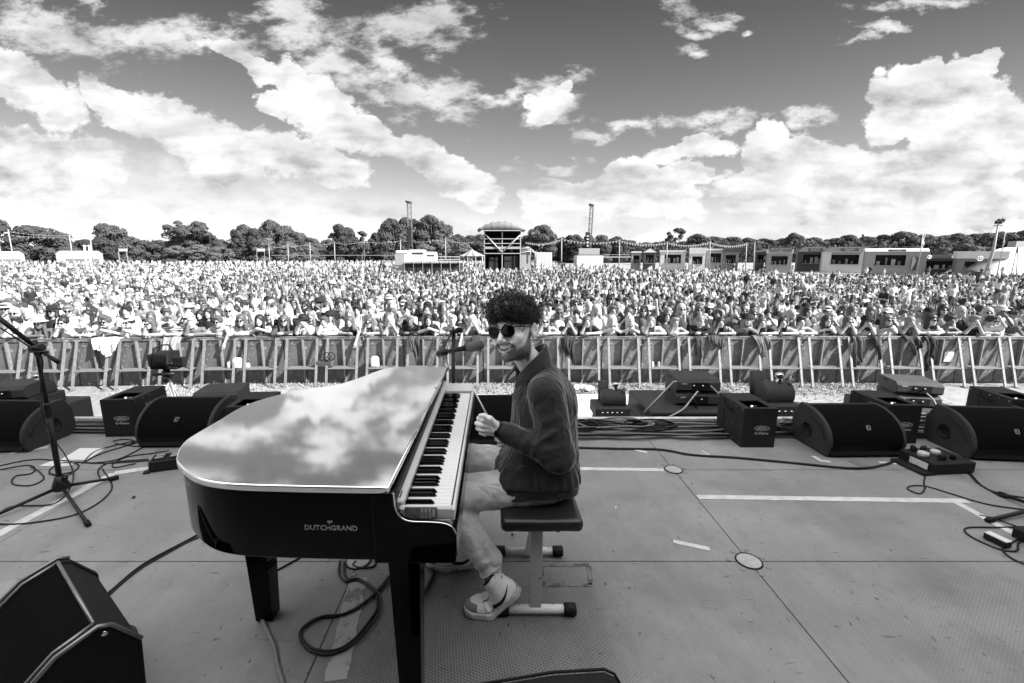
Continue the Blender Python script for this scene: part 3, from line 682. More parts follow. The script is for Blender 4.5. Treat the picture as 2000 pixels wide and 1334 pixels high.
def hand_sdf(P, W_, fl=1.):
    "left hand loosely closed round a thin stick; back of the hand towards the camera"
    def w_(x, y, z): return (W_[0]+x, W_[1]+y*fl, W_[2]+z)
    d = ell(P, w_(-.040, .006, .006), (.044, .016, .036), (0, R(18), 0))
    d = smin(d, cap(P, w_(.03, 0, -.006), w_(-.008, .003, 0), .025, .024), .02)
    kn = [(-.070, .000, .040), (-.076, -.001, .018), (-.074, .001, -.004), (-.066, .005, -.024)]
    for i, (x, y, z) in enumerate(kn):
        L = (.034, .038, .035, .028)[i]; r = (.0098, .0100, .0094, .0085)[i]
        a = w_(x, y, z); b = w_(x-L*.55, y+L*.75, z-.003); c = w_(x-L*.05, y+L*1.25, z-.004); e = w_(x+L*.35, y+L*.85, z-.003)
        f = smin(cap(P, w_(x*.6, y, z*.7), a, r*.9, r*1.08), cap(P, a, b, r*1.08, r), .004); f = smin(f, cap(P, b, c, r, r*.92), .004); f = smin(f, cap(P, c, e, r*.92, r*.82), .004)
        d = smin(d, f, .0045)
    t = smin(cap(P, w_(-.018, -.006, .022), w_(-.042, -.012, .050), .015, .0115), cap(P, w_(-.042, -.012, .050), w_(-.066, -.002, .060), .0115, .0095), .006)
    t = smin(t, cap(P, w_(-.066, -.002, .060), w_(-.082, .010, .056), .0095, .0082), .004)
    return smin(d, t, .007)
SH, EL = Vector((.208, 1.795, .985)), Vector((.262, 1.742, .728))
SH2, EL2, WR2 = Vector((.205, 2.085, .985)), Vector((.24, 2.13, .74)), Vector((.10, 2.04, .67))
KN, HP, AN = Vector((-.205, 1.785, .530)), Vector((.235, 1.85, .545)), Vector((-.008, 1.735, .262))
KN2, HP2, AN2 = Vector((-.215, 2.10, .545)), Vector((.235, 2.02, .55)), Vector((-.145, 2.03, .12))
def body_sdf(P):
    d = head_sdf(toh(P))*HS
    nk = h2w((0, .022, -.075)); d = smin(d, cap(P, nk, (.165, 1.93, 1.06), .050, .058), .022)
    d = smin(d, ell(P, (.205, 1.94, .90), (.11, .16, .15)), .04); d = smin(d, ell(P, (.20, 1.94, .66), (.11, .14, .18)), .04)
    for a, b, r1, r2 in ((SH, EL, .05, .04), (EL, WR, .04, .026), (SH2, EL2, .05, .04), (EL2, WR2, .04, .026), (HP, KN, .075, .05), (KN, AN, .05, .036), (HP2, KN2, .075, .05), (KN2, AN2, .05, .036), (AN, (-.0, 1.735, .13), .034, .03), (AN2, (-.24, 2.01, .05), .034, .026)):
        d = smin(d, cap(P, a, b, r1, r2), .02)
    d = smin(d, hand_sdf(P, WR), .008)
    return smin(d, hand_sdf(P, WR2), .008)
def nzf(P, seed, f):
    r_ = np.random.RandomState(seed); o = np.zeros(P.shape[:-1], np.float32); am = 1.
    for i in range(3):
        for j in range(3):
            k_ = r_.normal(size=3); k_ = k_/np.linalg.norm(k_)*f*(1.9**i)*r_.uniform(.7, 1.3); o += am*np.sin(P@k_.astype(np.float32)+r_.uniform(0, 6.3))
        am *= .55
    return o/3
def crease(P, a, b, w_, depth, seed=1):
    "a soft ridge along the line a-b, wandering a little"
    Q = P+.006*np.stack([nzf(P, seed, 22), nzf(P, seed+1, 22), nzf(P, seed+2, 22)], -1)
    a = np.array(a, np.float32); b = np.array(b, np.float32); ab = b-a; t = np.clip(((Q-a)@ab)/float(ab@ab), 0, 1); d = np.sqrt(((Q-a-t[..., None]*ab)**2).sum(-1))
    return depth*np.exp(-(d/w_)**2)*np.sin(PI*np.clip(t, .04, .96))**.6
def jacket_sdf(P):
    d = rbox(P, (.184, 1.925, .555), (.184, .192, .085), .075)
    d = smin(d, ell(P, (.215, 1.935, .71), (.156, .182, .20)), .10)
    d = smin(d, ell(P, (.222, 1.94, .885), (.146, .180, .16)), .05)
    d = smin(d, cap(P, (.215, 1.83, .995), (.215, 2.05, .995), .074, .074), .05)
    d = smin(d, cap(P, (.195, 1.90, 1.03), (.165, 1.925, 1.075), .068, .060), .04)
    d = np.maximum(d, .522+.02*np.clip((P[..., 0]-.1)*1.2, -1, 1)-P[..., 2])
    s1 = smin(cap(P, SH, EL, .083, .066), cap(P, EL, (.050, 1.757, .827), .064, .043), .028)
    cuf = cap(P, (.056, 1.757, .824), (.034, 1.753, .836), .040, .038)
    ang = np.arctan2(P[..., 1]-1.757, P[..., 2]-.83); cuf = cuf+.0012*np.sin(ang*26)
    s1 = smin(s1, cuf, .010)
    s2 = smin(cap(P, SH2, EL2, .080, .062), cap(P, EL2, WR2, .060, .042), .03)
    F1 = 0
    for i, (a, b, w_, dp) in enumerate((((.285, 1.70, .80), (.19, 1.675, .775), .013, .012), ((.29, 1.70, .77), (.15, 1.69, .735), .014, .013), ((.30, 1.70, .73), (.16, 1.70, .70), .014, .012), ((.25, 1.68, .86), (.16, 1.70, .80), .013, .010),
            ((.27, 1.70, .93), (.17, 1.71, .87), .015, .009), ((.14, 1.70, .84), (.10, 1.71, .74), .011, .010), ((.11, 1.72, .86), (.075, 1.72, .77), .010, .009), ((.17, 1.69, .83), (.14, 1.69, .73), .012, .010), ((.22, 1.72, 1.03), (.25, 1.69, .90), .013, .007))): F1 = F1+crease(P, a, b, w_, dp, i*3)
    s1 = s1-F1
    F2 = 0
    for i, (a, b, w_, dp) in enumerate((((.06, 1.78, .95), (.10, 1.76, .62), .018, .014), ((.10, 1.76, .70), (.16, 1.75, .56), .014, .014), ((.30, 1.77, .72), (.17, 1.75, .57), .013, .015), ((.35, 1.82, .78), (.25, 1.76, .58), .015, .014), ((.37, 1.88, .70), (.30, 1.77, .56), .012, .012),
            ((.04, 1.80, .66), (.08, 1.78, .55), .013, .012), ((.33, 1.79, .93), (.31, 1.76, .80), .013, .012), ((.34, 1.83, 1.0), (.36, 1.83, .82), .015, .010), ((.13, 1.77, .62), (.21, 1.75, .54), .011, .011), ((.12, 1.79, 1.02), (.07, 1.82, .84), .014, .010), ((.16, 1.80, 1.04), (.13, 1.77, .92), .012, .008))): F2 = F2+crease(P, a, b, w_, dp, 50+i*3)
    d = smin(d, s2, .025)-F2
    band = np.exp(-((P[..., 2]-.545)/.018)**2)
    a2 = np.arctan2(P[..., 1]-1.94, P[..., 0]-.18)
    d = d+band*(.007+.0016*np.sin(a2*95))+.006*np.exp(-((P[..., 2]-.568)/.006)**2)
    d = d-.0035*np.exp(-((P[..., 2]-.60)/.03)**2)*np.sin(a2*34+4*nzf(P, 9, 8))
    dd = smin(d, s1, .010)
    dd = dd+.0022*np.exp(-((np.abs(P[..., 2]-(.99+.35*(P[..., 0]-.21)))/.0035)**2))*(P[..., 1] < 1.82)*(P[..., 0] > .10)*(P[..., 0] < .27)*(-1)
    return dd-.0022*nzf(P, 3, 26)-.0035*nzf(P, 4, 11)
def trouser_sdf(P):
    d = ell(P, (.250, 1.935, .545), (.122, .150, .075))
    t1 = smin(cap(P, HP, KN, .088, .080), cap(P, KN, Vector((-.012, 1.735, .205)), .078, .050), .03)
    t2 = smin(cap(P, HP2, KN2, .086, .080), cap(P, KN2, AN2, .080, .052), .03)
    f = 0
    for i in range(13):
        rr9 = np.random.RandomState(400+i); x0 = -.20+.40*rr9.rand(); z0 = .47+.13*rr9.rand(); f = f+crease(P, (x0, 1.675+.02*rr9.rand(), z0), (x0+rr9.uniform(.05, .16), 1.70, z0+rr9.uniform(-.02, .05)), .017, rr9.uniform(.001, .0028), 430+i*3)
    for i in range(9):
        rr9 = np.random.RandomState(500+i); t9 = rr9.uniform(.1, .95); c9 = KN+(AN-KN)*t9; f = f+crease(P, (c9.x-.07, c9.y-.03, c9.z+rr9.uniform(-.02, .03)), (c9.x+.07, c9.y-.035, c9.z+rr9.uniform(-.03, .05)), .014, rr9.uniform(.001, .002)*(.5+t9), 530+i*3)
    for i, (a, b, w_, dp) in enumerate((((-.02, 1.70, .50), (.28, 1.73, .505), .010, .008), ((-.04, 1.70, .53), (.17, 1.73, .56), .012, .008), ((-.10, 1.70, .56), (.10, 1.74, .62), .012, .010), ((-.12, 1.69, .49), (.06, 1.70, .52), .010, .009), ((-.15, 1.69, .47), (-.02, 1.68, .48), .009, .008),
            ((-.02, 1.665, .32), (-.07, 1.69, .36), .010, .010), ((.03, 1.69, .29), (-.04, 1.675, .275), .009, .012), ((.03, 1.70, .32), (-.06, 1.675, .31), .009, .011), ((-.06, 1.67, .26), (.02, 1.68, .25), .009, .010), ((.02, 1.72, .37), (-.03, 1.68, .34), .010, .008),
            ((-.10, 2.03, .63), (.02, 2.0, .56), .012, .012), ((-.13, 2.04, .62), (-.06, 2.0, .55), .010, .010), ((-.05, 2.03, .64), (.06, 2.0, .58), .011, .010))): f = f+crease(P, a, b, w_, dp, 200+i*3)
    d = smin(smin(d, t1, .035), t2, .03)-f*.7-.0008*nzf(P, 13, 42)-.0022*nzf(P*np.array([1, 1, .6], np.float32), 14, 20)
    s9 = (P-np.array(AN, np.float32))@np.array((KN-AN).normalized(), np.float32); d = d-.0036*np.sin(s9*130+2.2*nzf(P, 15, 14))*np.exp(-((s9-.0)/.055)**2)*(P[..., 1] < 1.9)
    d = d-.0022*np.sin((P[..., 0]*.6+P[..., 2])*95+2.5*nzf(P, 16, 12))*np.exp(-(((P[..., 0]+.13)/.07)**2+((P[..., 2]-.47)/.06)**2))*(P[..., 1] < 1.9)
    d = d-.0020*np.sin((P[..., 0]-P[..., 2]*.5)*80+2.5*nzf(P, 17, 12))*np.exp(-((P[..., 0]-.05)/.16)**2)*(P[..., 2] > .45)
    s = crease(P, (.15, 1.735, .50), (-.06, 1.69, .50), .0035, .003, 300)+crease(P, (-.22, 1.70, .50), (-.045, 1.672, .25), .0035, .003, 304)
    d = d+s
    n_ = (KN-AN).normalized(); d = np.maximum(d, -(P@np.array(n_, np.float32)-float(n_.dot(Vector((-.012, 1.735, .205))))-.006)*np.where((P[..., 2] < .35) & (P[..., 1] < 1.86), 1, 0)-np.where((P[..., 2] < .35) & (P[..., 1] < 1.86), 0, 1))
    return np.maximum(d, .13-P[..., 2])
def make(name, fn, lo, hi, h, mats, parent, attrs=None, chunk=None):
    ax, P = grid(lo, hi, h); D = fn(P); V, F = surf(ax, D)
    at_ = attrs(V) if attrs else None
    me = np_mesh(name, V, F, mats, attrs=at_); return link(name, me, parent)
def mask_head(V):
    Q = toh(V); x = np.abs(Q[:, 0]); y = Q[:, 1]; z = Q[:, 2]
    g = lambda t, a, b: np.clip((t-a)/(b-a), 0, 1)
    jaw = g(-z, .056, .080)*g(-y, -.010, .015)                       # chin and jaw
    zb_ = np.interp(-y, [-.02, .0, .02, .045, .07, .095], [.012, .002, -.020, -.046, -.058, -.064]); side = g(zb_-z, -.006, .022)*g(x, .026, .040)*(1-g(x, .075, .079))*(1-g(y, .006, .018))
    mou = .8*g(-z, .0390, .042)*(1-g(-z, .0465, .0490))*(x < .034)*g(-y, .088, .094)
    mo2 = (x > .030)*(x < .044)*g(-z, .040, .05)*g(-y, .07, .08)
    b = np.maximum.reduce([jaw, side, mou, mo2*.9]); b *= (np.abs(toh(V)).max(1) < .16)
    b *= 1-.75*np.exp(-((x/.016)**2+((z+.084)/.006)**2))          # bare patch under the lip
    # throat: thin out below
    b = b*(1-g(-z, .118, .150)*.9)
    lp = (np.exp(-(((z+.0515-.12*np.maximum(x-.01, 0))/.0038)**2))+np.exp(-(((z+.0745-.7*np.maximum(x-.008, 0))/.0042)**2)))*(x < .031)*(y < -.088)
    b *= 1-np.clip(lp*1.4, 0, 1)
    return {'beard': b, 'lip': np.clip(lp, 0, 1)}
# head and hands get a finer grid than what the clothes cover: three grids share one mesh
def body_make():
    lo, hi = (-.34, 1.64, .02), (.40, 2.24, 1.40)
    ax, P = grid(lo, hi, .0062); V, F = surf(ax, body_sdf(P)); 
    # refine by projecting onto the zero set
    me = np_mesh('body', V, F, M_skin, attrs=mask_head(V)); return me, V, F
def proj_surface(fn, V, it=3, e=.0008):
    for _ in range(it):
        d = fn(V); g = np.stack([fn(V+np.eye(3)[i]*e)-fn(V-np.eye(3)[i]*e) for i in range(3)], -1)/(2*e); n2 = (g*g).sum(-1, keepdims=True)+1e-6
        V = V-(d[:, None]*g/n2)*.9
    return V
def fine_body():
    lo, hi = (-.34, 1.64, .02), (.40, 2.24, 1.10); ax, P = grid(lo, hi, .009); V, F = surf(ax, body_sdf(P))
    import bmesh
    me = np_mesh('body', V, F, M_skin); bm = bmesh.new(); bm.from_mesh(me); bpy.data.meshes.remove(me); return V, F
# one grid over head and neck at 2.2 mm, one over the near hand at 2 mm, a coarse one for the covered rest, then a voxel-free weld
ax, P = grid((-.34, 1.64, .02), (.40, 2.24, 1.42), .0045)
D = np.empty(P.shape[:-1], np.float32)
for i in range(0, P.shape[0], 20): D[i:i+20] = body_sdf(P[i:i+20])
V, F = surf(ax, D); sel = (V[:, 2] > 1.05) | ((V[:, 0] < .06) & (V[:, 1] < 1.86) & (V[:, 2] > .75))
V[sel] = proj_surface(body_sdf, V[sel], 1); del D, P
import bmesh
me = np_mesh('tmp', V, F, M_skin); bm = bmesh.new(); bm.from_mesh(me); bpy.data.meshes.remove(me)
ins = lambda c: (c.z > 1.09 and c.z < 1.36) or (c.x < .05 and c.y < 1.86 and c.z > .77 and c.z < 1.0)
ed_ = [e for e in bm.edges if ins(e.verts[0].co) and ins(e.verts[1].co)]
bmesh.ops.subdivide_edges(bm, edges=ed_, cuts=1, use_grid_fill=True); me = bpy.data.meshes.new('body'); bm.to_mesh(me); bm.free(); me.materials.clear(); me.materials.append(M_skin)
co = np.empty(len(me.vertices)*3, np.float32); me.vertices.foreach_get('co', co); V = co.reshape(-1, 3).copy(); sel = ((V[:, 2] > 1.08) & (V[:, 2] < 1.37)) | ((V[:, 0] < .06) & (V[:, 1] < 1.87) & (V[:, 2] > .76))
V[sel] = proj_surface(body_sdf, V[sel], 2); me.vertices.foreach_set('co', V.astype(np.float32).ravel())
for k_, arr in mask_head(V).items(): at_ = me.attributes.new(k_, 'FLOAT', 'POINT'); at_.data.foreach_set('value', arr.astype(np.float32))
me.polygons.foreach_set('use_smooth', np.ones(len(me.polygons), bool)); link('body', me, man)
make('jacket', jacket_sdf, (-.02, 1.62, .49), (.40, 2.24, 1.16), .0052, M_jkt, man)
make('trousers', trouser_sdf, (-.34, 1.62, .08), (.40, 2.22, .68), .0055, M_pant, man)
# collar: a folded band standing round the neck
V = []; F = []; n = 40; cx, cy = .150, 1.925
for i in range(n+1):
    a = R(208)+R(290)*i/n-R(145+0)                # opens towards the front left
    a = R(195)+R(35)+R(290)*i/n; t = abs(i/n-.5)*2; ca, sa = math.cos(a), math.sin(a)
    zb_ = 1.075+.035*ca-.045*t**3; r0 = .064; h_ = .052*(1-.25*t)
    for (rr_, hh) in ((r0, -.02), (r0-.002, h_*.5), (r0-.001, h_), (r0+.010, h_+.002), (r0+.020+.012*t, h_*.35), (r0+.030+.018*t**2, -.012-.010*t)):
        V.append((cx+rr_*ca+.0*t, cy+rr_*sa*1.08, zb_+hh))
for i in range(n):
    for j in range(5): F.append((i*6+j, (i+1)*6+j, (i+1)*6+j+1, i*6+j+1))
m_ = MB(); m_.add(V, F, 0, True); o = m_.build('collar', M_jkt, man); so_ = o.modifiers.new('t', 'SOLIDIFY'); so_.thickness = .003; ss_ = o.modifiers.new('s', 'SUBSURF'); ss_.levels = ss_.render_levels = 2
# zip pull and hem stitching
m_ = MB(); p0 = Vector((.012, 1.79, .508)); m_.tube([p0, p0+Vector((0, -.004, -.022))], .002, 6); m_.build('zip_pull', M_chrome, man)
# teeth
m_ = MB()
for i in range(-6, 7):
    x = i*.0046; y = -.0995+abs(i)**2*.00042; m_.box(h2w((x, y, -.0575+abs(i)*.0005)), (.0047, .004, .0120), bev=.0008)
    V_ = m_.v
m_.build('teeth', mat('teeth', .95, .25), man)
# sunglasses
sg = MB(); ln = MB()
def lens_pts(s, grow, y0):
    out = []
    for k_ in range(28):
        a = 2*PI*k_/28; ca, sa = math.cos(a), math.sin(a); rx = .0255+grow; rz = (.0215 if sa > 0 else .0225)+grow
        e_ = .72 if sa > 0 else .9
        x = rx*math.copysign(abs(ca)**e_, ca); z = rz*math.copysign(abs(sa)**e_, sa)
        if sa > 0: z += .002*abs(ca)*(1 if ca*s > 0 else -.2)
        X_ = s*.033+x; out.append((X_, y0+.0065*((abs(X_)-.0)/.05)**2, .006+z))
    return out
for s in (-1, 1):
    a = [h2w(p) for p in lens_pts(s, .0, -.114)]; b = [h2w(p) for p in lens_pts(s, .0, -.111)]
    ln.add(a+b, [tuple(range(28)), tuple(range(55, 27, -1))]+[(i, 28+i, 28+(i+1) % 28, (i+1) % 28) for i in range(28)])
    sg.tube([h2w(p) for p in lens_pts(s, .001, -.1125)], .0026, 6, closed=True)
    sg.tube([h2w(p) for p in ((s*.058, -.104, .020), (s*.070, -.080, .020), (s*.079, -.030, .014), (s*.082, .010, .010), (s*.080, .030, -.008))], [.0034, .0026, .0022, .002, .002], 6)
sg.tube([h2w(p) for p in ((-.011, -.1135, .014), (0, -.1175, .017), (.011, -.1135, .014))], .0026, 6)
sgt = sg.build('sunglasses', M_rub, man); ln.build('lens', M_lens, sgt)
# hair: a lumpy dark mass and a thousand small coils over it
def hair_sdf(Q):
    d = smin(ell(Q, (0, .020, .052), (.089, .100, .082)), ell(Q, (0, -.040, .094), (.080, .064, .040)), .03)
    d = smax(d, -ell(Q, (0, -.135, -.005), (.078, .085, .082)), .012); d = smax(d, -(Q[..., 2]+.055-.55*np.clip(-Q[..., 1]-.0, -.05, .06)), .01)
    d = smax(d, -ell(Q, (.09, .000, -.025), (.04, .035, .045)), .01); d = smax(d, -ell(Q, (-.09, .000, -.025), (.04, .035, .045)), .01)
    return d-.0035*nzf(Q, 21, 90)
ax, P = grid((-.11, -.13, -.07), (.11, .13, .15), .004); V, F = surf(ax, hair_sdf(P)); Vw = V@HRn.T*HS+HCn
hb = link('hair', np_mesh('hair', Vw, F, M_hair), man)
rs = np.random.RandomState(4); g = []
e = 1e-3; nn = np.stack([hair_sdf(V+np.eye(3)[i]*e)-hair_sdf(V-np.eye(3)[i]*e) for i in range(3)], -1); nn /= np.linalg.norm(nn, axis=1, keepdims=True)+1e-9
ok = (V[:, 2] > -.05); cand = np.argwhere(ok & (hair_sdf(V*1.0) < .01))[:, 0]
m_ = MB()
for i in rs.choice(cand, 1700, replace=False):
    p = V[i]; n_ = nn[i]; top = np.clip((p[2]-.01)/.07, 0, 1)
    if p[1] < -.03 and p[2] < .055: top = .5
    L = (.008+.024*top)*rs.uniform(.45, 1.6); t1 = np.cross(n_, rs.normal(size=3)); t1 /= np.linalg.norm(t1); t2 = np.cross(n_, t1)
    ax_ = n_+.75*rs.uniform(-1, 1)*t1+.5*t2*rs.uniform(-1, 1)+np.array([0, -.25, .0])*top; ax_ /= np.linalg.norm(ax_); u = np.cross(ax_, t1); u /= np.linalg.norm(u); v_ = np.cross(ax_, u)
    rc = rs.uniform(.0030, .0090)*(.55+.5*top); tr = rs.uniform(1.1, 2.2); ph = rs.uniform(0, 6.3); K = 11; pts = []
    for k_ in range(K+1):
        t = k_/K; a = ph+t*tr*2*PI; pts.append(Vector(HCn+HS*HRn@(p-n_*.004+ax_*L*t+(u*math.cos(a)+v_*math.sin(a))*rc*(.5+.6*t))))
    m_.tube(pts, [.0013*(1-.55*k_/K)+.0003 for k_ in range(K+1)], 4, caps=False)
fr = np.argwhere((V[:, 1] < -.035) & (V[:, 2] > .045) & (V[:, 2] < .085))[:, 0]
for i in rs.choice(fr, min(110, len(fr)), replace=False):
    p = V[i]; n_ = nn[i]; L = rs.uniform(.012, .030); ax_ = n_*.7+np.array([rs.uniform(-.5, .5), -.3, -.9]); ax_ /= np.linalg.norm(ax_); u = np.cross(ax_, n_); u /= np.linalg.norm(u); v_ = np.cross(ax_, u); rc = rs.uniform(.003, .007); ph = rs.uniform(0, 6.3); tr = rs.uniform(.9, 1.8)
    m_.tube([Vector(HCn+HS*HRn@(p+n_*.004+ax_*L*k_/10+(u*math.cos(ph+k_/10*tr*2*PI)+v_*math.sin(ph+k_/10*tr*2*PI))*rc)) for k_ in range(11)], [.0014*(1-.5*k_/10) for k_ in range(11)], 4, caps=False)
m_.build('curls', M_hair, hb)
# beard stubble as short hairs
Vb = None
bm_me = [o for o in man.children if o.name.startswith('body')][0].data
co = np.empty(len(bm_me.vertices)*3, np.float32); bm_me.vertices.foreach_get('co', co); co = co.reshape(-1, 3)+np.array(man.location)
br = np.empty(len(co), np.float32); bm_me.attributes['beard'].data.foreach_get('value', br)
nr = np.empty(len(co)*3, np.float32); bm_me.vertices.foreach_get('normal', nr); nr = nr.reshape(-1, 3)
m_ = MB(); cand = np.argwhere(br > .55)[:, 0]
if len(cand):
    for i in rs.choice(cand, min(2600, len(cand)*2), replace=True):
        p = co[i]+rs.normal(size=3)*.0012; n_ = nr[i]+np.array(HR @ Vector((0, -.1, -.9)))*.8+rs.normal(size=3)*.35; n_ /= np.linalg.norm(n_); sd = np.cross(n_, rs.normal(size=3)); sd = sd/np.linalg.norm(sd)*.0005; L = rs.uniform(.003, .0065)
        m_.add([p-sd, p+sd, p+n_*L], [(0, 1, 2)])
m_.build('beard', M_hair, man)
# eyebrow just over the frames
m_ = MB()
for s in (-1, 1): m_ = MB(); m_.tube([h2w((s*.014, -.103, .0315)), h2w((s*.032, -.100, .037)), h2w((s*.052, -.086, .032))], [.0028, .0034, .0016], 6); m_.build('eyebrow', M_hair, man)
pass
# turned-up cuff of the near trouser leg
m_ = MB(); n_ = (KN-AN).normalized(); u = n_.orthogonal().normalized(); v_ = n_.cross(u); c = Vector((-.012, 1.735, .205))+n_*.012
for k_ in range(25): pass
m_.tube([c+n_*.004*math.sin(k_*1.3)+(u*math.cos(2*PI*k_/24)+v_*math.sin(2*PI*k_/24))*(.0535+.002*math.sin(k_*2.2)) for k_ in range(24)], .0042, 6, closed=True); m_.build('cuff_hem', M_pant, man)
# wrist watch
m_ = MB(); axw = (WR-Vector((.050, 1.757, .827))).normalized(); cw = WR+axw*.016; u = axw.orthogonal().normalized(); v_ = axw.cross(u)
for k_ in range(25):
    pass
m_.tube([cw+(u*math.cos(2*PI*k_/24)+v_*math.sin(2*PI*k_/24))*.0275 for k_ in range(24)], .0042, 6, closed=True); wt = m_.build('watch', M_rub, man)
m_ = MB(); m_.box(cw+Vector((0, -.024, -.016)), (.022, .008, .026), bev=.002, rx=R(-30)); m_.build('watch_face', M_lens, wt)
# the thin stick he holds
tk = MB(); a_, b_ = WR+Vector((-.052, -.004, .058)), aty(923, 757, 1.80); tk.tube([a_, b_], [.0035, .0022], 8); setp(tk.build('thin_stick', M_wht), 'thin pale stick held between thumb and fingers of the piano player', 'stick')
# shoes
M_lace = mat('shoe_lace', .16, .8)
def shoe(origin, yaw, pitch, bend, mirror, label=None):
    "built in its own frame: toe towards -x, sole on z=0, hinge at the ball of the foot"
    th = bend; xb = -.055
    def unb(P):
        Q = P.copy(); s_ = np.clip(((P[..., 0]-xb)*math.cos(th/2)+P[..., 2]*math.sin(th/2)+.02)/.04, 0, 1); a = th*s_
        dx = P[..., 0]-xb; dz = P[..., 2]; Q[..., 0] = xb+dx*np.cos(a)+dz*np.sin(a); Q[..., 2] = -dx*np.sin(a)+dz*np.cos(a); return Q
    def w_at(Q): x = Q[..., 0]; return .041+.010*np.exp(-((x+.09)/.06)**2)-.004*np.clip((x-.03)/.1, 0, 1)
    def plan(Q, g=0.):
        "distance in plan to the sole outline"
        x, y = Q[..., 0], Q[..., 1]-.006*np.sin((Q[..., 0]+.17)*12)
        P2 = np.stack([x, y, np.zeros_like(x)], -1); d = cap(P2, (-.125, 0, 0), (-.075, 0, 0), .043, .050); d = smin(d, cap(P2, (-.075, 0, 0), (.06, 0, 0), .050, .037), .01); return d-g
    def sole(P):
        Q = unb(P); d = plan(Q, .004); z = Q[..., 2]-.010*np.clip((-Q[..., 0]-.12)/.05, 0, 1)**2
        return smax(d, np.abs(z-.015)-.0145, .006)+.0008*np.sin(Q[..., 0]*420)*np.exp(-((Q[..., 2]-.02)/.006)**2)
    def upper(P):
        Q = unb(P); z = Q[..., 2]; x = Q[..., 0]
        d = smin(ell(Q, (-.105, .002, .034), (.066, .043, .034)), ell(Q, (-.03, 0, .045), (.085, .040, .048)), .03)
        d = smin(d, ell(Q, (.048, 0, .045), (.050, .036, .045)), .03); d = smin(d, cap(Q, (.030, 0, .05), (.042, 0, .13), .044, .050), .025)
        d = smax(d, z-.150-.12*(x-.04), .008); d = smax(d, .018-z, .004)
        inn = cap(Q, (.040, 0, .10), (.046, 0, .2), .038, .044); d = smax(d, -inn, .005)
        d = d+.0012*np.exp(-((x-.055-.3*(z-.1))/.0022)**2)*(z > .03)+.0012*np.exp(-((z-.10-.25*(x-.04))/.002)**2)*(x > .03)
        d = d-.003*np.sin(x*95+z*30)*np.exp(-((x+.075)/.03)**2)*(z > .04)
        return d
    t = thing('shoe', 'x', 'x') if False else None
    M = Matrix.Translation(Vector(origin)) @ Matrix.Rotation(yaw, 4, 'Z') @ Matrix.Scale(1.07, 4)
    Mn = np.array(M)
    def mk(name, fn, mats, par, mi=None, h=.003):
        ax, P = grid((-.19, -.065, -.005), (.155, .065, .24), h); V, F = surf(ax, fn(P)); m = mi(V, F) if mi else None; Vw = V@Mn[:3, :3].T+Mn[:3, 3]
        return link(name, np_mesh(name, Vw, F, mats, mi=m), par)
    def mi(V, F):
        c = unb(V)[F].mean(1); x, y, z = c.T
        toe = ((x < -.118+.0*y) & (z < .060)) | ((x < -.02) & (z < .034) & (x > -.17))
        tg = (np.abs(y) < .021) & (x > -.082) & (x < .022) & (z > .050) & ~toe; seam = (np.abs(np.abs(y)-.0255) < .0022) & (x > -.09) & (x < .03) & (z > .045)
        return np.where(toe, 1, np.where(seam, 2, 0))
    up = mk('shoe', upper, [M_shoe, mat('suede', .20, .9, bump=.3, bscale=300), mat('tongue_mesh', .10, .9)], man, mi); mk('sole', sole, M_sole, up)
    # curved stripe emblem on the flank, following the surface
    def surf_pt(x, z, s, off=.0012):
        a, b = s*.075, 0.
        for _ in range(22):
            y = (a+b)/2; q_ = np.array([[x, y, z]], np.float32)
            if smin(upper(q_), sole(q_), .001)[0] > 0: a = y
            else: b = y
        return Vector((x, a+s*off, z))
    def bent(x, z):
        "from the straight shoe to the bent one"
        s_ = min(1, max(0, ((x-xb)*math.cos(th/2)-z*math.sin(th/2)+.02)/.04)); a = th*s_; dx = x-xb; return xb+dx*math.cos(a)-z*math.sin(a), dx*math.sin(a)+z*math.cos(a)
    for s in (-1, 1):
        cl = [(.082, .074, .0008), (.066, .062, .0030), (.048, .052, .0050), (.028, .045, .0072), (.008, .041, .0092), (-.010, .041, .0102), (-.022, .045, .0092), (-.030, .053, .0055), (-.033, .061, .001)]
        cs = smooth_path([(x, z, w_) for x, z, w_ in cl], 4); V = []; F = []
        for i, c in enumerate(cs):
            d_ = (cs[min(i+1, len(cs)-1)]-cs[max(i-1, 0)]); n_ = Vector((-d_.y, d_.x)).normalized()
            for j in range(5):
                g_ = (j-2)/2*max(c.z, .0008); x, z = bent(c.x+n_.x*g_, c.y+n_.y*g_); V.append(M @ surf_pt(x, z, s))
        m = MB(); F = [(i*5+j, i*5+j+1, (i+1)*5+j+1, (i+1)*5+j) for i in range(len(cs)-1) for j in range(4)]; m.add(V, F, 0, True); m.build('side_stripe', M_rub, up)
    m = MB()
    for k_ in range(7):
        x0 = -.068+k_*.0115; z0 = .062+k_*.0105
        pts = []
        for s in (-1, -.5, 0, .5, 1):
            zz = .17
            while zz > .04:
                x, z = bent(x0-(.004 if k_ % 2 else 0)*s, zz)
                if upper(np.array([[x, s*.024, z]], np.float32))[0] < 0: break
                zz -= .002
            x, z = bent(x0-(.004 if k_ % 2 else 0)*s, zz+.003); pts.append(M @ Vector((x, s*.024, z)))
        m.tube(smooth_path(pts, 3), .0034, 5)
    m.build('laces', M_lace, up)
    m = MB(); pts = [M @ Vector((bent(.042+.046*math.cos(a), .150+.012*math.cos(a))[0], .046*math.sin(a), bent(.042+.046*math.cos(a), .150+.012*math.cos(a))[1])) for a in [2*PI*i/24 for i in range(24)]]
    m.tube(pts, .0045, 6, closed=True); m.build('ankle_collar', M_rub, up)
    return up
shoe((.048, 1.735, .000), R(3), 0, R(40), False)
shoe((-.165, 2.02, .0), R(-6), 0, R(12), False)

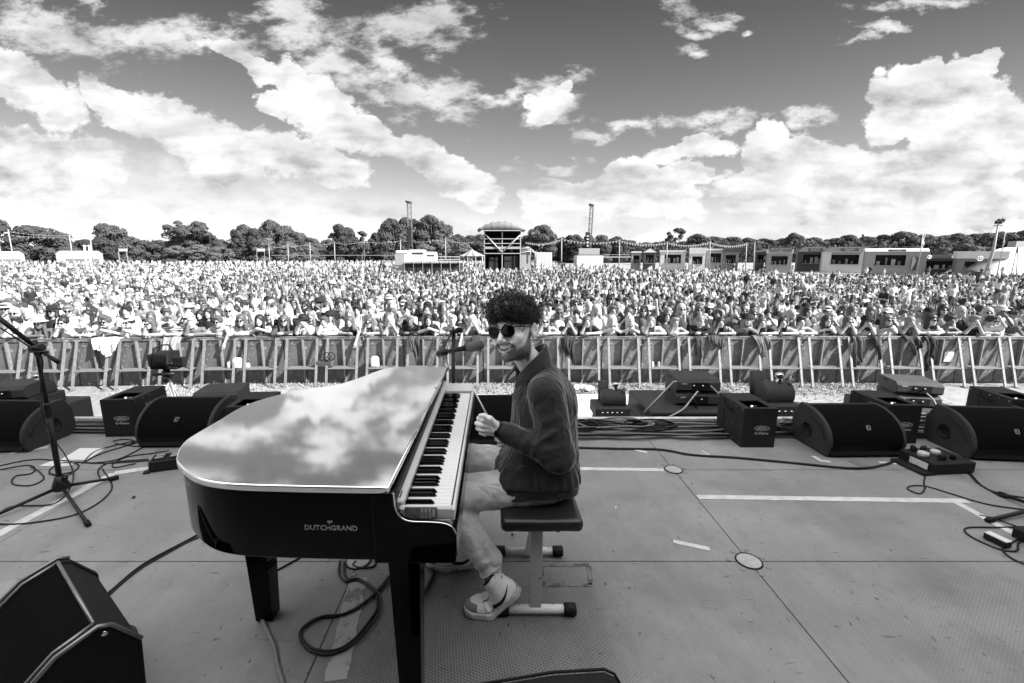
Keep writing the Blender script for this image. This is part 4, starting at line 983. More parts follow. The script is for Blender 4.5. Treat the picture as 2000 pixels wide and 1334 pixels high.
# ================================================================== BENCH
bench = thing('piano_bench', 'black padded piano bench on a chipped white metal stand', 'bench', (.185, 1.93, 0))
M_leather = mat('bench_leather', .012, .35, bump=.3, bscale=140, spec=.5)
def bsdf(P):
    d = rbox(P, (.190, 1.925, .470), (.168, .285, .029), .024)
    sag = .030*np.exp(-(((P[..., 0]-.18)/.13)**2+((P[..., 1]-1.93)/.17)**2)); d = d+np.where(P[..., 2] > .47, sag, 0)
    return d-.0012*nzf(P, 31, 40)+.002*np.exp(-((P[..., 2]-.460)/.003)**2)
make('seat', bsdf, (.0, 1.61, .42), (.38, 2.24, .52), .006, M_leather, bench)
M_chip = mat('chipped_white_paint', .62, .45, wear=.14, wv=.02, var=.1, vscale=10, stretch=(3, 3, 3))
pn, pf = at(1045, 1207), at(1045, 1090)
for i, (y, x0, x1) in enumerate(((pn.y+.02, -.002, .352), (pf.y+.02, -.01, .352))):
    m = MB(); m.cyl((x0+.05, y, .027), (x1-.045, y, .027), .0195, 16); o = m.build('foot_tube', M_chip, bench)
    for a, b in ((x0, x0+.062), (x1-.055, x1)): m = MB(); m.lathe([(.012, 0), (.025, .003), (.0265, .012), (.0265, b-a-.004), (.024, b-a)], (a, y, .027), 18, axis=(1, 0, 0)); m.build('rubber_cap', M_rub, o)
x = .172
m = MB(); m.box((x+.004, pn.y+.02, .245), (.048, .022, .405)); m.build('leg', mat('bare_metal', .5, .45, metal=.35, wear=.05, wv=.1), bench, bevel=.002)
m = MB(); m.box((x+.030, pf.y+.0, .225), (.040, .022, .41), ry=R(9)); m.build('leg', M_chip, bench, bevel=.002)
m = MB(); m.box((x+.01, (pn.y+pf.y)/2+.02, .430), (.05, pf.y-pn.y, .02)); m.cyl((x-.05, 1.78, .38), (x+.09, 1.78, .38), .008, 10); m.lathe([(.004, 0), (.020, .003), (.020, .018), (.004, .02)], (x+.09, 1.78, .38), 12, axis=(1, 0, 0)); m.build('height_frame', M_blk, bench)
# ================================================================== STAGE GEAR
M_grille = mat('monitor_grille', .004, .9, bump=.9, bscale=600, var=.8, vscale=260, spec=.05); M_cab = mat('cabinet_paint', .009, .6, bump=.6, bscale=380, var=.15, vscale=7, spec=.14)
M_cap = mat('cabinet_side_paint', .034, .6, bump=.6, bscale=380, var=.2, vscale=7, spec=.2); M_pit = mat('pit_lit_cabinet_paint', .05, .6, bump=.5, bscale=300, var=.2, vscale=5, spec=.2)  # second paint is lightened, as the pit cabinets stand in brighter light
M_mark = mat('light_print', .42, .5)
def frame_from(o, rz):
    return Matrix.Translation(Vector(o)) @ Matrix.Rotation(rz, 4, 'Z')
def loft_x(mb, poly, w0, w1, mi=0, smooth=False): return mb.profile(poly, w0, w1, mi, smooth)
def monitor(name, label, loc, rz, Wd=.66, Dp=.47, Hh=.335, grp='low wedge monitors along the stage front', mark=True, k=1.):
    "front towards -y; curved grille from the top back down to the front lip"
    t = thing(name, label, 'stage monitor', loc, rz, grp); ROOT[t.name] = Matrix.Identity(4)
    h = Wd/2; e_ = .028
    arc = [(Dp*(.30-.30*0)-.0, Hh)]
    arc = []
    for i in range(9):
        a = i/8; y = -Dp/2+.015+(Dp*.66)*(1-math.cos(a*PI/2*.98)); z = .105+(Hh-.105)*math.sin(a*PI/2*.98)
        arc.append((y, z))
    side = [(-Dp/2+.045, .0), (Dp/2-.06, .0), (Dp/2, .055), (Dp/2, Hh*.62), (Dp/2-.075, Hh)]+arc[::-1]
    cy_ = 0; 
    for s in (-1, 1):
        x0, x1 = (-h, -h+e_) if s < 0 else (h-e_, h)
        m = MB(); sc = [(y*1.0, z) for y, z in side]; m.profile([(y, z) for y, z in sc], x0, x1, 0)
        o = m.build('end_cap', M_cap, t, bevel=.012, fixn=True)
        m = MB(); xo = s*(h+.0012); cyl_c = (xo, .045, .135); m.lathe([(.062, -.001), (.062, .002), (.055, .0035), (.050, -.006), (.012, -.006), (.010, .002)], cyl_c, 24, axis=(s, 0, 0)); m.build('pole_socket', M_rub, o)
        m = MB(); P_ = []                      # recessed handle slot: a slim dark crescent parallel to the grille
        for i in range(9):
            a = .18+.64*i/8; P_.append((xo, -Dp/2+.015+.047+(Dp*.60)*(1-math.cos(a*PI/2)), .060+(Hh-.118)*math.sin(a*PI/2)))
        m.tube(P_, [.002]+[.011]*7+[.002], 8, flat=.35); m.build('handle_slot', M_rub, o)
        m = MB(); m.tube([(xo, y_+.012, z_-.006) for y_, z_ in arc], .0035, 5); m.build('edge_rib', M_cap, o)
    m = MB(); hp = [(y_+.010, z_-.010) for y_, z_ in arc]; pr_ = hp+[(Dp/2-.085, Hh-.012), (Dp/2-.012, Hh*.62), (Dp/2-.012, .06), (Dp/2-.07, .006), (-Dp/2+.055, .006)]
    m.profile(pr_, -h+e_, h-e_, 0); m.build('cabinet_body', M_cab, t, fixn=True)
    m = MB(); gp = [(y_+.004, z_-.003) for y_, z_ in arc]; n_ = len(gp)
    V = [(-h+e_-.002, y_, z_) for y_, z_ in gp]+[(h-e_+.002, y_, z_) for y_, z_ in gp]; m.add(V, [(i, n_+i, n_+i+1, i+1) for i in range(n_-1)], 0, True)
    V2 = [(x, y_+.004, z_-.003) for x, y_, z_ in V]; m.add(V2, [(i, i+1, n_+i+1, n_+i) for i in range(n_-1)], 0, True); m.build('grille', M_grille, t)
    m = MB(); m.box((0, -Dp/2+.045, .052), (Wd-2*e_, .008, .07), rx=R(-28)); m.build('front_lip', M_cab, t)
    if mark:
        i = 3; y_, z_ = gp[i]; dy, dz = gp[i+1][0]-gp[i-1][0], gp[i+1][1]-gp[i-1][1]; up_ = Vector((0, dy, dz)).normalized(); nn_ = Vector((0, -dz, dy)).normalized()
        o_ = Vector((.02, y_, z_))+nn_*.004; m = MB()
        a, b, c, d = [o_+Vector((x, 0, 0))+up_*v_ for x, v_ in ((-.016, -.017), (.010, -.017), (.016, .017), (-.010, .017))]
        for p_, q_ in ((a, b), (b, c), (c, d), (d, a)): m.tube([p_, q_], .0016, 4)
        m.tube([o_+up_*-.008+Vector((-.006, 0, 0)), o_+up_*.010+Vector((-.002, 0, 0))], .0016, 4); m.tube([o_+up_*-.008+Vector((-.006, 0, 0)), o_+up_*-.012+Vector((.006, 0, 0))], .0016, 4)
        m.build('maker_mark', M_mark, t)
    ROOT[t.name] = frame_from(loc, rz)
    return t
G1 = monitor('stage_monitor', 'stage monitor in front of two flame boxes at right, wholly in view', (0, 0, 0), R(0), .60)
def mon_at(o, side, px, py, rz):
    "stand a monitor with its front foot corner on a point of the deck"
    p = at(px, py, 0); c_, s_ = math.cos(rz), math.sin(rz); lx, ly = side*.30, -.19; o.location = (p.x-lx*c_+ly*s_, p.y-lx*s_-ly*c_, 0); o.rotation_euler = (0, 0, rz)
mon_at(G1, -1, 1612, 893, R(1))
def mon_copy(label, side, px, py, rz):
    c = copy_tree(G1); mon_at(c, side, px, py, rz); c['label'] = label; return c
mon_copy('stage monitor cut by the right edge of the picture, power box at its foot', -1, 1890, 898, R(-5))
mon_copy('stage monitor half hidden by the curved tail of the piano, beside the left flame box', -1, 271, 874, R(1))
mon_copy('stage monitor cut by the left edge of the picture, mic stand pole in front', 1, 56, 884, R(-1))
mon_copy('stage monitor glimpsed between the keyboard and the player, most of it hidden', 1, 1010, 868, R(2))

# big foreground wedge, bottom left
def big_wedge():
    t = thing('wedge_monitor', 'large black wedge monitor with metal-edged grille filling the lower left corner', 'stage monitor', (-1.35, 1.15, 0))
    # corners from the picture at their real heights
    a = at(112, 1091, .40); b = at(285, 1245, .0)
    A = at(112, 1090, .42)            # top far corner of the grille
    B = at(190, 1222, .42)            # top near corner
    ax_ = (B-A); L = ax_.length; ax_.normalize()         # along the cabinet width
    s_ = Vector((-ax_.y, ax_.x, 0)); s_ = s_ if s_.x < 0 else -s_    # grille faces the left
    def pt(u, v_, z): p = A+ax_*u+s_*v_; return Vector((p.x, p.y, z))
    pr = [(-.085, .0), (-.100, .30), (-.032, .400), (.0, .415), (.10, .385), (.42, .13), (.45, .07), (.42, .0)]
    m = MB(); n_ = len(pr)
    for (u0, u1) in ((0, .03), (L-.03, L)):
        V = [pt(u0, v_, z) for v_, z in pr]+[pt(u1, v_, z) for v_, z in pr]
        mm = MB(); mm.add(V, [(i, (i+1) % n_, n_+(i+1) % n_, n_+i) for i in range(n_)]+[tuple(range(n_))[::-1], tuple(range(n_, 2*n_))]); mm.build('side_panel', M_cab, t, bevel=.006, fixn=True)
    m = MB(); pi = [(-.079, .004), (-.093, .297), (-.029, .393), (-.004, .407), (.0, .404), (.10, .370), (.41, .12), (.438, .07), (.41, .004)]; n_ = len(pi)
    V = [pt(.03, v_, z) for v_, z in pi]+[pt(L-.03, v_, z) for v_, z in pi]; m.add(V, [(i, (i+1) % n_, n_+(i+1) % n_, n_+i) for i in range(n_)]+[tuple(range(n_))[::-1], tuple(range(n_, 2*n_))]); m.build('cabinet_body', M_cab, t, fixn=True)
    m = MB(); gp = [(.012, .408), (.10, .378), (.415, .128)]; n_ = 3
    V = [pt(u, v_, z+.003) for u in (.034, L-.034) for v_, z in gp]; m.add(V, [(i, i+1, n_+i+1, n_+i) for i in range(2)]); m.build('grille', M_grille, t)
    m = MB()
    for u in (.026, L-.026): m.tube([pt(u, .002, .416), pt(u, .10, .386), pt(u, .42, .132)], .0065, 6)
    m.tube([pt(.026, .004, .416), pt(L-.026, .004, .416)], .0065, 6); m.tube([pt(-.002, -.032, .402), pt(-.002, .0, .418), pt(-.002, .10, .388), pt(-.002, .42, .133)], .007, 6); m.tube([pt(L+.002, -.098, .30), pt(L+.002, -.032, .402), pt(L+.002, .0, .418), pt(L+.002, .10, .388), pt(L+.002, .42, .133)], .007, 6)
    m.build('metal_edging', mat('worn_edging', .20, .35, metal=.7, wear=.2, wv=.5), t)
    m = MB(); c = pt(L+.003, -.012, .385); m.lathe([(.002, 0), (.009, .001), (.008, .004)], c, 12, axis=ax_); m.build('corner_bolt', M_chrome, t)
big_wedge()
# foreground black monitor top at the very bottom
t = thing('wedge_monitor', 'black cabinet top just rising into the picture at the bottom, under the bench', 'stage monitor', (.10, .86, 0))
m = MB(); pr = []
for px, py in ((900, 1345), (990, 1330), (1080, 1315), (1180, 1309), (1200, 1318), (1214, 1342)): p = aty(px, py, 1.02); pr.append((p.x, p.z))
pr = [(pr[0][0]-.25, pr[0][1]-.03)]+pr; pr = pr+[(pr[-1][0]+.03, .0), (pr[0][0], .0)]
V = [(x, 1.02, z) for x, z in pr]+[(x, .70, z) for x, z in pr]; n_ = len(pr); m.add(V, [(i, (i+1) % n_, n_+(i+1) % n_, n_+i) for i in range(n_)]+[tuple(range(n_))[::-1], tuple(range(n_, 2*n_))]); m.build('cabinet_body', M_cab, t, bevel=.01, fixn=True)
m = MB(); m.tube([(x, 1.022, z+.001) for x, z in pr[1:7]], .004, 6); m.build('edge_rib', M_cab, t)

# flame boxes
def scallop(m, c, rx, rz_, ux, uz, lobes=8, r=.0011):
    pts = []
    for i in range(72):
        a = 2*PI*i/72; k_ = 1+.10*abs(math.sin(a*lobes/2)); pts.append(Vector(c)+Vector(ux)*rx*k_*math.cos(a)*(1 if abs(math.cos(a)) < .9 else 1.02)+Vector(uz)*rz_*k_*math.sin(a))
    m.tube(pts, r, 4, closed=True)
def flame_box(label, loc, rz, Wd=.27, Dp=.42, Hh=.33):
    t = thing('flame_box', label, 'flame machine', loc, rz, 'black flame effect boxes on the stage front'); ROOT[t.name] = Matrix.Identity(4); w_ = .008
    m = MB(); h = Wd/2; d = Dp/2
    m.box((-h+w_/2, 0, Hh/2), (w_, Dp, Hh)); m.box((h-w_/2, 0, Hh/2), (w_, Dp, Hh)); m.box((0, -d+w_/2, Hh/2), (Wd-2*w_, w_, Hh)); m.box((0, d-w_/2, Hh/2), (Wd-2*w_, w_, Hh)); m.box((0, 0, w_/2+.006), (Wd-2*w_, Dp-2*w_, w_))
    # top plate with the nozzle opening
    ox0, ox1, oy0, oy1 = -.085, .085, -d+.035, -d+.205; z = Hh-w_/2+.002
    for (x0, x1, y0, y1) in ((-h+w_, ox0, -d+w_, d-w_), (ox1, h-w_, -d+w_, d-w_), (ox0, ox1, -d+w_, oy0), (ox0, ox1, oy1, d-w_)): m.box(((x0+x1)/2, (y0+y1)/2, z-.001), (x1-x0, y1-y0, w_))
    o = m.build('casing', M_blk2, t)
    m = MB(); m.box((0, (oy0+oy1)/2, Hh-.075), (.168, .168, .006)); m.build('well_floor', M_rub, t)
    m = MB(); m.cyl((-.01, (oy0+oy1)/2, Hh-.07), (-.01, (oy0+oy1)/2, Hh-.012), .012, 12); m.box((.02, (oy0+oy1)/2+.01, Hh-.035), (.03, .012, .03)); m.build('nozzle', M_chrome, t)
    m = MB(); m.box((-h-.002, d-.115, Hh/2), (.003, .004, Hh-.01)); m.build('door_seam', M_rub, t)
    m = MB(); m.tube([(-h-.002, -.02, .26), (-h-.022, -.015, .255), (-h-.022, .055, .255), (-h-.002, .06, .26)], .006, 6); m.box((-h-.001, .02, .258), (.003, .12, .055)); m.build('handle', M_rub, t)
    for i, (y, z) in enumerate([(-d+.03, Hh-.02), (-d+.12, Hh-.02), (-d+.21, Hh-.02), (-d+.03, .02), (-d+.15, .02), (d-.02, .03), (d-.02, Hh-.02), (-.05, .15), (.03, .12), (-d+.03, .17)]):
        m = MB(); m.lathe([(.004, 0), (.0035, .0015)], (-h, y, z), 8, axis=(-1, 0, 0)); m.build('screw', M_chrome, t)
        m = MB(); m.lathe([(.004, 0), (.0035, .0015)], (h, y, z), 8, axis=(1, 0, 0)); m.build('screw', M_chrome, t)
    m = MB()
    for i in range(3): m.box((h+.001, -.06+.045*i, .20), (.003, .028, .10))
    m.build('control_panel', M_grey, t)
    fy = -d-.001
    m = MB(); scallop(m, (.02, fy, .165), .056, .018, (1, 0, 0), (0, 0, 1), 10); scallop(m, (.02, fy, .165), .050, .013, (1, 0, 0), (0, 0, 1), 10, .0007); m.build('badge_outline', M_mark, t)
    for tx, sz, z in (('galaxis', .028, .166), ('G-Flame', .031, .122)):
        text(tx, sz, M_mark, frame((.02, fy, z), (1, 0, 0), (0, 0, 1)), 'box_lettering', t, .0005, sx=1.05 if tx[0] == 'G' else 1.0)
    ROOT[t.name] = frame_from(loc, rz); return t
F1 = flame_box('flame box with opened top, left one of the two beside the right-hand monitors', (2.13, 3.66, 0), R(0))
def fb_copy(label, loc, rz):
    c = copy_tree(F1); c.location = loc; c.rotation_euler = (0, 0, rz); c['label'] = label; return c
fb_copy('flame box standing between the two right-hand monitors, partly hidden by one', (3.36, 3.74, 0), R(-2))
fb_copy('flame box on the left side of the stage, left of the piano tail', (-3.22, 3.88, 0), R(3))
fb_copy('flame box behind the monitor at the right edge, only its top in view', (4.55, 3.86, 0), R(-8))
for i, (px, py, l_) in enumerate(((510, 778, 'flame box behind the piano lid beside the left monitor, only its top in view'),)):
    p = at(px, py, .33); fb_copy(l_, (p.x-.05, 3.70, 0), R(3))

# cones of light control gear standing in the pit on boxes
def snow_machine(label, loc, rz):
    t = thing('smoke_machine', label, 'effect machine', loc, rz, 'effect machines standing in front of the stage'); ROOT[t.name] = Matrix.Identity(4)
    m = MB(); m.box((0, 0, .065), (.40, .34, .13), bev=.012); m.build('base_case', M_pit, t)
    m = MB(); m.lathe([(.105, -.13), (.112, -.12), (.112, .12), (.105, .13)], (.03, 0, .19), 24, axis=(1, 0, 0)); m.build('drum', M_pit, t)
    m = MB(); m.cyl((-.05, .12, .14), (-.05, .16, .36), .062, 20); m.build('chimney', M_pit, t)
    m = MB(); m.lathe([(.02, 0), (.03, .01), (.03, .05), (.022, .06), (.022, .075), (.034, .08), (.034, .11), (.02, .12)], (.05, -.02, .27), 16); m.build('valve', M_chrome, t)
    m = MB(); m.cyl((.14, -.04, .28), (.14, -.04, .37), .009, 8); m.box((.14, -.04, .375), (.05, .014, .014)); m.box((.14, -.06, .32), (.035, .04, .035)); m.build('tap', M_alud, t)
    for i in range(5): m = MB(); m.lathe([(.012, 0), (.012, .006)], (-.12+.055*i, -.17, .07), 10, axis=(0, -1, 0)); m.build('socket', M_chrome, t)
    ROOT[t.name] = frame_from(loc, rz); return t
def place_top(px, py, Y): p = aty(px, py, Y); return p
p = aty(1190, 808, 5.1); SM = snow_machine('effect machine with chimney standing behind the cable pile, right of the player', (p.x, 5.1, p.z), R(0))
p = aty(1500, 806, 5.0); c = copy_tree(SM); c.location = (p.x, 5.0, p.z); c.scale = (1.25, 1.25, 1.25); c['label'] = 'larger effect machine with chimney behind the flame box at the right'
p = aty(95, 800, 5.6); c = copy_tree(SM); c.location = (p.x-.1, 5.6, aty(-30, 800, 5.4).z+.02); c['label'] = 'effect machine at the far left, only its chimney above the monitor'
# plinths under them (subs in the pit)
def sub_box(label, x0, x1, y0, y1, ztop, grp='black subwoofer cabinets in front of the stage'):
    t = thing('subwoofer', label, 'subwoofer', ((x0+x1)/2, (y0+y1)/2, GZ), 0, grp)
    m = MB(); m.box(((x0+x1)/2, (y0+y1)/2, (GZ+ztop)/2), (x1-x0, y1-y0, ztop-GZ), bev=.015); m.build('cabinet_body', M_pit, t)
    m = MB(); m.box(((x0+x1)/2, y0-.003, (GZ+ztop)/2), (x1-x0-.08, .008, ztop-GZ-.08)); m.build('grille', M_grille, t)
    m = MB()
    for k_ in (.33, .66): m.box((x0+(x1-x0)*k_, (y0+y1)/2, ztop+.001), (.006, y1-y0-.04, .003))
    m.build('top_groove', M_rub, t); return t
def fill_pair(cx_, y_, zt, rz, lab):
    "two front-fill cabinets stacked and strapped"
    for j in (0, 1):
        z0 = zt+j*.165; loc = (cx_, y_, z0); t = thing('front_fill_speaker', lab[j], 'speaker', loc, rz, 'small fill loudspeakers stacked in pairs'); ROOT[t.name] = Matrix.Identity(4)
        m = MB(); m.profile([(.20, .0), (.22, .155), (-.16, .155), (-.22, .12), (-.22, .03), (-.18, .0)], -.25, .25, 0); m.build('cabinet_body', M_pit, t, bevel=.006, fixn=True)
        m = MB(); m.box((.02, -.215, .075), (.20, .02, .09)); m.build('rear_panel', M_rub, t)
        for x in (-.06, .04): m = MB(); m.lathe([(.013, 0), (.013, .012), (.008, .02)], (x, -.222, .085), 10, axis=(0, -1, 0)); m.build('connector', M_chrome, t)
        m = MB(); m.box((-.17, -.221, .105), (.06, .004, .012)); m.build('name_plate', M_mark, t)
        m = MB(); m.box((-.252, .05, .12), (.004, .10, .025)); m.build('handle_slot', M_rub, t)
        ROOT[t.name] = frame_from(loc, rz)
        for ch in t.children: ch.matrix_parent_inverse = Matrix.Identity(4)
YS = 5.35
p0 = aty(1262, 800, YS-.3); p1 = aty(1440, 800, YS-.3)
sub_box('wide black subwoofer behind the cables carrying two stacked fill speakers', p0.x, p1.x+.25, YS-.42, YS+.42, p0.z+.02)
c_ = aty(1352, 806, YS-.1); fill_pair(c_.x, YS-.02, p0.z+.022, R(-3), ('lower fill speaker of the centre pair, on the wide subwoofer', 'upper fill speaker of the centre pair, strapped on top'))
m = MB(); s0 = aty(1258, 806, YS-.44); s1 = aty(1316, 745, YS-.2); s2 = aty(1380, 745, YS-.2); s3 = aty(1425, 790, YS-.44)
m.tube([s0, s1, s2, s3], .012, 4, flat=.2); setp(m.build('ratchet_strap', M_alud), 'ratchet strap holding the centre pair of fill speakers down', 'strap')
m = MB(); a = aty(1363, 764, YS-.27); m.tube(smooth_path([a, aty(1350, 780, YS-.33), aty(1333, 800, YS-.43), aty(1300, 818, 4.9)], 6), .011, 6); setp(m.build('cable', M_alud), 'pale cable hanging from the centre fill speakers', 'cable')
m = MB(); m.tube(smooth_path([aty(1345, 766, YS-.26), aty(1358, 785, YS-.32), aty(1362, 800, YS-.33), aty(1385, 808, YS-.40)], 6), .010, 6); setp(m.build('cable', M_cable), 'black cable looping from the centre fill speakers onto the subwoofer', 'cable')
YS = 5.7
p0 = aty(1730, 804, YS-.3); sub_box('subwoofer behind the right-hand monitors carrying two fill speakers', p0.x, p0.x+1.0, YS-.4, YS+.4, p0.z+.02)
c_ = aty(1782, 800, YS-.1); fill_pair(c_.x, YS, p0.z+.022, R(-14), ('lower fill speaker of the right pair, behind the flame box', 'upper fill speaker of the right pair, cable dangling from it'))
m = MB(); m.tube(smooth_path([aty(1809, 768, YS-.3), aty(1822, 780, YS-.36), aty(1830, 796, YS-.42), aty(1834, 806, YS-.45)], 6), .010, 6); setp(m.build('cable', M_cable2), 'grey cable dangling from the right pair of fill speakers', 'cable')
p0 = aty(385, 806, 5.4); sub_box('subwoofer behind the left monitor carrying two fill speakers', p0.x-.4, p0.x+.75, 5.0, 5.8, p0.z)
c_ = aty(428, 800, 5.3); fill_pair(c_.x, 5.4, p0.z+.002, R(10), ('lower fill speaker of the left pair, behind the piano tail', 'upper fill speaker of the left pair, behind the piano tail'))
p0 = aty(-30, 800, 5.4); sub_box('subwoofer at the far left behind the leftmost monitor', p0.x-.2, p0.x+.9, 5.0, 5.9, p0.z+.02)
c_ = aty(18, 800, 5.3); fill_pair(c_.x, 5.4, p0.z+.022, R(12), ('lower fill speaker at the far left edge', 'upper fill speaker at the far left edge'))
p0 = aty(590, 806, 5.4); sub_box('long dark subwoofer glimpsed past the piano lid', p0.x-.5, p0.x+1.3, 5.0, 5.7, p0.z+.10)
p0 = aty(1165, 815, 5.3); sub_box('low plinth cabinet under the chimney machine right of the player', p0.x-.02, p0.x+.62, 4.85, 5.45, aty(1190, 808, 5.1).z-.002)
p0 = aty(1450, 812, 5.3); sub_box('plinth cabinet under the larger chimney machine', p0.x-.1, p0.x+.85, 4.75, 5.4, aty(1500, 806, 5.0).z-.002)

# ---------------- microphones
def mic(a, b, label, extra=None):
    "a: tail, b: head end"
    a, b = Vector(a), Vector(b); ax_ = (b-a).normalized(); L = (b-a).length
    t = thing('microphone', label, 'microphone', a)
    m = MB(); m.lathe([(.008, 0), (.0105, .004), (.0115, L*.35), (.0165, L*.66)], a, 20, axis=ax_); m.build('handle', M_rub, t)
    m = MB(); m.lathe([(.0165, L*.66), (.0235, L*.70), (.026, L*.76), (.0268, L*.90), (.0245, L*.97), (.016, L*1.0)], a, 24, axis=ax_); m.build('wind_shield', mat('foam_mesh', .09, .7, bump=1., bscale=900), t); return t
h_, t_ = aty(941, 673, 2.18), aty(853, 691, 2.44)
mic(aty(868, 688, 2.40), h_, 'dark vocal microphone on the boom in front of the player')
t = thing('microphone_stand', 'microphone stand behind the far corner of the piano lid', 'mic stand', (aty(880, 800, 2.75).x, 2.75, 0))
bx_ = aty(880, 800, 2.75).x; top = aty(886, 640, 2.75)
m = MB(); m.cyl((bx_, 2.75, .03), (top.x, 2.75, top.z-.02), .0125, 12); m.build('pole', M_blk, t)
m = MB(); m.lathe([(.11, 0), (.12, .012), (.11, .022), (.02, .034)], (bx_, 2.75, 0), 28); m.build('base', M_blk, t)
m = MB(); m.cyl((top.x-.02, 2.73, top.z-.03), (top.x+.035, 2.73, top.z-.01), .016, 10); m.box((top.x+.04, 2.72, top.z-.012), (.035, .012, .03)); m.build('clutch', M_blk, t)
m = MB(); m.tube([top, aty(862, 690, 2.42), aty(856, 692, 2.41)], [.006, .006, .009], 8); m.tube([aty(856, 692, 2.41), aty(872, 687, 2.385)], .018, 12); m.build('boom', M_blk, t)
m = MB(); m.tube(smooth_path([t_, aty(848, 697, 2.44), aty(855, 683, 2.5), aty(868, 655, 2.62), aty(879, 648, 2.73), aty(873, 700, 2.74), aty(884, 760, 2.74), aty(877, 800, 2.74)], 8), .0032, 6); setp(m.build('cable', M_cable2), 'thin grey microphone cable draped along the boom and pole', 'cable')
# tripod stand at the left
bs = at(123, 968, 0)
t = thing('microphone_stand', 'black tripod boom stand on the open deck at the left, no microphone in view', 'mic stand', (bs.x, bs.y, 0))
Yb = bs.y; hubz = .075; bt = aty(68, 664, Yb)
m = MB(); mid = aty(93, 800, Yb); m.cyl((bs.x, Yb, hubz), mid, .0155, 14); m.cyl(mid, bt, .0115, 14); m.lathe([(.0165, -.05), (.021, -.04), (.021, .03), (.016, .045)], mid, 14, axis=(bt-mid)); m.build('pole', M_blk, t)
m = MB(); m.lathe([(.022, -.035), (.042, -.03), (.046, .0), (.034, .03), (.022, .065)], (bs.x, Yb, hubz), 20); m.cyl((bs.x+.02, Yb, hubz+.05), (bs.x+.055, Yb-.01, hubz+.055), .012, 10); hub = m.build('hub', M_blk, t)
for px, py in ((228, 933), (172, 1024), (-40, 1020)):
    e_ = at(px, py, .014); m = MB(); st_ = Vector((bs.x, Yb, hubz-.01)); m.tube([st_+(e_-st_)*.08, e_], [.0105, .0095], 10); o = m.build('leg', M_blk, t)
    m = MB(); d_ = (e_-st_).normalized(); m.tube([e_-d_*.045, e_-d_*.03, e_+d_*.01], [.013, .0155, .014], 12); m.build('rubber_foot', M_rub, o)
bj = aty(72, 680, Yb-.03); ba, bb = aty(-60, 575, Yb-.20), aty(116, 709, Yb+.0)
m = MB(); m.tube([ba, bj+Vector((0, -.0, .0))], .0085, 10); m.tube([bj, bb], .0085, 10); m.tube([bj+(ba-bj)*.10, bj+(ba-bj)*.62], [.013, .0135], 10); m.tube([bb-(bb-bj)*.42, bb], .0125, 10); m.build('boom', M_blk, t)
m = MB(); m.cyl(bj+Vector((0, -.035, 0)), bj+Vector((0, .035, 0)), .022, 14); m.box(bj+Vector((0, 0, -.025)), (.03, .035, .04), bev=.005); k_ = bj+Vector((0, -.045, -.01)); m.cyl(k_, k_+Vector((.10, -.01, -.002)), .005, 8); m.lathe([(.004, 0), (.010, .004), (.010, .012), (.004, .016)], k_+Vector((.10, -.01, -.002)), 10, axis=(1, 0, 0)); m.build('clutch', M_blk, t)
m = MB(); m.tube(smooth_path([aty(0, 640, Yb-.1), bj+Vector((-.02, -.03, .02)), aty(82, 700, Yb-.02), aty(80, 760, Yb-.02), aty(88, 830, Yb-.02), at(128, 890, .06), at(143, 925, .012), at(133, 960, .06), at(100, 985, .012), at(20, 990, .006), at(-10, 1020, .006), at(60, 1021, .006), at(160, 1000, .006), at(218, 955, .006), at(200, 915, .006)], 8), .0045, 6); setp(m.build('cable', M_cable), 'black cable wound down the tripod stand and round its feet', 'cable')

# ---------------- power boxes
p = at(318, 905, .0); t = thing('power_box', 'black power distribution box with sockets beside the piano tail', 'power box', (p.x, p.y, 0))
q1, q2 = at(291, 925, 0), at(375, 913, 0); dx_ = (q2-q1).normalized(); Mx = frame(q1, dx_, Vector((-dx_.y, dx_.x, 0))); Lb = (q2-q1).length
m = MB(); m.M = Mx; m.box((Lb/2, .08, .042), (Lb, .15, .075), bev=.004); m.build('case', M_blk2, t)
for i in range(3):
    m = MB(); m.M = Mx; m.box((.055+i*.095, .08, .083), (.08, .095, .008), bev=.002); o = m.build('socket_plate', M_rub, t)
    m = MB(); m.M = Mx
    for yy in (.06, .10): m.box((.055+i*.095, yy, .089), (.05, .026, .005))
    m.build('socket_lid', M_alud, o)
m = MB(); m.M = Mx; m.box((-.015, .02, .006), (.04, .05, .01)); m.build('foot_bracket', M_blk, t)
p = at(1850, 925, 0); t = thing('power_box', 'black stage box with dials and plugs at the foot of the right-hand monitor', 'power box', (p.x, p.y, 0))
q1, q2 = at(1822, 929, 0), at(1903, 925, 0); dx_ = (q2-q1).normalized(); Mx = frame(q1, dx_, Vector((-dx_.y, dx_.x, 0))); Lb = (q2-q1).length
m = MB(); m.M = Mx; m.box((Lb/2, .13, .045), (Lb, .26, .08), bev=.004); m.box((-.03, .12, .012), (.10, .25, .012)); m.build('case', M_blk2, t)
m = MB(); m.M = Mx; m.box((-.012, .10, .05), (.004, .13, .045)); m.build('paper_label', M_tape, t)
for i, (x, y, r_) in enumerate(((.05, .13, .034), (.17, .15, .030), (.22, .07, .018))): m = MB(); m.M = Mx; m.lathe([(r_, .086), (r_, .115), (r_*.8, .12), (r_*.75, .112), (.004, .112)], (x, y, 0), 20); m.build('dial', M_mark if i < 2 else M_rub, t)
for i, (x, y) in enumerate(((.12, .06), (.14, .21), (.07, .22))): m = MB(); m.M = Mx; m.box((x, y, .105), (.05, .03, .04), bev=.006, rz=.5*i); m.build('plug', M_rub, t)
p = at(1795, 893, 0); t = thing('cable_coupler', 'black inline power coupler lying between the two right-hand monitors', 'plug', (p.x, p.y, 0))
m = MB(); m.tube([at(1772, 893, .03), at(1800, 888, .035), at(1812, 883, .03)], [.020, .032, .024], 10); m.build('plug_body', M_rub, t)
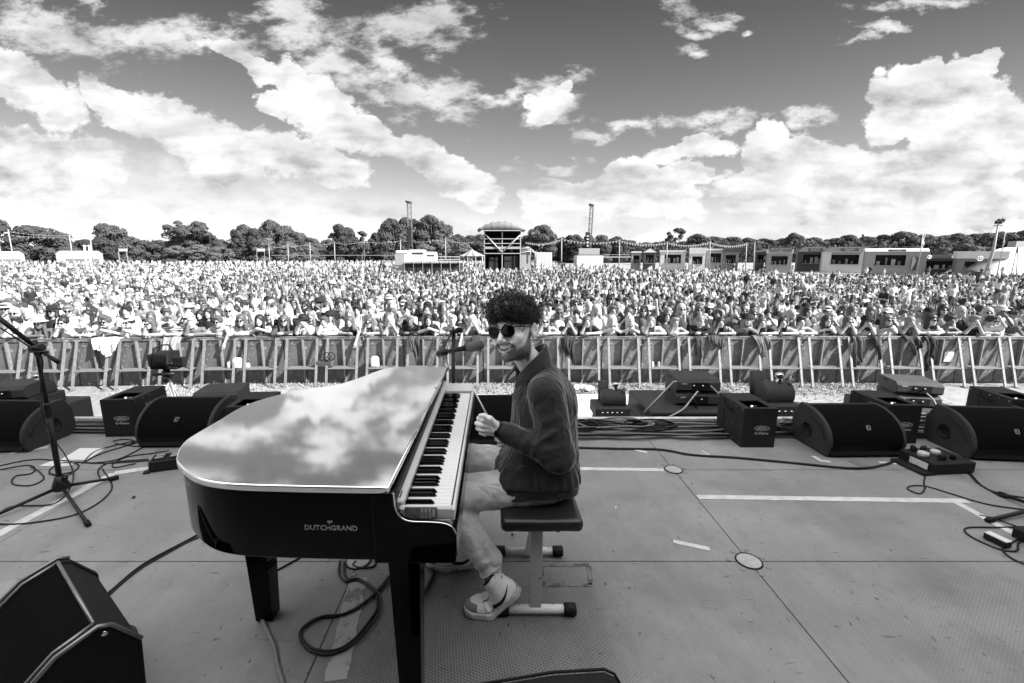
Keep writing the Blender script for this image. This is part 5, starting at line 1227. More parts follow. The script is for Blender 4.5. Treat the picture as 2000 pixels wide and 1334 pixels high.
m = MB(); m.cyl(at(1800, 880, .03), at(1826, 882, .03), .012, 8); m.build('tail', M_rub, t)
p = at(1975, 1060, 0); t = thing('power_adapter', 'white-topped power adapter among cables at the right edge', 'adapter', (p.x, p.y, 0))
q1 = at(1951, 1068, 0); m = MB(); m.box(q1+Vector((.02, .03, .02)), (.045, .10, .034), bev=.004, rz=R(12)); m.build('case', M_blk, t); m = MB(); m.box(q1+Vector((.02, .03, .039)), (.042, .095, .004), rz=R(12)); m.build('top_label', M_wht, t)
p = at(1995, 1045, 0); t = thing('power_box', 'small black block cut by the right edge of the picture', 'power box', (p.x, p.y, 0))
m = MB(); m.box(at(2000, 1046, .03)+Vector((.05, 0, 0)), (.14, .10, .06), bev=.006, rz=R(10)); m.build('case', M_rub, t); m = MB(); m.box(at(2000, 1046, .062)+Vector((.05, 0, 0)), (.05, .04, .01), rz=R(10)); m.build('knob', M_blk, t)
t = thing('microphone_stand', 'black stand legs on the deck reaching in from the right edge', 'mic stand', (at(2060, 1000, 0).x, at(2060, 1000, 0).y, 0))
for (a_, b_) in (((1955, 965), (2060, 1000)), ((1931, 1016), (2060, 985))):
    m = MB(); e_ = at(*a_, .014); f_ = at(*b_, .05); m.tube([f_, e_], [.012, .011], 10); o = m.build('leg', M_blk, t); m = MB(); d_ = (e_-f_).normalized(); m.tube([e_-d_*.05, e_-d_*.02, e_+d_*.01], [.012, .018, .016], 10); m.build('rubber_foot', M_rub, o)
m = MB(); m.cyl(at(2060, 1000, .03), at(2040, 700, .0)+Vector((0, 0, 0)) if False else Vector((at(2060, 1000, 0).x, at(2060, 1000, 0).y, 1.2)), .015, 10); m.build('pole', M_blk, t)

# ---------------- cables on the deck
def cable(pts, r, label, m_=None, z=None, grp=None):
    r_ = random.Random(len(pts)+int(pts[0][0])); P_ = []
    for q_ in pts:
        P_.append(at(q_[0], q_[1], (q_[2] if len(q_) > 2 else 0)+r*1.05+(z or 0)))
    m = MB(); m.tube(smooth_path(P_, 9), r, 7); return setp(m.build('cable', m_ or M_cable), label, 'cable', grp)
cable([(1120, 874), (1200, 876), (1290, 878), (1350, 888), (1440, 894), (1560, 905), (1640, 913), (1690, 914), (1725, 908), (1772, 893)], .009, 'long thick black cable running across the deck from the player to the right-hand monitors')
cable([(190, 1172), (215, 1155), (262, 1115), (300, 1090), (372, 1052), (430, 1020)], .006, 'black cable running from the lower left under the piano tail')
cable([(195, 1180), (230, 1146), (275, 1110), (318, 1085), (372, 1056), (440, 1030)], .005, 'second black cable alongside the one running under the piano tail')
cable([(205, 1246), (228, 1225), (255, 1226), (264, 1237), (255, 1248), (225, 1252)], .010, 'short thick cable loop beside the large corner wedge')
cable([(664, 1096), (662, 1120), (676, 1136), (700, 1134), (730, 1155), (737, 1185), (720, 1215), (690, 1250), (655, 1270), (615, 1268), (592, 1250), (590, 1228), (620, 1207), (660, 1203), (700, 1188), (740, 1150), (760, 1125)], .0058, 'black cable looped on the deck under the piano between the legs')
cable([(672, 1096), (672, 1118), (682, 1132), (702, 1131), (738, 1157), (742, 1187), (728, 1217), (692, 1256), (650, 1277), (608, 1272), (587, 1248), (592, 1226), (630, 1204), (668, 1200), (705, 1182), (748, 1145), (770, 1120)], .0058, 'second strand of the cable loop under the piano', M_cable, .004)
cable([(695, 1096), (690, 1104), (705, 1109), (728, 1107), (735, 1098)], .005, 'thin cable bow just under the piano belly by the deck socket')
cable([(508, 1160), (506, 1190), (520, 1228), (535, 1262), (542, 1300), (556, 1345)], .0085, 'grey cable running down from behind the left piano leg to the picture bottom', M_cable2)
cable([(530, 1120), (575, 1095), (620, 1070)], .005, 'short black cable emerging right of the left piano leg')
cable([(822, 1170), (838, 1140), (845, 1120), (830, 1100)], .009, 'dark cable beside the right piano leg near the far shoe')
for i, (pts, lab) in enumerate((
    ([(-20, 914), (60, 898), (120, 900), (200, 905), (300, 900), (400, 905)], 'thin black cable running straight along the deck at the left'),
    ([(-20, 921), (50, 909), (68, 915), (60, 925), (30, 930), (25, 945), (60, 948), (85, 935), (75, 920), (60, 912)], 'black cable coil at the left edge of the deck'),
    ([(160, 905), (190, 880), (260, 862), (262, 866), (200, 885), (168, 903), (230, 897), (290, 868)], 'black cable looped beside the left flame box'),
    ([(220, 862), (240, 858), (262, 861), (250, 868), (225, 866), (280, 872), (330, 858)], 'small cable bow under the left monitor'),
    ([(95, 925), (130, 928), (152, 914), (148, 905), (118, 905), (97, 918), (105, 928), (140, 922)], 'cable coil by the white paper sheet'),
    ([(195, 935), (192, 918), (210, 905), (245, 900), (290, 897)], 'cable curving towards the black power box'),
    ([(265, 905), (225, 913), (222, 905), (250, 892), (300, 885), (330, 880)], 'cable bend behind the black power box'),
    ([(1815, 906), (1805, 938), (1806, 955), (1795, 964), (1773, 955), (1780, 949), (1810, 950), (1860, 965), (1930, 985), (2020, 998)], 'cable looping from the stage box across the deck to the right edge'),
    ([(1880, 905), (1900, 930), (1925, 953), (1965, 966), (2030, 976)], 'cable running from the stage box towards the right edge'),
    ([(1870, 905), (1892, 925), (1912, 945), (1955, 970)], 'thin cable next to the one leaving the stage box'),
    ([(2020, 1028), (1950, 1030), (1895, 1030), (1884, 1036), (1900, 1050), (1950, 1072), (1985, 1076), (1990, 1060), (2010, 1050)], 'cable bow beside the adapter at the right edge'),
    ([(2010, 1045), (1975, 1060), (1958, 1072), (1975, 1090), (2010, 1105)], 'cable strand over the adapter at the right edge'),
    ([(1912, 1006), (1940, 1012), (1975, 1024), (2010, 1036)], 'cable with plug lying beside the stand foot at the right'),
    ([(1770, 905), (1755, 898), (1775, 890), (1800, 893), (1780, 903), (1760, 907), (1790, 912)], 'small cable coil left of the stage box'))):
    cable(pts, .0048 if i != 12 else .004, lab)
# pile of cables along the front edge
rr = random.Random(11)
for i in range(13):
    P_ = []; y0 = 3.62+.024*i; x = .55; ph = rr.uniform(0, 6); am = rr.uniform(.004, .04)
    while x < 4.3: P_.append((x, y0+am*math.sin(x*rr.uniform(1.6, 2.4)+ph)+rr.uniform(-.012, .012), .012+.010*(i % 3)+rr.uniform(0, .004))); x += .18
    m = MB(); m.tube(smooth_path(P_, 4), rr.choice((.007, .009, .011)), 6)
    pl = ('outermost', 'second', 'third', 'fourth', 'fifth', 'sixth', 'seventh', 'eighth', 'ninth', 'tenth', 'eleventh', 'twelfth', 'thirteenth')[i]
    setp(m.build('cable', (M_cable, M_cable, M_cable2)[i % 3]), f'{pl} cable from the deck side in the bundle along the stage edge', 'cable', 'cables bundled along the stage edge')
for i, (x, y, rx_, ry_, l_) in enumerate(((1.05, 3.80, .34, .10, 'large flat coil on top of the cable bundle, right of the player'), (1.35, 3.78, .24, .085, 'smaller coil overlapping the large one on the cable bundle'), (2.75, 3.83, .22, .06, 'tangled coil behind the flame box at the right'), (2.62, 3.72, .16, .06, 'coil spilling out beside the flame box at the right'), (.75, 3.76, .20, .08, 'coil of cable nearest the player on the bundle'), (-2.3, 4.0, .35, .05, 'coil of cable behind the left flame box'), (3.9, 3.9, .2, .07, 'coil of cable between the right monitors'))):
    P_ = []
    for k_ in range(34): a = k_*.45; f = 1+.10*math.sin(k_*1.7+i); P_.append((x+rx_*f*math.cos(a), y+ry_*f*math.sin(a), .045+.0012*k_+.006*math.sin(k_*2.1)))
    m = MB(); m.tube(smooth_path(P_, 4), .008, 6); setp(m.build('cable_coil', (M_cable, M_cable2)[i in (0, 2)]), l_, 'cable')
for i in range(5):
    P_ = [(x, 3.72+.05*i+.02*math.sin(x*3+i), .012+.01*(i % 2)) for x in np.arange(-4.5, -1.6, .2)]
    m = MB(); m.tube(smooth_path(P_, 3), .009, 6); setp(m.build('cable', M_cable), ('outermost', 'second', 'third', 'fourth', 'fifth')[i]+' cable from the deck side behind the left monitors', 'cable', 'cables bundled behind the left monitors')

# ---------------- camera on a tripod in the pit
p = aty(322, 700, 8.6); t = thing('broadcast_camera', 'broadcast camera with viewfinder on a tripod in the pit, left of the piano', 'camera', (p.x, 8.6, GZ))
X0, Y0 = p.x, 8.6; zc = p.z
m = MB(); m.box((X0-.06, Y0, zc), (.24, .46, .24), bev=.02); m.box((X0-.06, Y0+.30, zc), (.16, .22, .16), bev=.01); m.build('camera_body', M_cab, t)
m = MB(); m.box((X0+.10, Y0-.22, zc+.03), (.30, .10, .22), bev=.02, rx=R(-10)); o = m.build('viewfinder', M_cab, t); m = MB(); m.box((X0+.10, Y0-.275, zc+.03), (.22, .01, .13), rx=R(-10)); m.build('screen', M_lens, o)
m = MB(); m.tube(smooth_path([(X0-.08, Y0-.2, zc+.12), (X0-.06, Y0-.1, zc+.24), (X0-.02, Y0+.15, zc+.24), (X0, Y0+.22, zc+.12)], 5), .016, 6); m.build('top_handle', M_cab, t)
m = MB(); m.box((X0+.34, Y0-.1, zc-.03), (.22, .1, .16), bev=.01); m.box((X0+.05, Y0, zc-.16), (.52, .3, .05), bev=.01); m.build('side_plate', M_cab, t)
m = MB(); m.lathe([(.05, 0), (.10, .02), (.10, .09), (.06, .12), (.06, .26)], (X0, Y0, zc-.46), 18); m.cyl((X0-.2, Y0-.1, zc-.3), (X0+.22, Y0-.1, zc-.28), .03, 8); m.build('fluid_head', M_blk, t)
for a in (90, 210, 330):
    e_ = Vector((X0+.42*math.cos(R(a)), Y0+.42*math.sin(R(a)), GZ+.02)); m = MB()
    for o_ in (-.035, .035): m.tube([(X0+o_, Y0, zc-.44), e_+Vector((o_*.5, 0, 0))], .016, 6)
    m.build('tripod_leg', M_alud, t)
m = MB(); m.tube([(X0+.12, Y0-.1, zc-.3), (X0+.45, Y0-.55, zc-.38)], .012, 6); m.build('pan_bar', M_chrome, t)
# ================================================================== CROWD BARRIER
M_panel = mat('barrier_panel', .11, .55, metal=.3, var=.45, vscale=2.5, bump=.3, bscale=12, wear=.25, wv=.26, coord='Object')
M_bar = mat('barrier_metal', .21, .5, metal=.3, var=.3, vscale=18)
RH = 1.26; BY = 11.68
b0 = thing('crowd_barrier', 'x', 'crowd barrier', (0, 0, 0), 0, 'front of stage barrier sections standing side by side')
m = MB(); m.box((0, 0, .63), (1.02, .012, 1.16)); m.box((0, -.012, .07), (1.0, .02, .05)); m.build('panel', M_panel, b0)
m = MB(); m.box((0, .0, RH-.0), (1.035, .085, .012), bev=.003); m.build('top_rail', M_bar, b0, bevel=.004)
m = MB(); m.box((0, -.025, RH-.04), (1.03, .03, .055)); m.build('rail_box', M_dtape, b0)  # dark front strip below the rail, in the dark tape colour
m = MB(); m.box((0, -.055, .62), (.035, .085, 1.14)); m.build('centre_post', M_bar, b0)
for x in (-.385, .385):
    m = MB(); a, b = Vector((x, -.055, RH-.02)), Vector((x, -.45, .03)); d = (b-a); L = d.length; m.box((a+b)/2, (.055, .034, L), rx=math.atan2(b.y-a.y, a.z-b.z)); o = m.build('leg', M_bar, b0)
    m = MB(); m.box((x, -.46, .012), (.11, .14, .02)); m.build('foot_plate', M_bar, o); m = MB(); m.box((x, -.06, RH-.06), (.085, .05, .03)); m.build('clamp', M_bar, o)
m = MB(); m.box((0, -.20, .475), (.74, .27, .02))
for i in range(6): m.box((0, -.09-.044*i, .488), (.72, .014, .006))
m.build('step', M_bar, b0)
m = MB(); m.box((.44, -.06, RH-.17), (.05, .06, .16)); m.cyl((.40, -.08, RH-.2), (.50, -.08, RH-.2), .01, 6); m.build('coupling', M_bar, b0)
m = MB(); m.box((0, .62, .012), (1.02, 1.2, .02)); m.build('floor_plate', M_bar, b0)
def bar_y(x):
    return BY-.03*max(0, -x-4)**1.25
bx = -13.9; secs = []
while bx < 14.6:
    x1 = bx+1.045; y0_, y1_ = bar_y(bx), bar_y(x1); secs.append(((bx+x1)/2, (y0_+y1_)/2, math.atan2(y1_-y0_, x1-bx))); bx = x1
ordn = ['leftmost', 'second', 'third', 'fourth', 'fifth', 'sixth', 'seventh', 'eighth', 'ninth', 'tenth', 'eleventh', 'twelfth', 'thirteenth', 'fourteenth', 'fifteenth', 'sixteenth', 'seventeenth', 'eighteenth', 'nineteenth', 'twentieth']
def ordw(i):
    tens = ['', '', 'twenty', 'thirty', 'forty', 'fifty', 'sixty', 'seventy']; un = ['', 'first']+ordn[1:9]
    if i < 20: return 'first' if i == 0 else ordn[i]
    i += 1; t, u = divmod(i, 10)
    return tens[t]+'-'+un[u] if u else {20: 'twentieth', 30: 'thirtieth', 40: 'fortieth', 50: 'fiftieth', 60: 'sixtieth', 70: 'seventieth'}[i]
for i, (x, y, a) in enumerate(secs):
    o = b0 if i == 0 else copy_tree(b0); o.location = (x, y, GZ); o.rotation_euler = (0, 0, a)
    n_ = len(secs); o['label'] = f'{ordw(i)} metal barrier section from the left edge, with sloping legs and step' if i < n_//2 else f'{ordw(n_-1-i)} metal barrier section from the right edge, with sloping legs and step'
# jackets hung over the rail
def drape(px, wd, drop, v, label, seed, flare=0):
    rs_ = np.random.RandomState(seed); x0 = aty(px, 656, BY).x; V = []; F = []; nu, nv = 26, 22; y0_ = bar_y(x0)
    for j in range(nv+1):
        t = j/nv*(drop+.25)-.25
        for i in range(nu+1):
            u = (i/nu-.5); f = math.sin(u*26+seed)*.028+math.sin(u*13+seed*2+t*5)*.03+math.sin(u*41+t*9)*.010
            dr = drop*(1-.22*math.sin(u*5+seed)-.15*abs(u)); tt = t if t < 0 else t*dr/drop
            w_ = wd*(1+flare*max(0, t))*(1-.25*max(0, t)/drop)
            if t < 0: y, z = .08+(-t)*.35+abs(f)*.3, RH+.02-(-t)**1.5*1.3
            else: y, z = -.07-.02*math.sin(min(1, t*6)*PI/2)-abs(f)*1.3*min(1, t*7)-.10*min(1, t*3), RH+.02-tt+.02*math.sin(u*9+seed)
            V.append((x0+u*w_+.03*math.sin(t*9+seed), y0_+y, GZ+z))
    for j in range(nv):
        for i in range(nu): F.append((j*(nu+1)+i, j*(nu+1)+i+1, (j+1)*(nu+1)+i+1, (j+1)*(nu+1)+i))
    m = MB(); m.add(V, F, 0, True); o = m.build('draped_jacket', mat('jacket_cloth', v, .85, var=.35, vscale=7, bump=.3, bscale=30)); s_ = o.modifiers.new('t', 'SOLIDIFY'); s_.thickness = .012
    setp(o, label, 'jacket', 'jackets and cloths hung over the barrier rail')
drape(1398, .48, .25, .03, 'dark jacket bundled over the barrier rail above the centre fill speakers', 3)
drape(1362, .22, .5, .03, 'dark jacket hanging limp from the rail, pale cord hanging beside it', 8)
drape(1483, .40, .45, .10, 'patterned grey cloth hanging over the rail right of the fill speakers', 5)
drape(1668, .28, .72, .05, 'long speckled dark coat hanging down the barrier at the right', 7)
drape(1706, .20, .5, .02, 'black coat hanging beside the speckled one at the right', 9)
drape(1775, .36, .38, .015, 'black puffer jacket bunched over the rail at the far right', 11)
drape(1808, .26, .78, .015, 'long black coat hanging furthest right on the barrier', 13)
drape(1110, .34, .62, .015, 'black and pale fringed shawl over the rail right of the player', 15)
drape(232, .75, .36, .55, 'white striped shirt spread over the rail at the left', 17)
drape(350, .45, .7, .22, 'grey trousers and jacket hanging over the rail behind the camera', 19)
drape(935, .4, .33, .03, 'dark cloth over the rail just left of the player', 21)
drape(812, .3, .5, .04, 'dark dress sleeve cloth hanging over the rail above the piano lid', 23)
# things standing on the steps
def on_step(px, v, dims, label, cat, name):
    p = aty(px, 720, BY-.2); x = p.x; m = MB(); m.box((x, bar_y(x)-.20, GZ+.49+dims[2]/2), dims, bev=min(dims)*.2); m.box((x, bar_y(x)-.20, GZ+.49+dims[2]+.01), (dims[0]*.6, dims[1]*.7, .02)); return setp(m.build(name, mat(name, v, .5, var=.2)), label, cat)
on_step(470, .7, (.22, .14, .24), 'white cloth bag standing on the barrier step left of the piano', 'bag', 'cloth_bag')
on_step(453, .4, (.07, .07, .14), 'pale cup beside the white bag on the barrier step', 'cup', 'cup')
on_step(488, .55, (.10, .10, .10), 'small white box right of the white bag on the barrier step', 'box', 'small_box')
on_step(733, .5, (.20, .15, .26), 'light grey rucksack on the barrier step above the piano lid', 'bag', 'rucksack')
on_step(1274, .6, (.06, .06, .12), 'white cup on the barrier step above the black boxes', 'cup', 'cup')
on_step(1286, .3, (.06, .06, .12), 'grey cup right of the white one on the barrier step', 'cup', 'cup')
on_step(636, .05, (.45, .2, .18), 'black bag with hoops slumped on the barrier step above the piano', 'bag', 'handbag')
m = MB(); x = aty(642, 700, BY-.2).x
for dx in (0, .12): m.tube([(x+dx+.09*math.cos(a*.4), bar_y(x)-.32, GZ+.80+.10*math.sin(a*.4)) for a in range(16)], .012, 6, closed=True)
setp(m.build('headphones', M_cab), 'black headphones hooked above the slumped bag on the barrier', 'headphones')
m = MB(); x = aty(1852, 690, BY).x; m.box((x, BY-.03, GZ+.72), (.24, .012, .26)); setp(m.build('paper_notice', M_wht), 'white paper notice fixed to the barrier at the far right', 'notice')
p = at(1135, 752, GZ); m = MB()
for i in range(7): m.lathe([(.05, 0), (.12, .03), (.10, .09), (.02, .12)], (p.x+rg.uniform(-.2, .15), 10.95+rg.uniform(-.1, .15), GZ+.02), 8, axis=(rg.uniform(-.4, .4), rg.uniform(-.4, .4), 1))
setp(m.build('litter_bag', mat('plastic_film', .65, .4)), 'crumpled white plastic bags on the ground at the barrier foot right of the player', 'litter')
# ================================================================== THE AUDIENCE
M_sk = mat('crowd_skin', .5, .5, rand=(.33, .38, .30, .42, .36, .27, .40, .35, .12, .33, .38), spec=.3)
HAIRV = (.03, .02, .08, .12, .30, .05, .22, .04, .16, .09); TOPV = (.55, .03, .22, .6, .02, .42, .09, .58, .14, .5, .30, .03, .55, .06, .26, .5); LEGV = (.06, .12, .3, .05, .45, .2)
M_hr = [mat(n, v, .5, bump=.6, bscale=30, stretch=(6, 6, .6), spec=.4) for n, v in (('black_hair', .018), ('brown_hair', .07), ('fair_hair', .32), ('light_brown_hair', .16))]
M_tp = [mat(n, v, .85, bump=.5, bscale=14, var=.18, vscale=5, spec=.15) for n, v in (('white_cotton', .58), ('black_cotton', .018), ('grey_cotton', .15), ('pale_cotton', .36), ('dark_cotton', .06))]
def stripes(name, a, b, ax_, f):
    m = mat(name, a, .85, spec=.15); k = N(m.node_tree); P = k.sep(k.n('ShaderNodeTexCoord').outputs['Object']); v = k.mix(k.m('GREATER_THAN', k.m('SINE', k.m('MULTIPLY', P[ax_], f)), .1), a, b); c = k.n('ShaderNodeCombineColor')
    for i in range(3): k.l(v, c.inputs[i])
    k.l(c.outputs[0], m.node_tree.nodes['Principled BSDF'].inputs['Base Color']); return m
M_tp.append(stripes('striped_cotton', .6, .08, 2, 150)); M_tp.append(stripes('checked_cotton', .35, .10, 0, 110))
M_eye = mat('dark_face_marks', .07, .6); M_lg = mat('crowd_trousers', .1, .8, rand=(.06, .12, .3, .05, .45, .2))  # first one is the dark tone of crowd eyes, brows and mouths
TOPN = ('white top', 'black top', 'grey top', 'pale top', 'dark top', 'striped top', 'checked top'); HAIRN = ('black hair', 'brown hair', 'fair hair', 'light brown hair')
# pose: head, neck, chest, hip, shoulders are derived; (elbow, hand) left/right; facing -y, rail at y=0
def mirror(p): return (-p[0], p[1], p[2])
LEAN = dict(head=(0, .03, 1.60), chest=(0, .17, 1.27), hip=(0, .34, .93), foot=(.13, .42, .03))
STAND = dict(head=(0, .0, 1.57), chest=(0, .03, 1.22), hip=(0, .05, .90), foot=(.12, .05, .03))
POSES = [
 ('leaning with folded arms on the rail', dict(LEAN, L=((.25, .03, 1.33), (-.05, -.06, 1.33)), R_=((-.25, .03, 1.31), (.06, -.02, 1.31)))),
 ('resting chin on both hands at the rail', dict(LEAN, head=(0, .02, 1.58), L=((.15, -.02, 1.32), (.045, -.05, 1.50)), R_=((-.15, -.02, 1.32), (-.045, -.05, 1.50)))),
 ('hands clasped in front of the chest at the rail', dict(LEAN, L=((.22, .06, 1.33), (.03, -.10, 1.43)), R_=((-.22, .06, 1.33), (-.03, -.10, 1.42)))),
 ('one arm dangling over the rail', dict(LEAN, head=(.03, .02, 1.58), L=((.24, -.02, 1.33), (.18, -.14, 1.10)), R_=((-.24, .03, 1.32), (.02, -.06, 1.32)))),
 ('shading the eyes with one hand', dict(LEAN, L=((.30, .02, 1.48), (.07, -.06, 1.68)), R_=((-.25, .03, 1.32), (.04, -.04, 1.32)))),
 ('leaning on one elbow with hand at the cheek', dict(LEAN, head=(-.06, .03, 1.56), L=((.25, .0, 1.32), (-.04, -.08, 1.32)), R_=((-.18, .0, 1.32), (-.10, -.03, 1.52)))),
 ('standing with arms at the sides', dict(STAND, L=((.25, .06, 1.08), (.24, -.02, .84)), R_=((-.25, .06, 1.08), (-.24, -.02, .84)))),
 ('standing with arms crossed', dict(STAND, L=((.25, -.03, 1.10), (-.08, -.16, 1.16)), R_=((-.25, -.03, 1.10), (.08, -.14, 1.14)))),
 ('waving one raised arm', dict(STAND, L=((.30, .0, 1.50), (.26, -.05, 1.78)), R_=((-.25, .04, 1.10), (-.16, -.16, 1.0)))),
 ('clapping hands in front of the chest', dict(STAND, L=((.24, -.04, 1.15), (.02, -.24, 1.28)), R_=((-.24, -.04, 1.15), (-.02, -.24, 1.26)))),
 ('holding both hands up to the mouth', dict(STAND, L=((.20, -.08, 1.28), (.04, -.14, 1.47)), R_=((-.20, -.08, 1.28), (-.04, -.14, 1.47)))),
 ('sitting on the grass', dict(head=(0, .02, .82), chest=(0, .05, .48), hip=(0, .10, .16), foot=(.22, -.50, .05), L=((.25, -.10, .38), (.14, -.30, .36)), R_=((-.25, -.10, .38), (-.14, -.30, .36)))),
]
def V3(p): return np.array(p, np.float32)
def chead(P, h):
    Q = P-V3(h); Qs = np.concatenate([np.abs(Q[..., :1]), Q[..., 1:]], -1)
    d = smin(ell(Q, (0, .018, .03), (.074, .095, .092)), ell(Q, (0, -.035, -.045), (.056, .060, .068)), .03)
    d = smin(d, ell(Q, (0, -.065, -.095), (.026, .028, .022)), .025); d = smin(d, cap(Q, (0, -.092, .015), (0, -.118, -.025), .009, .013), .014)
    d = smax(d, -ell(Qs, (.031, -.106, .006), (.018, .014, .012)), .010); return smin(d, ell(Qs, (.077, .012, -.008), (.009, .018, .028)), .008)
def arm(P, sh, e, h, r=(.048, .038, .026), k=.02): return smin(cap(P, sh, e, r[0], r[1]), cap(P, e, h, r[1], r[2]), k)
def chand(P, e, h):
    d_ = V3(h)-V3(e); d_ /= np.linalg.norm(d_); h2 = V3(h)+d_*.05; s_ = np.cross(d_, (0, 1, .3)); s_ /= np.linalg.norm(s_)
    d = cap(P, h, h2, .034, .032)
    for j in (-1.5, -.5, .5, 1.5): d = smin(d, cap(P, h2+s_*j*.016, h2+d_*(.055-.006*abs(j))+s_*j*.018+V3((0, .006, -.012)), .0105, .009), .006)
    return smin(d, cap(P, V3(h)+s_*.02, V3(h)+s_*.045+d_*.045, .012, .010), .008)
def shoulders(J):
    c, h = V3(J['chest']), V3(J['head']); n = c+(h-c)*.50
    return n+V3((.165, .02, -.02)), n+V3((-.165, .02, -.02)), n
def skin_f(P, J):
    s1, s2, n = shoulders(J); c, hp, h = V3(J['chest']), V3(J['hip']), V3(J['head'])
    d = smin(chead(P, h), cap(P, h+V3((0, .02, -.06)), n+V3((0, .02, .02)), .050, .055), .02)
    d = smin(d, ell(P, c, (.125, .085, .17)), .04); d = smin(d, ell(P, (c+hp)/2, (.115, .08, .2)), .04); d = smin(d, ell(P, hp, (.135, .10, .11)), .04); d = smin(d, cap(P, s1, s2, .045, .045), .03)
    for s, (e, hd) in ((s1, J['L']), (s2, J['R_'])): d = smin(d, arm(P, s, e, hd), .02); d = smin(d, chand(P, e, hd), .008)
    f = V3(J['foot'])
    for sg_ in (1, -1):
        ft = f*V3((sg_, 1, 1)); hj = hp+V3((sg_*.085, 0, -.03)); kn = (hj+ft)/2+V3((0, -.03, 0)) if J['hip'][2] > .5 else V3((sg_*.24, -.30, .36))
        if J['hip'][2] < .5: ft = V3((sg_*.08, -.42, .05))
        d = smin(d, smin(cap(P, hj, kn, .075, .052), cap(P, kn, ft+V3((0, 0, .04)), .052, .036), .02), .03); d = smin(d, cap(P, ft+V3((0, .03, .01)), ft+V3((0, -.13, .0)), .036, .03), .02)
    return d
def top_f(P, J, kind):
    s1, s2, n = shoulders(J); c, hp = V3(J['chest']), V3(J['hip'])
    d = smin(ell(P, c, (.150, .108, .185)), ell(P, (c+hp)/2+V3((0, 0, -.02)), (.138, .105, .21)), .05); d = smin(d, ell(P, hp+V3((0, 0, .04)), (.150, .115, .10)), .04)
    if kind != 2: d = smin(d, cap(P, s1, s2, .062, .062), .03)
    for s, (e, hd) in ((s1, J['L']), (s2, J['R_'])):
        e_, h_ = V3(e), V3(hd)
        if kind == 0: d = smin(d, cap(P, s, s+(e_-s)*.6, .066, .062), .025)
        if kind == 1: d = smin(d, smin(cap(P, s, e_, .064, .052), cap(P, e_, e_+(h_-e_)*.85, .052, .038), .02), .025)
    d = smax(d, -ell(P, n+V3((0, -.05, .07)), (.062, .09, .075)), .01); return d-.004*nzf(P, 41+kind, 24)
def legs_f(P, J):
    hp = V3(J['hip']); d = ell(P, hp, (.148, .115, .12)); f = V3(J['foot'])
    for sg_ in (1, -1):
        ft = f*V3((sg_, 1, 1)); hj = hp+V3((sg_*.085, 0, -.03)); kn = (hj+ft)/2+V3((0, -.03, 0)) if J['hip'][2] > .5 else V3((sg_*.24, -.30, .36))
        if J['hip'][2] < .5: ft = V3((sg_*.08, -.42, .05))
        d = smin(d, smin(cap(P, hj, kn, .092, .066), cap(P, kn, kn+(ft-kn)*.85, .066, .052), .02), .03)
    return d
def hair_f(P, kind):
    "round the head centre"
    d = ell(P, (0, .030, .042), (.090, .104, .094)); face = ell(P, (0, -.120, -.03), (.066, .085, .105)); d = smax(d, -face, .012); d = smax(d, -(P[..., 2]+.03-.3*np.clip(-P[..., 1], 0, 1)), .01) if kind in (2, 3) else d
    Ps = np.concatenate([np.abs(P[..., :1]), P[..., 1:]], -1)
    if kind == 0: d = smin(d, smin(cap(Ps, (.060, .015, .0), (.088, -.02, -.30), .034, .020), cap(Ps, (.03, .06, .0), (.05, .06, -.28), .05, .035), .03), .03)
    if kind == 1: d = smin(d, smin(cap(Ps, (.066, .015, .0), (.095, .0, -.17), .040, .034), cap(Ps, (.03, .06, .0), (.05, .06, -.18), .055, .045), .03), .03)-.007*nzf(P, 61, 55)
    if kind == 3: d = smin(d, ell(P, (0, .06, .145), (.040, .040, .036)), .015)
    if kind == 2: d = smin(d, ell(P, (0, -.045, .100), (.068, .045, .026)), .02)
    d = smax(d, -ell(P, (0, -.128, -.025), (.060, .085, .092)), .008)
    return d-.006-.002*nzf(P, 62, 70)
def smesh(fn, lo, hi, h, name, mats, mi=None):
    ax, P = grid(lo, hi, h); V, F = surf(ax, fn(P)); return np_mesh(name, V, F, mats, mi=mi(V, F) if mi else None)
def bounds(J):
    pts = [J['head'], J['chest'], J['hip'], (J['foot'][0], J['foot'][1], 0), (-J['foot'][0], J['foot'][1], 0), *J['L'], *J['R_'], (0, -.55, .3) if J['hip'][2] < .5 else J['hip'], (.26, 0, .1) if J['hip'][2] < .5 else J['hip'], (-.26, 0, .1) if J['hip'][2] < .5 else J['hip']]; a = np.array(pts)
    return a.min(0)-(.17, .20, .02), a.max(0)+(.17, .20, .16)
BODY, TOP, LEG = [], [], []
for nm, J in POSES:
    lo, hi = bounds(J); lo[2] = max(lo[2], -.01); hd_ = np.array(J['head'])
    def mi(V, F):
        c = V[F].mean(1)-hd_; x = np.abs(c[:, 0]); y, z = c[:, 1], c[:, 2]
        eye = (y < -.055) & (np.hypot((x-.031)/.019, (z-.006)/.010) < 1); brow = (y < -.06) & (np.abs(z-.030) < .006) & (x > .014) & (x < .048); mo = (y < -.06) & (x < .026) & (np.abs(z+.064-.25*x) < .0075)
        return (eye | brow | mo).astype(int)
    BODY.append(smesh(lambda P: skin_f(P, J), lo, hi, .0155, 'person', [M_sk, M_eye], mi))
    lo2 = lo.copy(); lo2[2] = J['hip'][2]-.12
    TOP.append([smesh(lambda P: top_f(P, J, k_), lo2, (hi[0], hi[1], J['head'][2]+.05), .019, 'top', [M_tp[0]]) for k_ in range(3)])
    LEG.append(smesh(lambda P: legs_f(P, J), lo, (hi[0], hi[1], J['hip'][2]+.14), .024, 'trousers', [M_lg]))
HAIR = [smesh(lambda P: hair_f(P, k_), (-.16, -.15, -.36), (.16, .17, .20), .0125, 'hair', [M_hr[0]]) for k_ in range(4)]
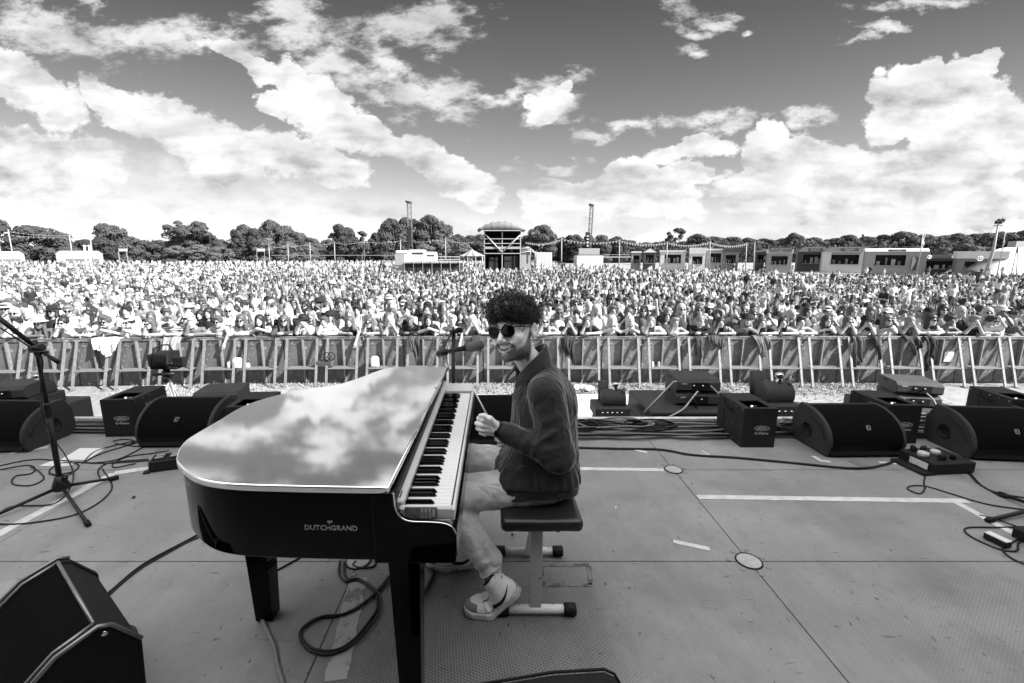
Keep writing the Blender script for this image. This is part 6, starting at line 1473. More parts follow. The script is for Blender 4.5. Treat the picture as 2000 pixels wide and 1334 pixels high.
def recolor(me, mats): return [me if False else (lambda c: (c.materials.clear(), c.materials.append(m_), c)[2])(me.copy()) for m_ in mats]
HAIRM = [recolor(h, M_hr) for h in HAIR]; TOPM = [[recolor(t_, M_tp) for t_ in tt] for tt in TOP]
mb = MB()
for s in (-1, 1): mb.lathe([(.004, 0), (.023, .001), (.024, .006), (.004, .008)], (s*.031, -.112, .006), 10, axis=(0, -1, 0)); mb.tube([(s*.05, -.105, .012), (s*.078, -.03, .010), (s*.08, .01, .006)], .004, 4)
mb.tube([(-.01, -.118, .010), (.01, -.118, .010)], .004, 4); gl0 = mb.build('sunglasses', M_lens); GLS = gl0.data; bpy.data.objects.remove(gl0)
mb = MB(); mb.lathe([(.10, .0), (.155, -.012), (.160, -.004), (.104, .018), (.094, .075), (.05, .095), (.004, .10)], (0, .015, .055), 18); hh = mb.build('bucket_hat', M_tp[3]); HATS = [hh.data]; bpy.data.objects.remove(hh)
mb = MB(); mb.lathe([(.098, .0), (.100, .03), (.085, .075), (.04, .10), (.004, .105)], (0, .015, .05), 16); mb.add([(-.07, -.06, .06), (.07, -.06, .06), (.055, -.17, .045), (-.055, -.17, .045), (-.07, -.06, .07), (.07, -.06, .07), (.055, -.17, .053), (-.055, -.17, .053)], [(0, 3, 2, 1), (4, 5, 6, 7), (0, 1, 5, 4), (1, 2, 6, 5), (2, 3, 7, 6), (3, 0, 4, 7)]); hh = mb.build('baseball_cap', M_tp[1]); HATS.append(hh.data); bpy.data.objects.remove(hh)
HATS += [(lambda c: (c.materials.clear(), c.materials.append(M_tp[1]), c)[2])(HATS[0].copy()), (lambda c: (c.materials.clear(), c.materials.append(M_tp[0]), c)[2])(HATS[1].copy())]
HATN = ('pale bucket hat', 'black cap', 'black bucket hat', 'white cap')
def addch(par, me, name, loc=(0, 0, 0), rot=None, sc=None):
    o = bpy.data.objects.new(name, me); S.collection.objects.link(o); o.parent = par; o.location = loc
    if rot: o.rotation_euler = rot
    if sc: o.scale = sc
    return o
cr = random.Random(77); used = {}
ROWN = ('front row', 'second row', 'third row', 'fourth row', 'fifth row', 'sixth row')
def person(x, y, rz, pose, row, idx, hair=None, top=None, sc=1.):
    J = POSES[pose][1]; hk = cr.choices((0, 1, 2, 3), (5, 3, 3, 1))[0] if hair is None else hair[0]; hc = cr.choices((0, 1, 2, 3), (3, 4, 2, 2))[0] if hair is None else hair[1]
    tk = cr.choices((0, 1, 2), (5, 2, 3))[0]; tcn = cr.choices(range(7), (5, 4, 2, 3, 2, 1, 1))[0] if top is None else top
    o = bpy.data.objects.new('person', BODY[pose]); S.collection.objects.link(o); sc *= 1.18 if row == 0 else 1.13; o.location = (x, y, GZ+.02-1.28*(sc-1) if row == 0 else GZ); o.rotation_euler = (0, 0, rz); o.scale = (sc, sc, sc)
    addch(o, TOPM[pose][tk][tcn], 'top'); addch(o, LEG[pose], 'trousers'); hr_ = addch(o, HAIRM[hk][hc], 'hair', J['head'])
    acc = cr.random(); ext = ''
    if acc < .30: addch(o, GLS, 'sunglasses', J['head']); ext = ' and sunglasses'
    hn = ''
    if cr.random() < .13: k_ = cr.randrange(4); addch(o, HATS[k_], 'hat', J['head']); hn = HATN[k_]
    hl = ('long ', 'wavy ', 'short ', 'pinned-up ')[hk]+HAIRN[hc]
    pn = POSES[pose][0]
    o['label'] = f'{ordw(idx)} person from left, {ROWN[row]}, {hn or hl}, {TOPN[tcn]}{ext}'; o['category'] = 'person'; o['group'] = 'audience members near the barrier'
    return o
n1 = 0; XL, XR = -13.2, 13.4; x = XL; row = []
while x < XR: row.append(x); x += cr.uniform(.46, .64)
for i, x in enumerate(row):
    person(x, bar_y(x)+.02, cr.uniform(-.22, .22)-x*.02, cr.choices(range(6), (5, 3, 3, 2, 1, 3))[0], 0, i, sc=cr.uniform(.93, 1.03)); n1 += 1
yy = .62
for r_ in range(1, 6):
    xs = []; x = XL*(1+.045*r_); 
    while x < XR*(1+.045*r_):
        if not (r_ >= 2 and x > 7.6 and cr.random() < .55) and not (r_ >= 2 and x < -9.5 and cr.random() < .4): xs.append(x)
        x += cr.uniform(.42, .60)
    for i, x in enumerate(xs):
        y = bar_y(x)+yy+cr.uniform(-.12, .12); sit = (x > 7.6 and r_ >= 3) or (x < -10 and r_ >= 3)
        if n1 >= 292: break
        person(x, y, cr.uniform(-.3, .3)-x*.03, 11 if sit else cr.choices((6, 7, 8, 9, 10), (4, 3, .7, 3, 2))[0], r_, i, sc=cr.uniform(.94, 1.07)); n1 += 1
    yy += .58+.05*r_
print('persons', n1)
# the rest of the audience: one object, thousands of figures, shade per vertex
class Crowd:
    def __init__(s): s.V = []; s.F = []; s.C = []; s.n = 0
    def add(s, V, F, C): s.V.append(V); s.F.append(F+s.n); s.C.append(C); s.n += len(V)
cw = Crowd()
def lod(pose, hk, h):
    J = POSES[pose][1]; lo, hi = bounds(J); lo[2] = max(lo[2], 0); hd = V3(J['head'])
    if J['hip'][2] > .5: lo[2] = .35
    lo[2] = lo[2]; fs = [lambda P: skin_f(P, J), lambda P: top_f(P, J, 0)-.004, lambda P: legs_f(P, J)-.004, lambda P: hair_f(P-hd, hk)-.003]
    if hk >= 2: hf = fs[3]; fs[3] = lambda P: np.where(np.abs(P-hd).max(-1) < .3, hf(P), 1)
    ax, P = grid(lo, hi, h); D = np.minimum.reduce([f(P) for f in fs]); V, F = surf(ax, D); K = np.argmin(np.stack([f(V.astype(np.float32)) for f in fs], 0), 0)
    q_ = V-hd; eye = (K == 0) & (q_[:, 1] < -.06) & (np.abs(q_[:, 0]) < .055) & (np.abs(q_[:, 2]-.01) < .018); K = np.where(eye, 4, K)
    return V, F, K
L1 = [lod(p_, h_, .040) for p_, h_ in ((6, 0), (7, 2), (9, 0), (10, 1), (8, 2), (7, 0))]; L1s = [lod(11, h_, .040) for h_ in (0, 2, 1)]
L2 = [lod(p_, h_, .075) for p_, h_ in ((6, 0), (7, 2), (9, 0))]; L2s = [lod(11, h_, .07) for h_ in (0, 2)]
L3 = [lod(p_, h_, .12) for p_, h_ in ((6, 0), (7, 2))]; L3s = [lod(11, h_, .11) for h_ in (0, 2)]
rs = np.random.RandomState(8); SKV = (.33, .38, .30, .42, .36, .27, .40, .12)
def put(T, x, y, rz, sc):
    V, F, K = T; c, s_ = math.cos(rz), math.sin(rz); W_ = V*sc; W_ = np.stack([W_[:, 0]*c-W_[:, 1]*s_+x, W_[:, 0]*s_+W_[:, 1]*c+y, W_[:, 2]+GZ], 1)
    pal = np.array([rs.choice(SKV), rs.choice(TOPV), rs.choice(LEGV), rs.choice(HAIRV), .06]); cw.add(W_.astype(np.float32), F, pal[K])
keep = [(-10.6, 61, 9, 7)]
def blocked(x, y):
    if abs(x-.9) < 4.6 and 58 < y < 68: return True
    if -17 < x < -5.5 and 47 < y < 55: return True
    if x > 6.5 and y > 17 and y < 19.5 and rs.rand() < .8: return True
    return False
y = 14.9; nf = 0
while y < 118:
    far = y-14.6; stepy = .55+.012*far; halfw = y*1.15+1.5
    x = -halfw
    edge = 17+.42*(y-14)                        # the standing core widens with distance, the rest sits
    while x < halfw:
        core = -edge*.8 < x < edge*.45 or (y > 95 and rs.rand() < .4)
        if x > 14 and y > (78 if x < 44 else 60): x += 1; continue
        sit = not core and not (y < 17 and x < 8) or (92 > y > 56 and rs.rand() < .8)
        dx = rs.uniform(.46, .72)*(1+.010*far) if not sit else rs.uniform(.62, 1.25)*(1+.004*far)
        clump = math.sin(x*.55+y*.21+1.3*math.sin(y*.17))*math.sin(y*.43-x*.16+math.sin(x*.11))
        if not blocked(x, y) and (not sit or rs.rand() < .88) and not (clump < -.55 and rs.rand() < .75):
            L = (L1s if sit else L1) if y < 26 else (L2s if sit else L2) if y < 48 else (L3s if sit else L3)
            if sit and rs.rand() < .07: L = L1 if y < 26 else L2 if y < 48 else L3
            put(L[rs.randint(len(L))], x+rs.uniform(-.1, .1), y+rs.uniform(-.25, .25)*stepy, rs.normal(0, .45)-x*.012, rs.uniform(.92, 1.08)); nf += 1
        x += dx
    y += stepy*(1.0 if y < 40 else 1.25)
V = np.concatenate(cw.V); F = np.concatenate(cw.F); C = np.concatenate(cw.C); print('crowd', nf, len(V))
def attr_mat():
    m = mat('crowd_cloth', .5, .8, spec=.2); k = N(m.node_tree); a = k.n('ShaderNodeAttribute'); a.attribute_name = 'shade'; c = k.n('ShaderNodeCombineColor')
    for i in range(3): k.l(a.outputs['Fac'], c.inputs[i])
    k.l(c.outputs[0], m.node_tree.nodes['Principled BSDF'].inputs['Base Color']); return m
me = np_mesh('audience', V, F, attr_mat(), attrs={'shade': C}); o = link('audience', me); setp(o, 'dense festival audience filling the field behind the first rows', 'crowd', kind='stuff'); del V, F, C, cw
# ================================================================== FAR BACKGROUND
M_leaf = [mat('foliage', .06, .8, rand=(.085, .062, .10, .07, .09), spec=.2, var=.35, vscale=.35), mat('pale_foliage', .14, .8, var=.35, vscale=.4, spec=.2)]
for m_ in M_leaf[:2]:
    k = N(m_.node_tree); b = m_.node_tree.nodes['Principled BSDF']; tl = k.n('ShaderNodeBsdfTranslucent'); tl.inputs[0].default_value = (.10,)*3+(1,); mx = k.n('ShaderNodeMixShader'); mx.inputs[0].default_value = .25
    oo = [x for x in m_.node_tree.nodes if x.type == 'OUTPUT_MATERIAL'][0]; k.l(b.outputs[0], mx.inputs[1]); k.l(tl.outputs[0], mx.inputs[2]); k.l(mx.outputs[0], oo.inputs[0])
M_bark = mat('bark', .10, .9, bump=.6, bscale=8)
def crown_mesh(seed, kind, leaves=3400):
    "unit tree: height 1, foliage in clumps; kind 0 broad oak, 1 tall, 2 umbrella, 3 open crown, 4 conifer"
    r = np.random.RandomState(seed); cl = []
    n = {0: 60, 1: 52, 2: 50, 3: 30, 4: 26}[kind]
    for i in range(n):
        t = r.rand(); a = r.uniform(0, 2*PI)
        if kind == 0: z = .06+.82*t; R_ = .40*math.sin(PI*min(1, .30+.66*t))**.6; c = .125*r.uniform(.65, 1.35)
        elif kind == 1: z = .06+.84*t; R_ = .33*math.sin(PI*(.25+.64*t))**.6; c = .125*r.uniform(.7, 1.3)
        elif kind == 2: z = .10+.82*t; R_ = (.44 if t > .62 else .26)*math.sqrt(max(.12, 1-abs(t-.74)*1.3)); c = .095*r.uniform(.7, 1.25)
        elif kind == 3: z = .45+.48*t; R_ = .42*math.sin(PI*(.15+.75*t))**.6; c = .075*r.uniform(.6, 1.3)
        else: z = .08+.88*t; R_ = .20*(1-t)**.8; c = .06*r.uniform(.7, 1.2)*(1.3-t)
        rr_ = R_*math.sqrt(r.uniform(.25, 1)); cl.append((rr_*math.cos(a), rr_*math.sin(a), z, c))
    V = np.empty((leaves*4, 3)); 
    cl = np.array(cl); w_ = cl[:, 3]**2; idx = r.choice(len(cl), leaves, p=w_/w_.sum()); d = r.normal(size=(leaves, 3)); d /= np.linalg.norm(d, axis=1, keepdims=True)
    d[:, 2] = np.where(r.rand(leaves) < .75, np.abs(d[:, 2]), d[:, 2]); rad = cl[idx, 3]*(.72+.42*r.rand(leaves)**.5); c = cl[idx, :3]+d*rad[:, None]*(1, 1, .82)
    u = np.cross(d, r.normal(size=(leaves, 3))); u /= np.linalg.norm(u, axis=1, keepdims=True); v = np.cross(d, u)+r.normal(size=(leaves, 3))*.35; s = r.uniform(.011, .024, (leaves, 1))
    V[0::4] = c-u*s-v*s*.7; V[1::4] = c+u*s-v*s*.6; V[2::4] = c+u*s*.6+v*s; V[3::4] = c-u*s*.8+v*s*.7
    return V, np.arange(leaves*4).reshape(-1, 4), cl
CROWN = {}
for kd in range(5):
    for s_ in range(3 if kd < 2 else 1):
        V, F, cl = crown_mesh(10*kd+s_, kd, 9000 if kd < 3 else 3400); me = np_mesh('crown', V, F, M_leaf[0], smooth=False); me2 = me.copy(); me2.materials.clear(); me2.materials.append(M_leaf[1])
        m = MB(); m.tube([(0, 0, -.02), (.005, 0, .15), (0, .01, .35), (.0, 0, .62)], [.030, .022, .017, .007], 7)
        for c in cl[:9]: m.tube([(0, 0, .16+.25*rg.random()), (c[0]*.5, c[1]*.5, c[2]*.72), tuple(c[:3])], [.012, .008, .003], 5)
        o = m.build('trunk', M_bark); CROWN[(kd, s_)] = (me, me2, o.data); bpy.data.objects.remove(o)
KN_ = ('broad dark oak', 'tall dense tree', 'umbrella-topped tree', 'open-crowned tree with sky gaps', 'pointed conifer')
tr = random.Random(9)
def tree(px, pt, wpx, D, kd, label, pale=0, base=None):
    top = aty(px, pt, D); H = (top.z-GZ); s_ = tr.randrange(3) if kd < 2 else 0; me, me2, tk = CROWN[(kd, s_)]; wd = wpx/FPX*D*.98
    nat = {0: .92+.2, 1: .86, 2: 1.05, 3: .95, 4: .44}[kd]
    t = thing('tree', label, 'tree', (top.x, D, GZ), tr.uniform(0, 6.28), 'trees along the far edge of the field')
    for dm, nm in ((me2 if pale else me, 'crown'), (tk, 'trunk')): o = addch(t, dm, nm)
    t.scale = (wd/nat, wd/nat, H*.985)
TREES = [(-14,425,70,150,0),(68,438,118,150,0),(112,452,60,165,1),(160,466,70,175,0),(212,434,84,150,0),(200,462,60,140,0),(250,458,64,160,0),(282,468,56,165,0),(318,467,66,170,0),(362,428,96,150,2),(362,455,100,155,0),(408,456,66,160,0),(432,468,60,150,0),
 (472,436,62,150,0),(500,446,60,140,1),(528,427,62,150,0),(552,438,70,155,0),(582,450,70,150,0),(610,462,60,145,0),(640,466,50,160,0),(668,438,58,150,1),(704,450,52,155,3),(688,462,52,160,0),(735,452,44,160,0),
 (766,424,76,145,0),(796,424,60,150,1),(842,417,84,148,0),(870,436,70,150,0),(896,456,60,160,0),(918,458,60,165,0),(940,456,50,165,0),(1056,437,84,150,0),(1030,456,60,155,0),(1096,462,50,165,0),(1122,457,46,160,1),(1150,458,44,165,0),(1176,457,54,160,0),(1206,460,60,165,0),(1232,468,54,175,0),
 (1262,472,70,240,0),(1290,471,70,250,0),(1324,444,54,135,3),(1330,475,70,240,0),(1366,461,60,185,0),(1400,466,60,195,0),(1432,467,60,200,0),(1466,469,60,200,0),(1500,470,56,205,0),(1526,470,56,205,0),(1553,459,50,190,0),(1590,468,60,195,0),(1622,470,56,200,0),(1655,463,60,190,0),(1687,453,24,190,4),(1700,466,64,188,0),(1736,462,60,185,0),(1768,456,66,180,0),(1806,462,60,180,0),(1836,464,60,180,0),(1868,460,66,178,0),(1902,461,66,178,0),(1934,459,60,175,0),(1966,456,60,172,0),(1996,453,60,170,0)]
PALE = [(1850,482,44,120,0),(1890,474,64,118,0),(1925,480,54,118,0),(1965,482,60,118,0),(1575,481,40,125,0),(1800,484,40,122,0),(2000,480,50,118,0),(860,466,60,130,0),(830,474,54,128,0),(905,474,60,128,0),(515,462,60,128,0),(560,470,60,128,0),(430,480,70,125,0),(385,476,70,128,0),(600,476,54,130,0),(340,478,60,128,0)]
TREES = [(a, b-(6 if a > 1340 and k_ != 4 else 0), c*(1.12 if a > 1340 else 1), d, k_) for a, b, c, d, k_ in TREES]
for i, (a, b, c, d, k_) in enumerate(TREES):
    pos = 'left of the covered tower' if a < 930 else 'right of the covered tower'; nn_ = ordw(sum(1 for q in TREES if (q[0] < 930) == (a < 930) and q[4] == k_ and (q[0] > a if a < 930 else q[0] < a)))
    tree(a, b, c, d, k_, f'{KN_[k_]}, {nn_} such {pos}')
for i, (a, b, c, d, k_) in enumerate(sorted(PALE)):
    tree(a, b, c, d, k_, f'pale leafy bush before the far trees, {ordw(i)} from the left', 1)
# undergrowth closing the wood between the trunks
r = np.random.RandomState(3); n = 26000; X_ = r.uniform(-190, 260, n); Y_ = 168+r.uniform(-6, 6, n)+.05*np.abs(X_); Z_ = GZ+r.rand(n)**1.3*6.2*(1+.2*np.sin(X_*.23)+.15*np.sin(X_*.61)); c = np.stack([X_, Y_, Z_], 1)
u = r.normal(size=(n, 3)); u /= np.linalg.norm(u, axis=1, keepdims=True); v = np.cross(u, r.normal(size=(n, 3))); v /= np.linalg.norm(v, axis=1, keepdims=True); s_ = r.uniform(.35, .8, (n, 1)); V = np.empty((4*n, 3)); V[0::4] = c-u*s_; V[1::4] = c+v*s_; V[2::4] = c+u*s_; V[3::4] = c-v*s_
setp(link('undergrowth', np_mesh('undergrowth', V, np.arange(4*n).reshape(-1, 4), M_leaf[0], smooth=False)), 'dark undergrowth closing the wood beneath the far trees', 'undergrowth', kind='stuff')

# ---- poles, strings
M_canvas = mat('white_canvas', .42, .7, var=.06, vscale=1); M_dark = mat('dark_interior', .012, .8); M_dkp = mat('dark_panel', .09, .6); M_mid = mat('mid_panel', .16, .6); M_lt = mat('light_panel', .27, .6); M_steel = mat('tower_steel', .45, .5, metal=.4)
def pole(px, pt, pb, D, r_, label, name='pole', m_=None, rz=0, ptop=None):
    a = aty(px, pt, D) if ptop is None else aty(ptop, pt, D); b = aty(px, pb, D); m = MB(); m.cyl((b.x, D, min(b.z, GZ)), a, r_, 8); m.lathe([(r_*1.6, 0), (r_*1.7, r_*1.5), (.01, r_*2)], a, 8); return setp(m.build(name, m_ or M_lt), label, 'pole', 'slim poles carrying festoon strings')
def string(pts, D, label, flags=False, sag=6):
    m = MB(); P_ = []; ms = []
    for (x0, y0), (x1, y1) in zip(pts, pts[1:]):
        for k_ in range(12): t = k_/12; P_.append(aty(x0+(x1-x0)*t, y0+(y1-y0)*t+sag*4*t*(1-t), D))
    P_.append(aty(*pts[-1], D)); o = MB(); o.tube(P_, .035, 4); t_ = thing('bunting' if flags else 'festoon_lights', label, 'bunting' if flags else 'lights', (P_[0].x, D, P_[0].z), 0); o.build('cord', M_lt, t_)
    f = MB(); gl_ = 0; L = [P_[i]+(P_[i+1]-P_[i])*j/3 for i in range(len(P_)-1) for j in range(3)]
    for i, p in enumerate(L):
        if flags:
            w_ = .13
            if i % 2 == 0: f.add([(p.x-w_, p.y-.02, p.z), (p.x+w_, p.y-.02, p.z), (p.x, p.y-.05, p.z-.34)], [(0, 2, 1)])
        elif i % 3 == 0: g_ = MB(); g_.lathe([(.02, 0), (.07, -.05), (.07, -.10), (.02, -.14)], p, 6); g_.build('lamp_globe', M_lt, t_)
    if flags: f.build('pennants', M_lt, t_)
DL = 75
for px, pt, pl, l_ in ((16, 450, 25, 'tallest pole at the far left'), (135, 458, 141, 'pole left of the pair beside the left tent'), (175, 459, 181, 'pole right of the pair beside the left tent'), (-2, 478, 3, 'short pole at the very left edge')): pole(pl, pt, 502, DL, .085, l_+', carrying a festoon string', ptop=px)
string([(16, 452), (135, 460)], DL, 'upper festoon string between the left poles', sag=3); string([(16, 459), (135, 464), (176, 460)], DL, 'lower festoon string between the left poles', sag=2)
PO = [(525, 480), (562, 478), (605, 475), (653, 474), (711, 471), (782, 470), (870, 467)]
for i, (px, py) in enumerate(PO): pole(px, py, 500, 95, .09, f'slim pole before the trees, {ordw(i)} left to right before the covered tower')
string(PO+[(925, 473)], 94.9, 'long festoon string before the trees, left of the covered tower', sag=4)
PR = [(1028, 473), (1097, 467), (1210, 470), (1303, 474), (1387, 473), (1458, 476)]
for i, (px, py) in enumerate(PR[1:]): pole(px, py, 512, 76, .09, f'slim bunting pole, {ordw(i)} one right of the covered tower')
pole(1474, 474, 512, 76, .08, 'lone slim pole right of the end of the bunting')
string(PR, 75.9, 'white bunting swagged between poles right of the covered tower', True, 6)
# ---- covered tower (front of house)
D = 62; t = thing('covered_tower', 'two-storey scaffold tower with domed canvas roof, full of dark equipment', 'tower', (aty(981, 500, D).x, D, GZ))
def bx2(m, x0, y0, x1, y1, D0, D1, ground=False, mi=0):
    a, b = aty(x0, y0, D0), aty(x1, y1, D0); z0 = GZ if ground else b.z; m.box(((a.x+b.x)/2, (D0+D1)/2, (a.z+z0)/2), (b.x-a.x, D1-D0, a.z-z0), mi)
xa, xb = aty(946, 450, D).x, aty(1017, 450, D).x; zt = aty(981, 450, D).z; xm = aty(981, 450, D).x
for x in (xa, xm, xb):
    for yy_ in (0, 5): m = MB(); m.box((x, D+yy_, (zt+GZ)/2), (.11, .11, zt-GZ)); m.build('tower_post', M_steel, t)
for py in (466.5, 475.5, 495): z = aty(981, py, D).z; m = MB(); m.box(((xa+xb)/2, D-.12, z), (xb-xa, .07, .09)); m.build('guard_rail', M_steel, t)
z2 = aty(981, 484, D).z; m = MB(); m.box(((xa+xb)/2, D+2.5, z2), (xb-xa, 5.2, .30)); m.build('upper_floor', M_lt, t)
for (a, b) in (((947, 457), (980, 492)), ((1016, 459), (982, 492))): m = MB(); m.tube([aty(*a, D-.2), aty(*b, D-.2)], .08, 6); m.build('brace', M_steel, t)
m = MB(); bx2(m, 948, 451, 1015, 515, D+4.6, D+4.9, True); bx2(m, 946, 451, 948, 515, D+.2, D+4.5, True); bx2(m, 1015, 451, 1017, 515, D+.2, D+4.5, True); m.build('dark_backing', M_dark, t)  # black sheets stand for the shade inside the tower
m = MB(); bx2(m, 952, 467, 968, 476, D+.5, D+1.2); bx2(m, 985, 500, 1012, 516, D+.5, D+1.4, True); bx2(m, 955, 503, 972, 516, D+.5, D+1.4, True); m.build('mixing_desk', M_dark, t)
m = MB(); n_ = 22; V = []
for j, (yo, k_) in enumerate(((-.6, 1), (2.5, 1.05), (5.6, 1))):
    for i in range(n_+1):
        u = i/n_; px = 932+u*95; top = 433+17*abs(u*2-1)**2.4; p = aty(px, top, D); V.append((p.x, D+yo, p.z*1+.10*math.sin(i*2.1)*(j == 0)))
for i in range(n_+1): u = i/n_; p = aty(935+u*90, 450, D); V.append((p.x, D-.7, p.z))
F = [(j*(n_+1)+i, j*(n_+1)+i+1, (j+1)*(n_+1)+i+1, (j+1)*(n_+1)+i) for j in range(2) for i in range(n_)]+[(i, 3*(n_+1)+i, 3*(n_+1)+i+1, i+1) for i in range(n_)]
m.add(V, F, 0, True); o = m.build('canvas_roof', mat('creased_canvas', .16, .7, var=.45, vscale=3, stretch=(2.5, 1, .3)), t); q_ = o.modifiers.new('t', 'SOLIDIFY'); q_.thickness = .04
for i, px in enumerate((975, 1000)): p = aty(px, 470, D+1.6); m = MB(); m.lathe([(.12, -1.9), (.26, -1.0), (.22, -.35), (.1, -.2), (.14, -.1), (.12, .1), (.02, .18)], p, 8); setp(m.build('person', M_mid), ('left', 'right')[i]+' one of two people standing on the upper floor of the covered tower', 'person')
# side stairs structure
t = thing('stair_tower', 'low scaffold stair beside the covered tower', 'stairs', (aty(1040, 500, 64).x, 64, GZ)); m = MB(); bx2(m, 1018, 484, 1036, 512, 64, 66, True); m.build('container', M_lt, t); m = MB()
for a, b in (((1018, 483), (1034, 483)), ((1034, 483), (1046, 494)), ((1034, 489), (1046, 494)), ((1018, 491), (1036, 491)), ((1046, 491), (1046, 508)), ((1036, 484), (1036, 510))): m.tube([aty(*a, 63.8), aty(*b, 63.8)], .06, 5)
m.build('handrail', M_steel, t)
t = thing('truck_trailer', 'long white trailer parked right of the covered tower', 'trailer', (aty(1060, 500, 80).x, 80, GZ)); m = MB(); bx2(m, 1047, 493, 1078, 506, 80, 84, True); m.build('body', M_canvas, t, bevel=.1)
# delay towers
def truss(px0, py0, px1, py1, D, w_px, label, hang):
    a, b = aty(px0, py0, D), aty(px1, py1, D); b.z = GZ; t = thing('speaker_mast', label, 'mast', (b.x, D, GZ), 0, 'lattice speaker masts'); w_ = w_px/FPX*D/2; ax_ = (a-b)
    m = MB(); n_ = 26
    for sx, sy in ((-1, -1), (1, -1), (1, 1), (-1, 1)): m.tube([b+Vector((sx*w_, sy*w_, 0)), a+Vector((sx*w_, sy*w_, 0))], .055, 5)
    for i in range(n_):
        p, q_ = b+ax_*i/n_, b+ax_*(i+1)/n_
        for s, e in (((-1, -1), (1, -1)), ((1, 1), (-1, 1)), ((-1, 1), (-1, -1)), ((1, -1), (1, 1))): m.tube([p+Vector((s[0]*w_, s[1]*w_, 0)), q_+Vector((e[0]*w_, e[1]*w_, 0))] if i % 2 else [p+Vector((e[0]*w_, e[1]*w_, 0)), q_+Vector((s[0]*w_, s[1]*w_, 0))], .035, 4)
    m.build('lattice', M_dkp, t)
    m = MB(); m.box(a+Vector((-.1, 0, .1)), (w_*3.2, w_*2, .35), ry=R(14)); m.build('head_block', M_dark, t)
    m = MB()
    for (x, y) in hang[0]: m.box(aty(x, y, D-.7), (.75, .5, .46), bev=.05)
    o = m.build('speaker_hang', M_dark, t); m = MB()
    for (x, y) in hang[1]: m.box(aty(x, y, D-1.05), (.36, .1, .16))
    if hang[1]: m.build('speaker_badge', M_wht, o)
    return t
truss(799, 396, 803, 505, 90, 7, 'tall lattice mast rising from the trees left of the covered tower, black speakers half way', ([(800, y) for y in range(447, 482, 5)], []))
truss(1156, 402, 1149, 505, 80, 5.5, 'leaning lattice mast right of the covered tower with a white-badged speaker column', ([(1148, y) for y in range(456, 486, 5)], [(1148, y) for y in (461, 467, 473, 480, 486)]))
t = thing('scrim_cabin', 'white scrimmed cabin at the foot of the leaning speaker mast', 'cabin', (aty(1150, 500, 74).x, 74, GZ)); m = MB(); bx2(m, 1127, 499, 1178, 516, 74, 77, True); m.build('wall', M_canvas, t); m = MB(); bx2(m, 1131, 485, 1171, 497, 74.5, 74.7); m.build('scrim_sign', M_lt, t); m = MB(); bx2(m, 1129, 497, 1173, 499, 74.2, 76.6); m.build('deck', M_dkp, t)
# conical striped marquee
D = 78; c = aty(922, 487, D); t = thing('striped_tent', 'small round tent with striped conical top left of the covered tower', 'tent', (c.x, D, GZ)); rr_ = 25.5/FPX*D; ez = aty(922, 500, D).z; m = MB(); V = [(c.x, D, c.z)]; F = []
for i in range(20): a = 2*PI*i/20; V += [(c.x+.5*rr_*math.cos(a), D+.5*rr_*math.sin(a), ez+(c.z-ez)*.45), (c.x+rr_*math.cos(a), D+rr_*math.sin(a), ez)]
for i in range(20): j = (i+1) % 20; m.add(V, [(0, 1+2*i, 1+2*j), (1+2*i, 2+2*i, 2+2*j, 1+2*j)], i % 2)
m.build('roof', [M_canvas, M_mid], t); m = MB()
for i in range(0, 20, 2): a = 2*PI*i/20; m.cyl((c.x+.95*rr_*math.cos(a), D+.95*rr_*math.sin(a), GZ), (c.x+.95*rr_*math.cos(a), D+.95*rr_*math.sin(a), ez), .06, 6)
m.build('poles', M_lt, t)
# vans and raised platform left of the tower
for i, (x0, x1, y0, l_) in enumerate(((771, 800, 489, 'white caravan roof left of the raised platform'), (797, 830, 487.5, 'white van behind the raised platform'), (826, 852, 492, 'white car-sized van with rounded roof by the platform'))):
    D = 72+2*i; t = thing('white_van', l_, 'van', (aty((x0+x1)/2, 500, D).x, D, GZ), 0, 'white vans by the raised platform'); m = MB(); bx2(m, x0, y0, x1, 512, D, D+2.2, True); m.build('body', M_canvas, t, bevel=.25); m = MB(); bx2(m, x0+3, y0+6, x1-4, y0+9, D-.03, D); m.build('window', M_dark, t)
D = 50; t = thing('raised_platform', 'raised viewing platform with white rails and a crowd of guests on it', 'platform', (aty(840, 510, D).x, D, GZ)); m = MB(); bx2(m, 789, 511.5, 898, 514, D, D+5); m.build('platform_floor', M_lt, t); m = MB(); bx2(m, 791, 514, 897, 524, D+.3, D+4.6, True); m.build('under_fill', M_dark, t)  # near-black block fills the space below the platform floor
for x in range(789, 900, 18): m = MB(); bx2(m, x, 500, x+.8, 520, D-.1, D-.05, True); m.build('rail_post', M_wht, t)
for y in (501, 506.2): m = MB(); bx2(m, 789, y, 898, y+.9, D-.12, D-.06); m.build('hand_rail', M_wht, t)
m = MB(); bx2(m, 771, 496, 790, 510, D+.5, D+3, True); m.build('side_screen', M_lt, t)
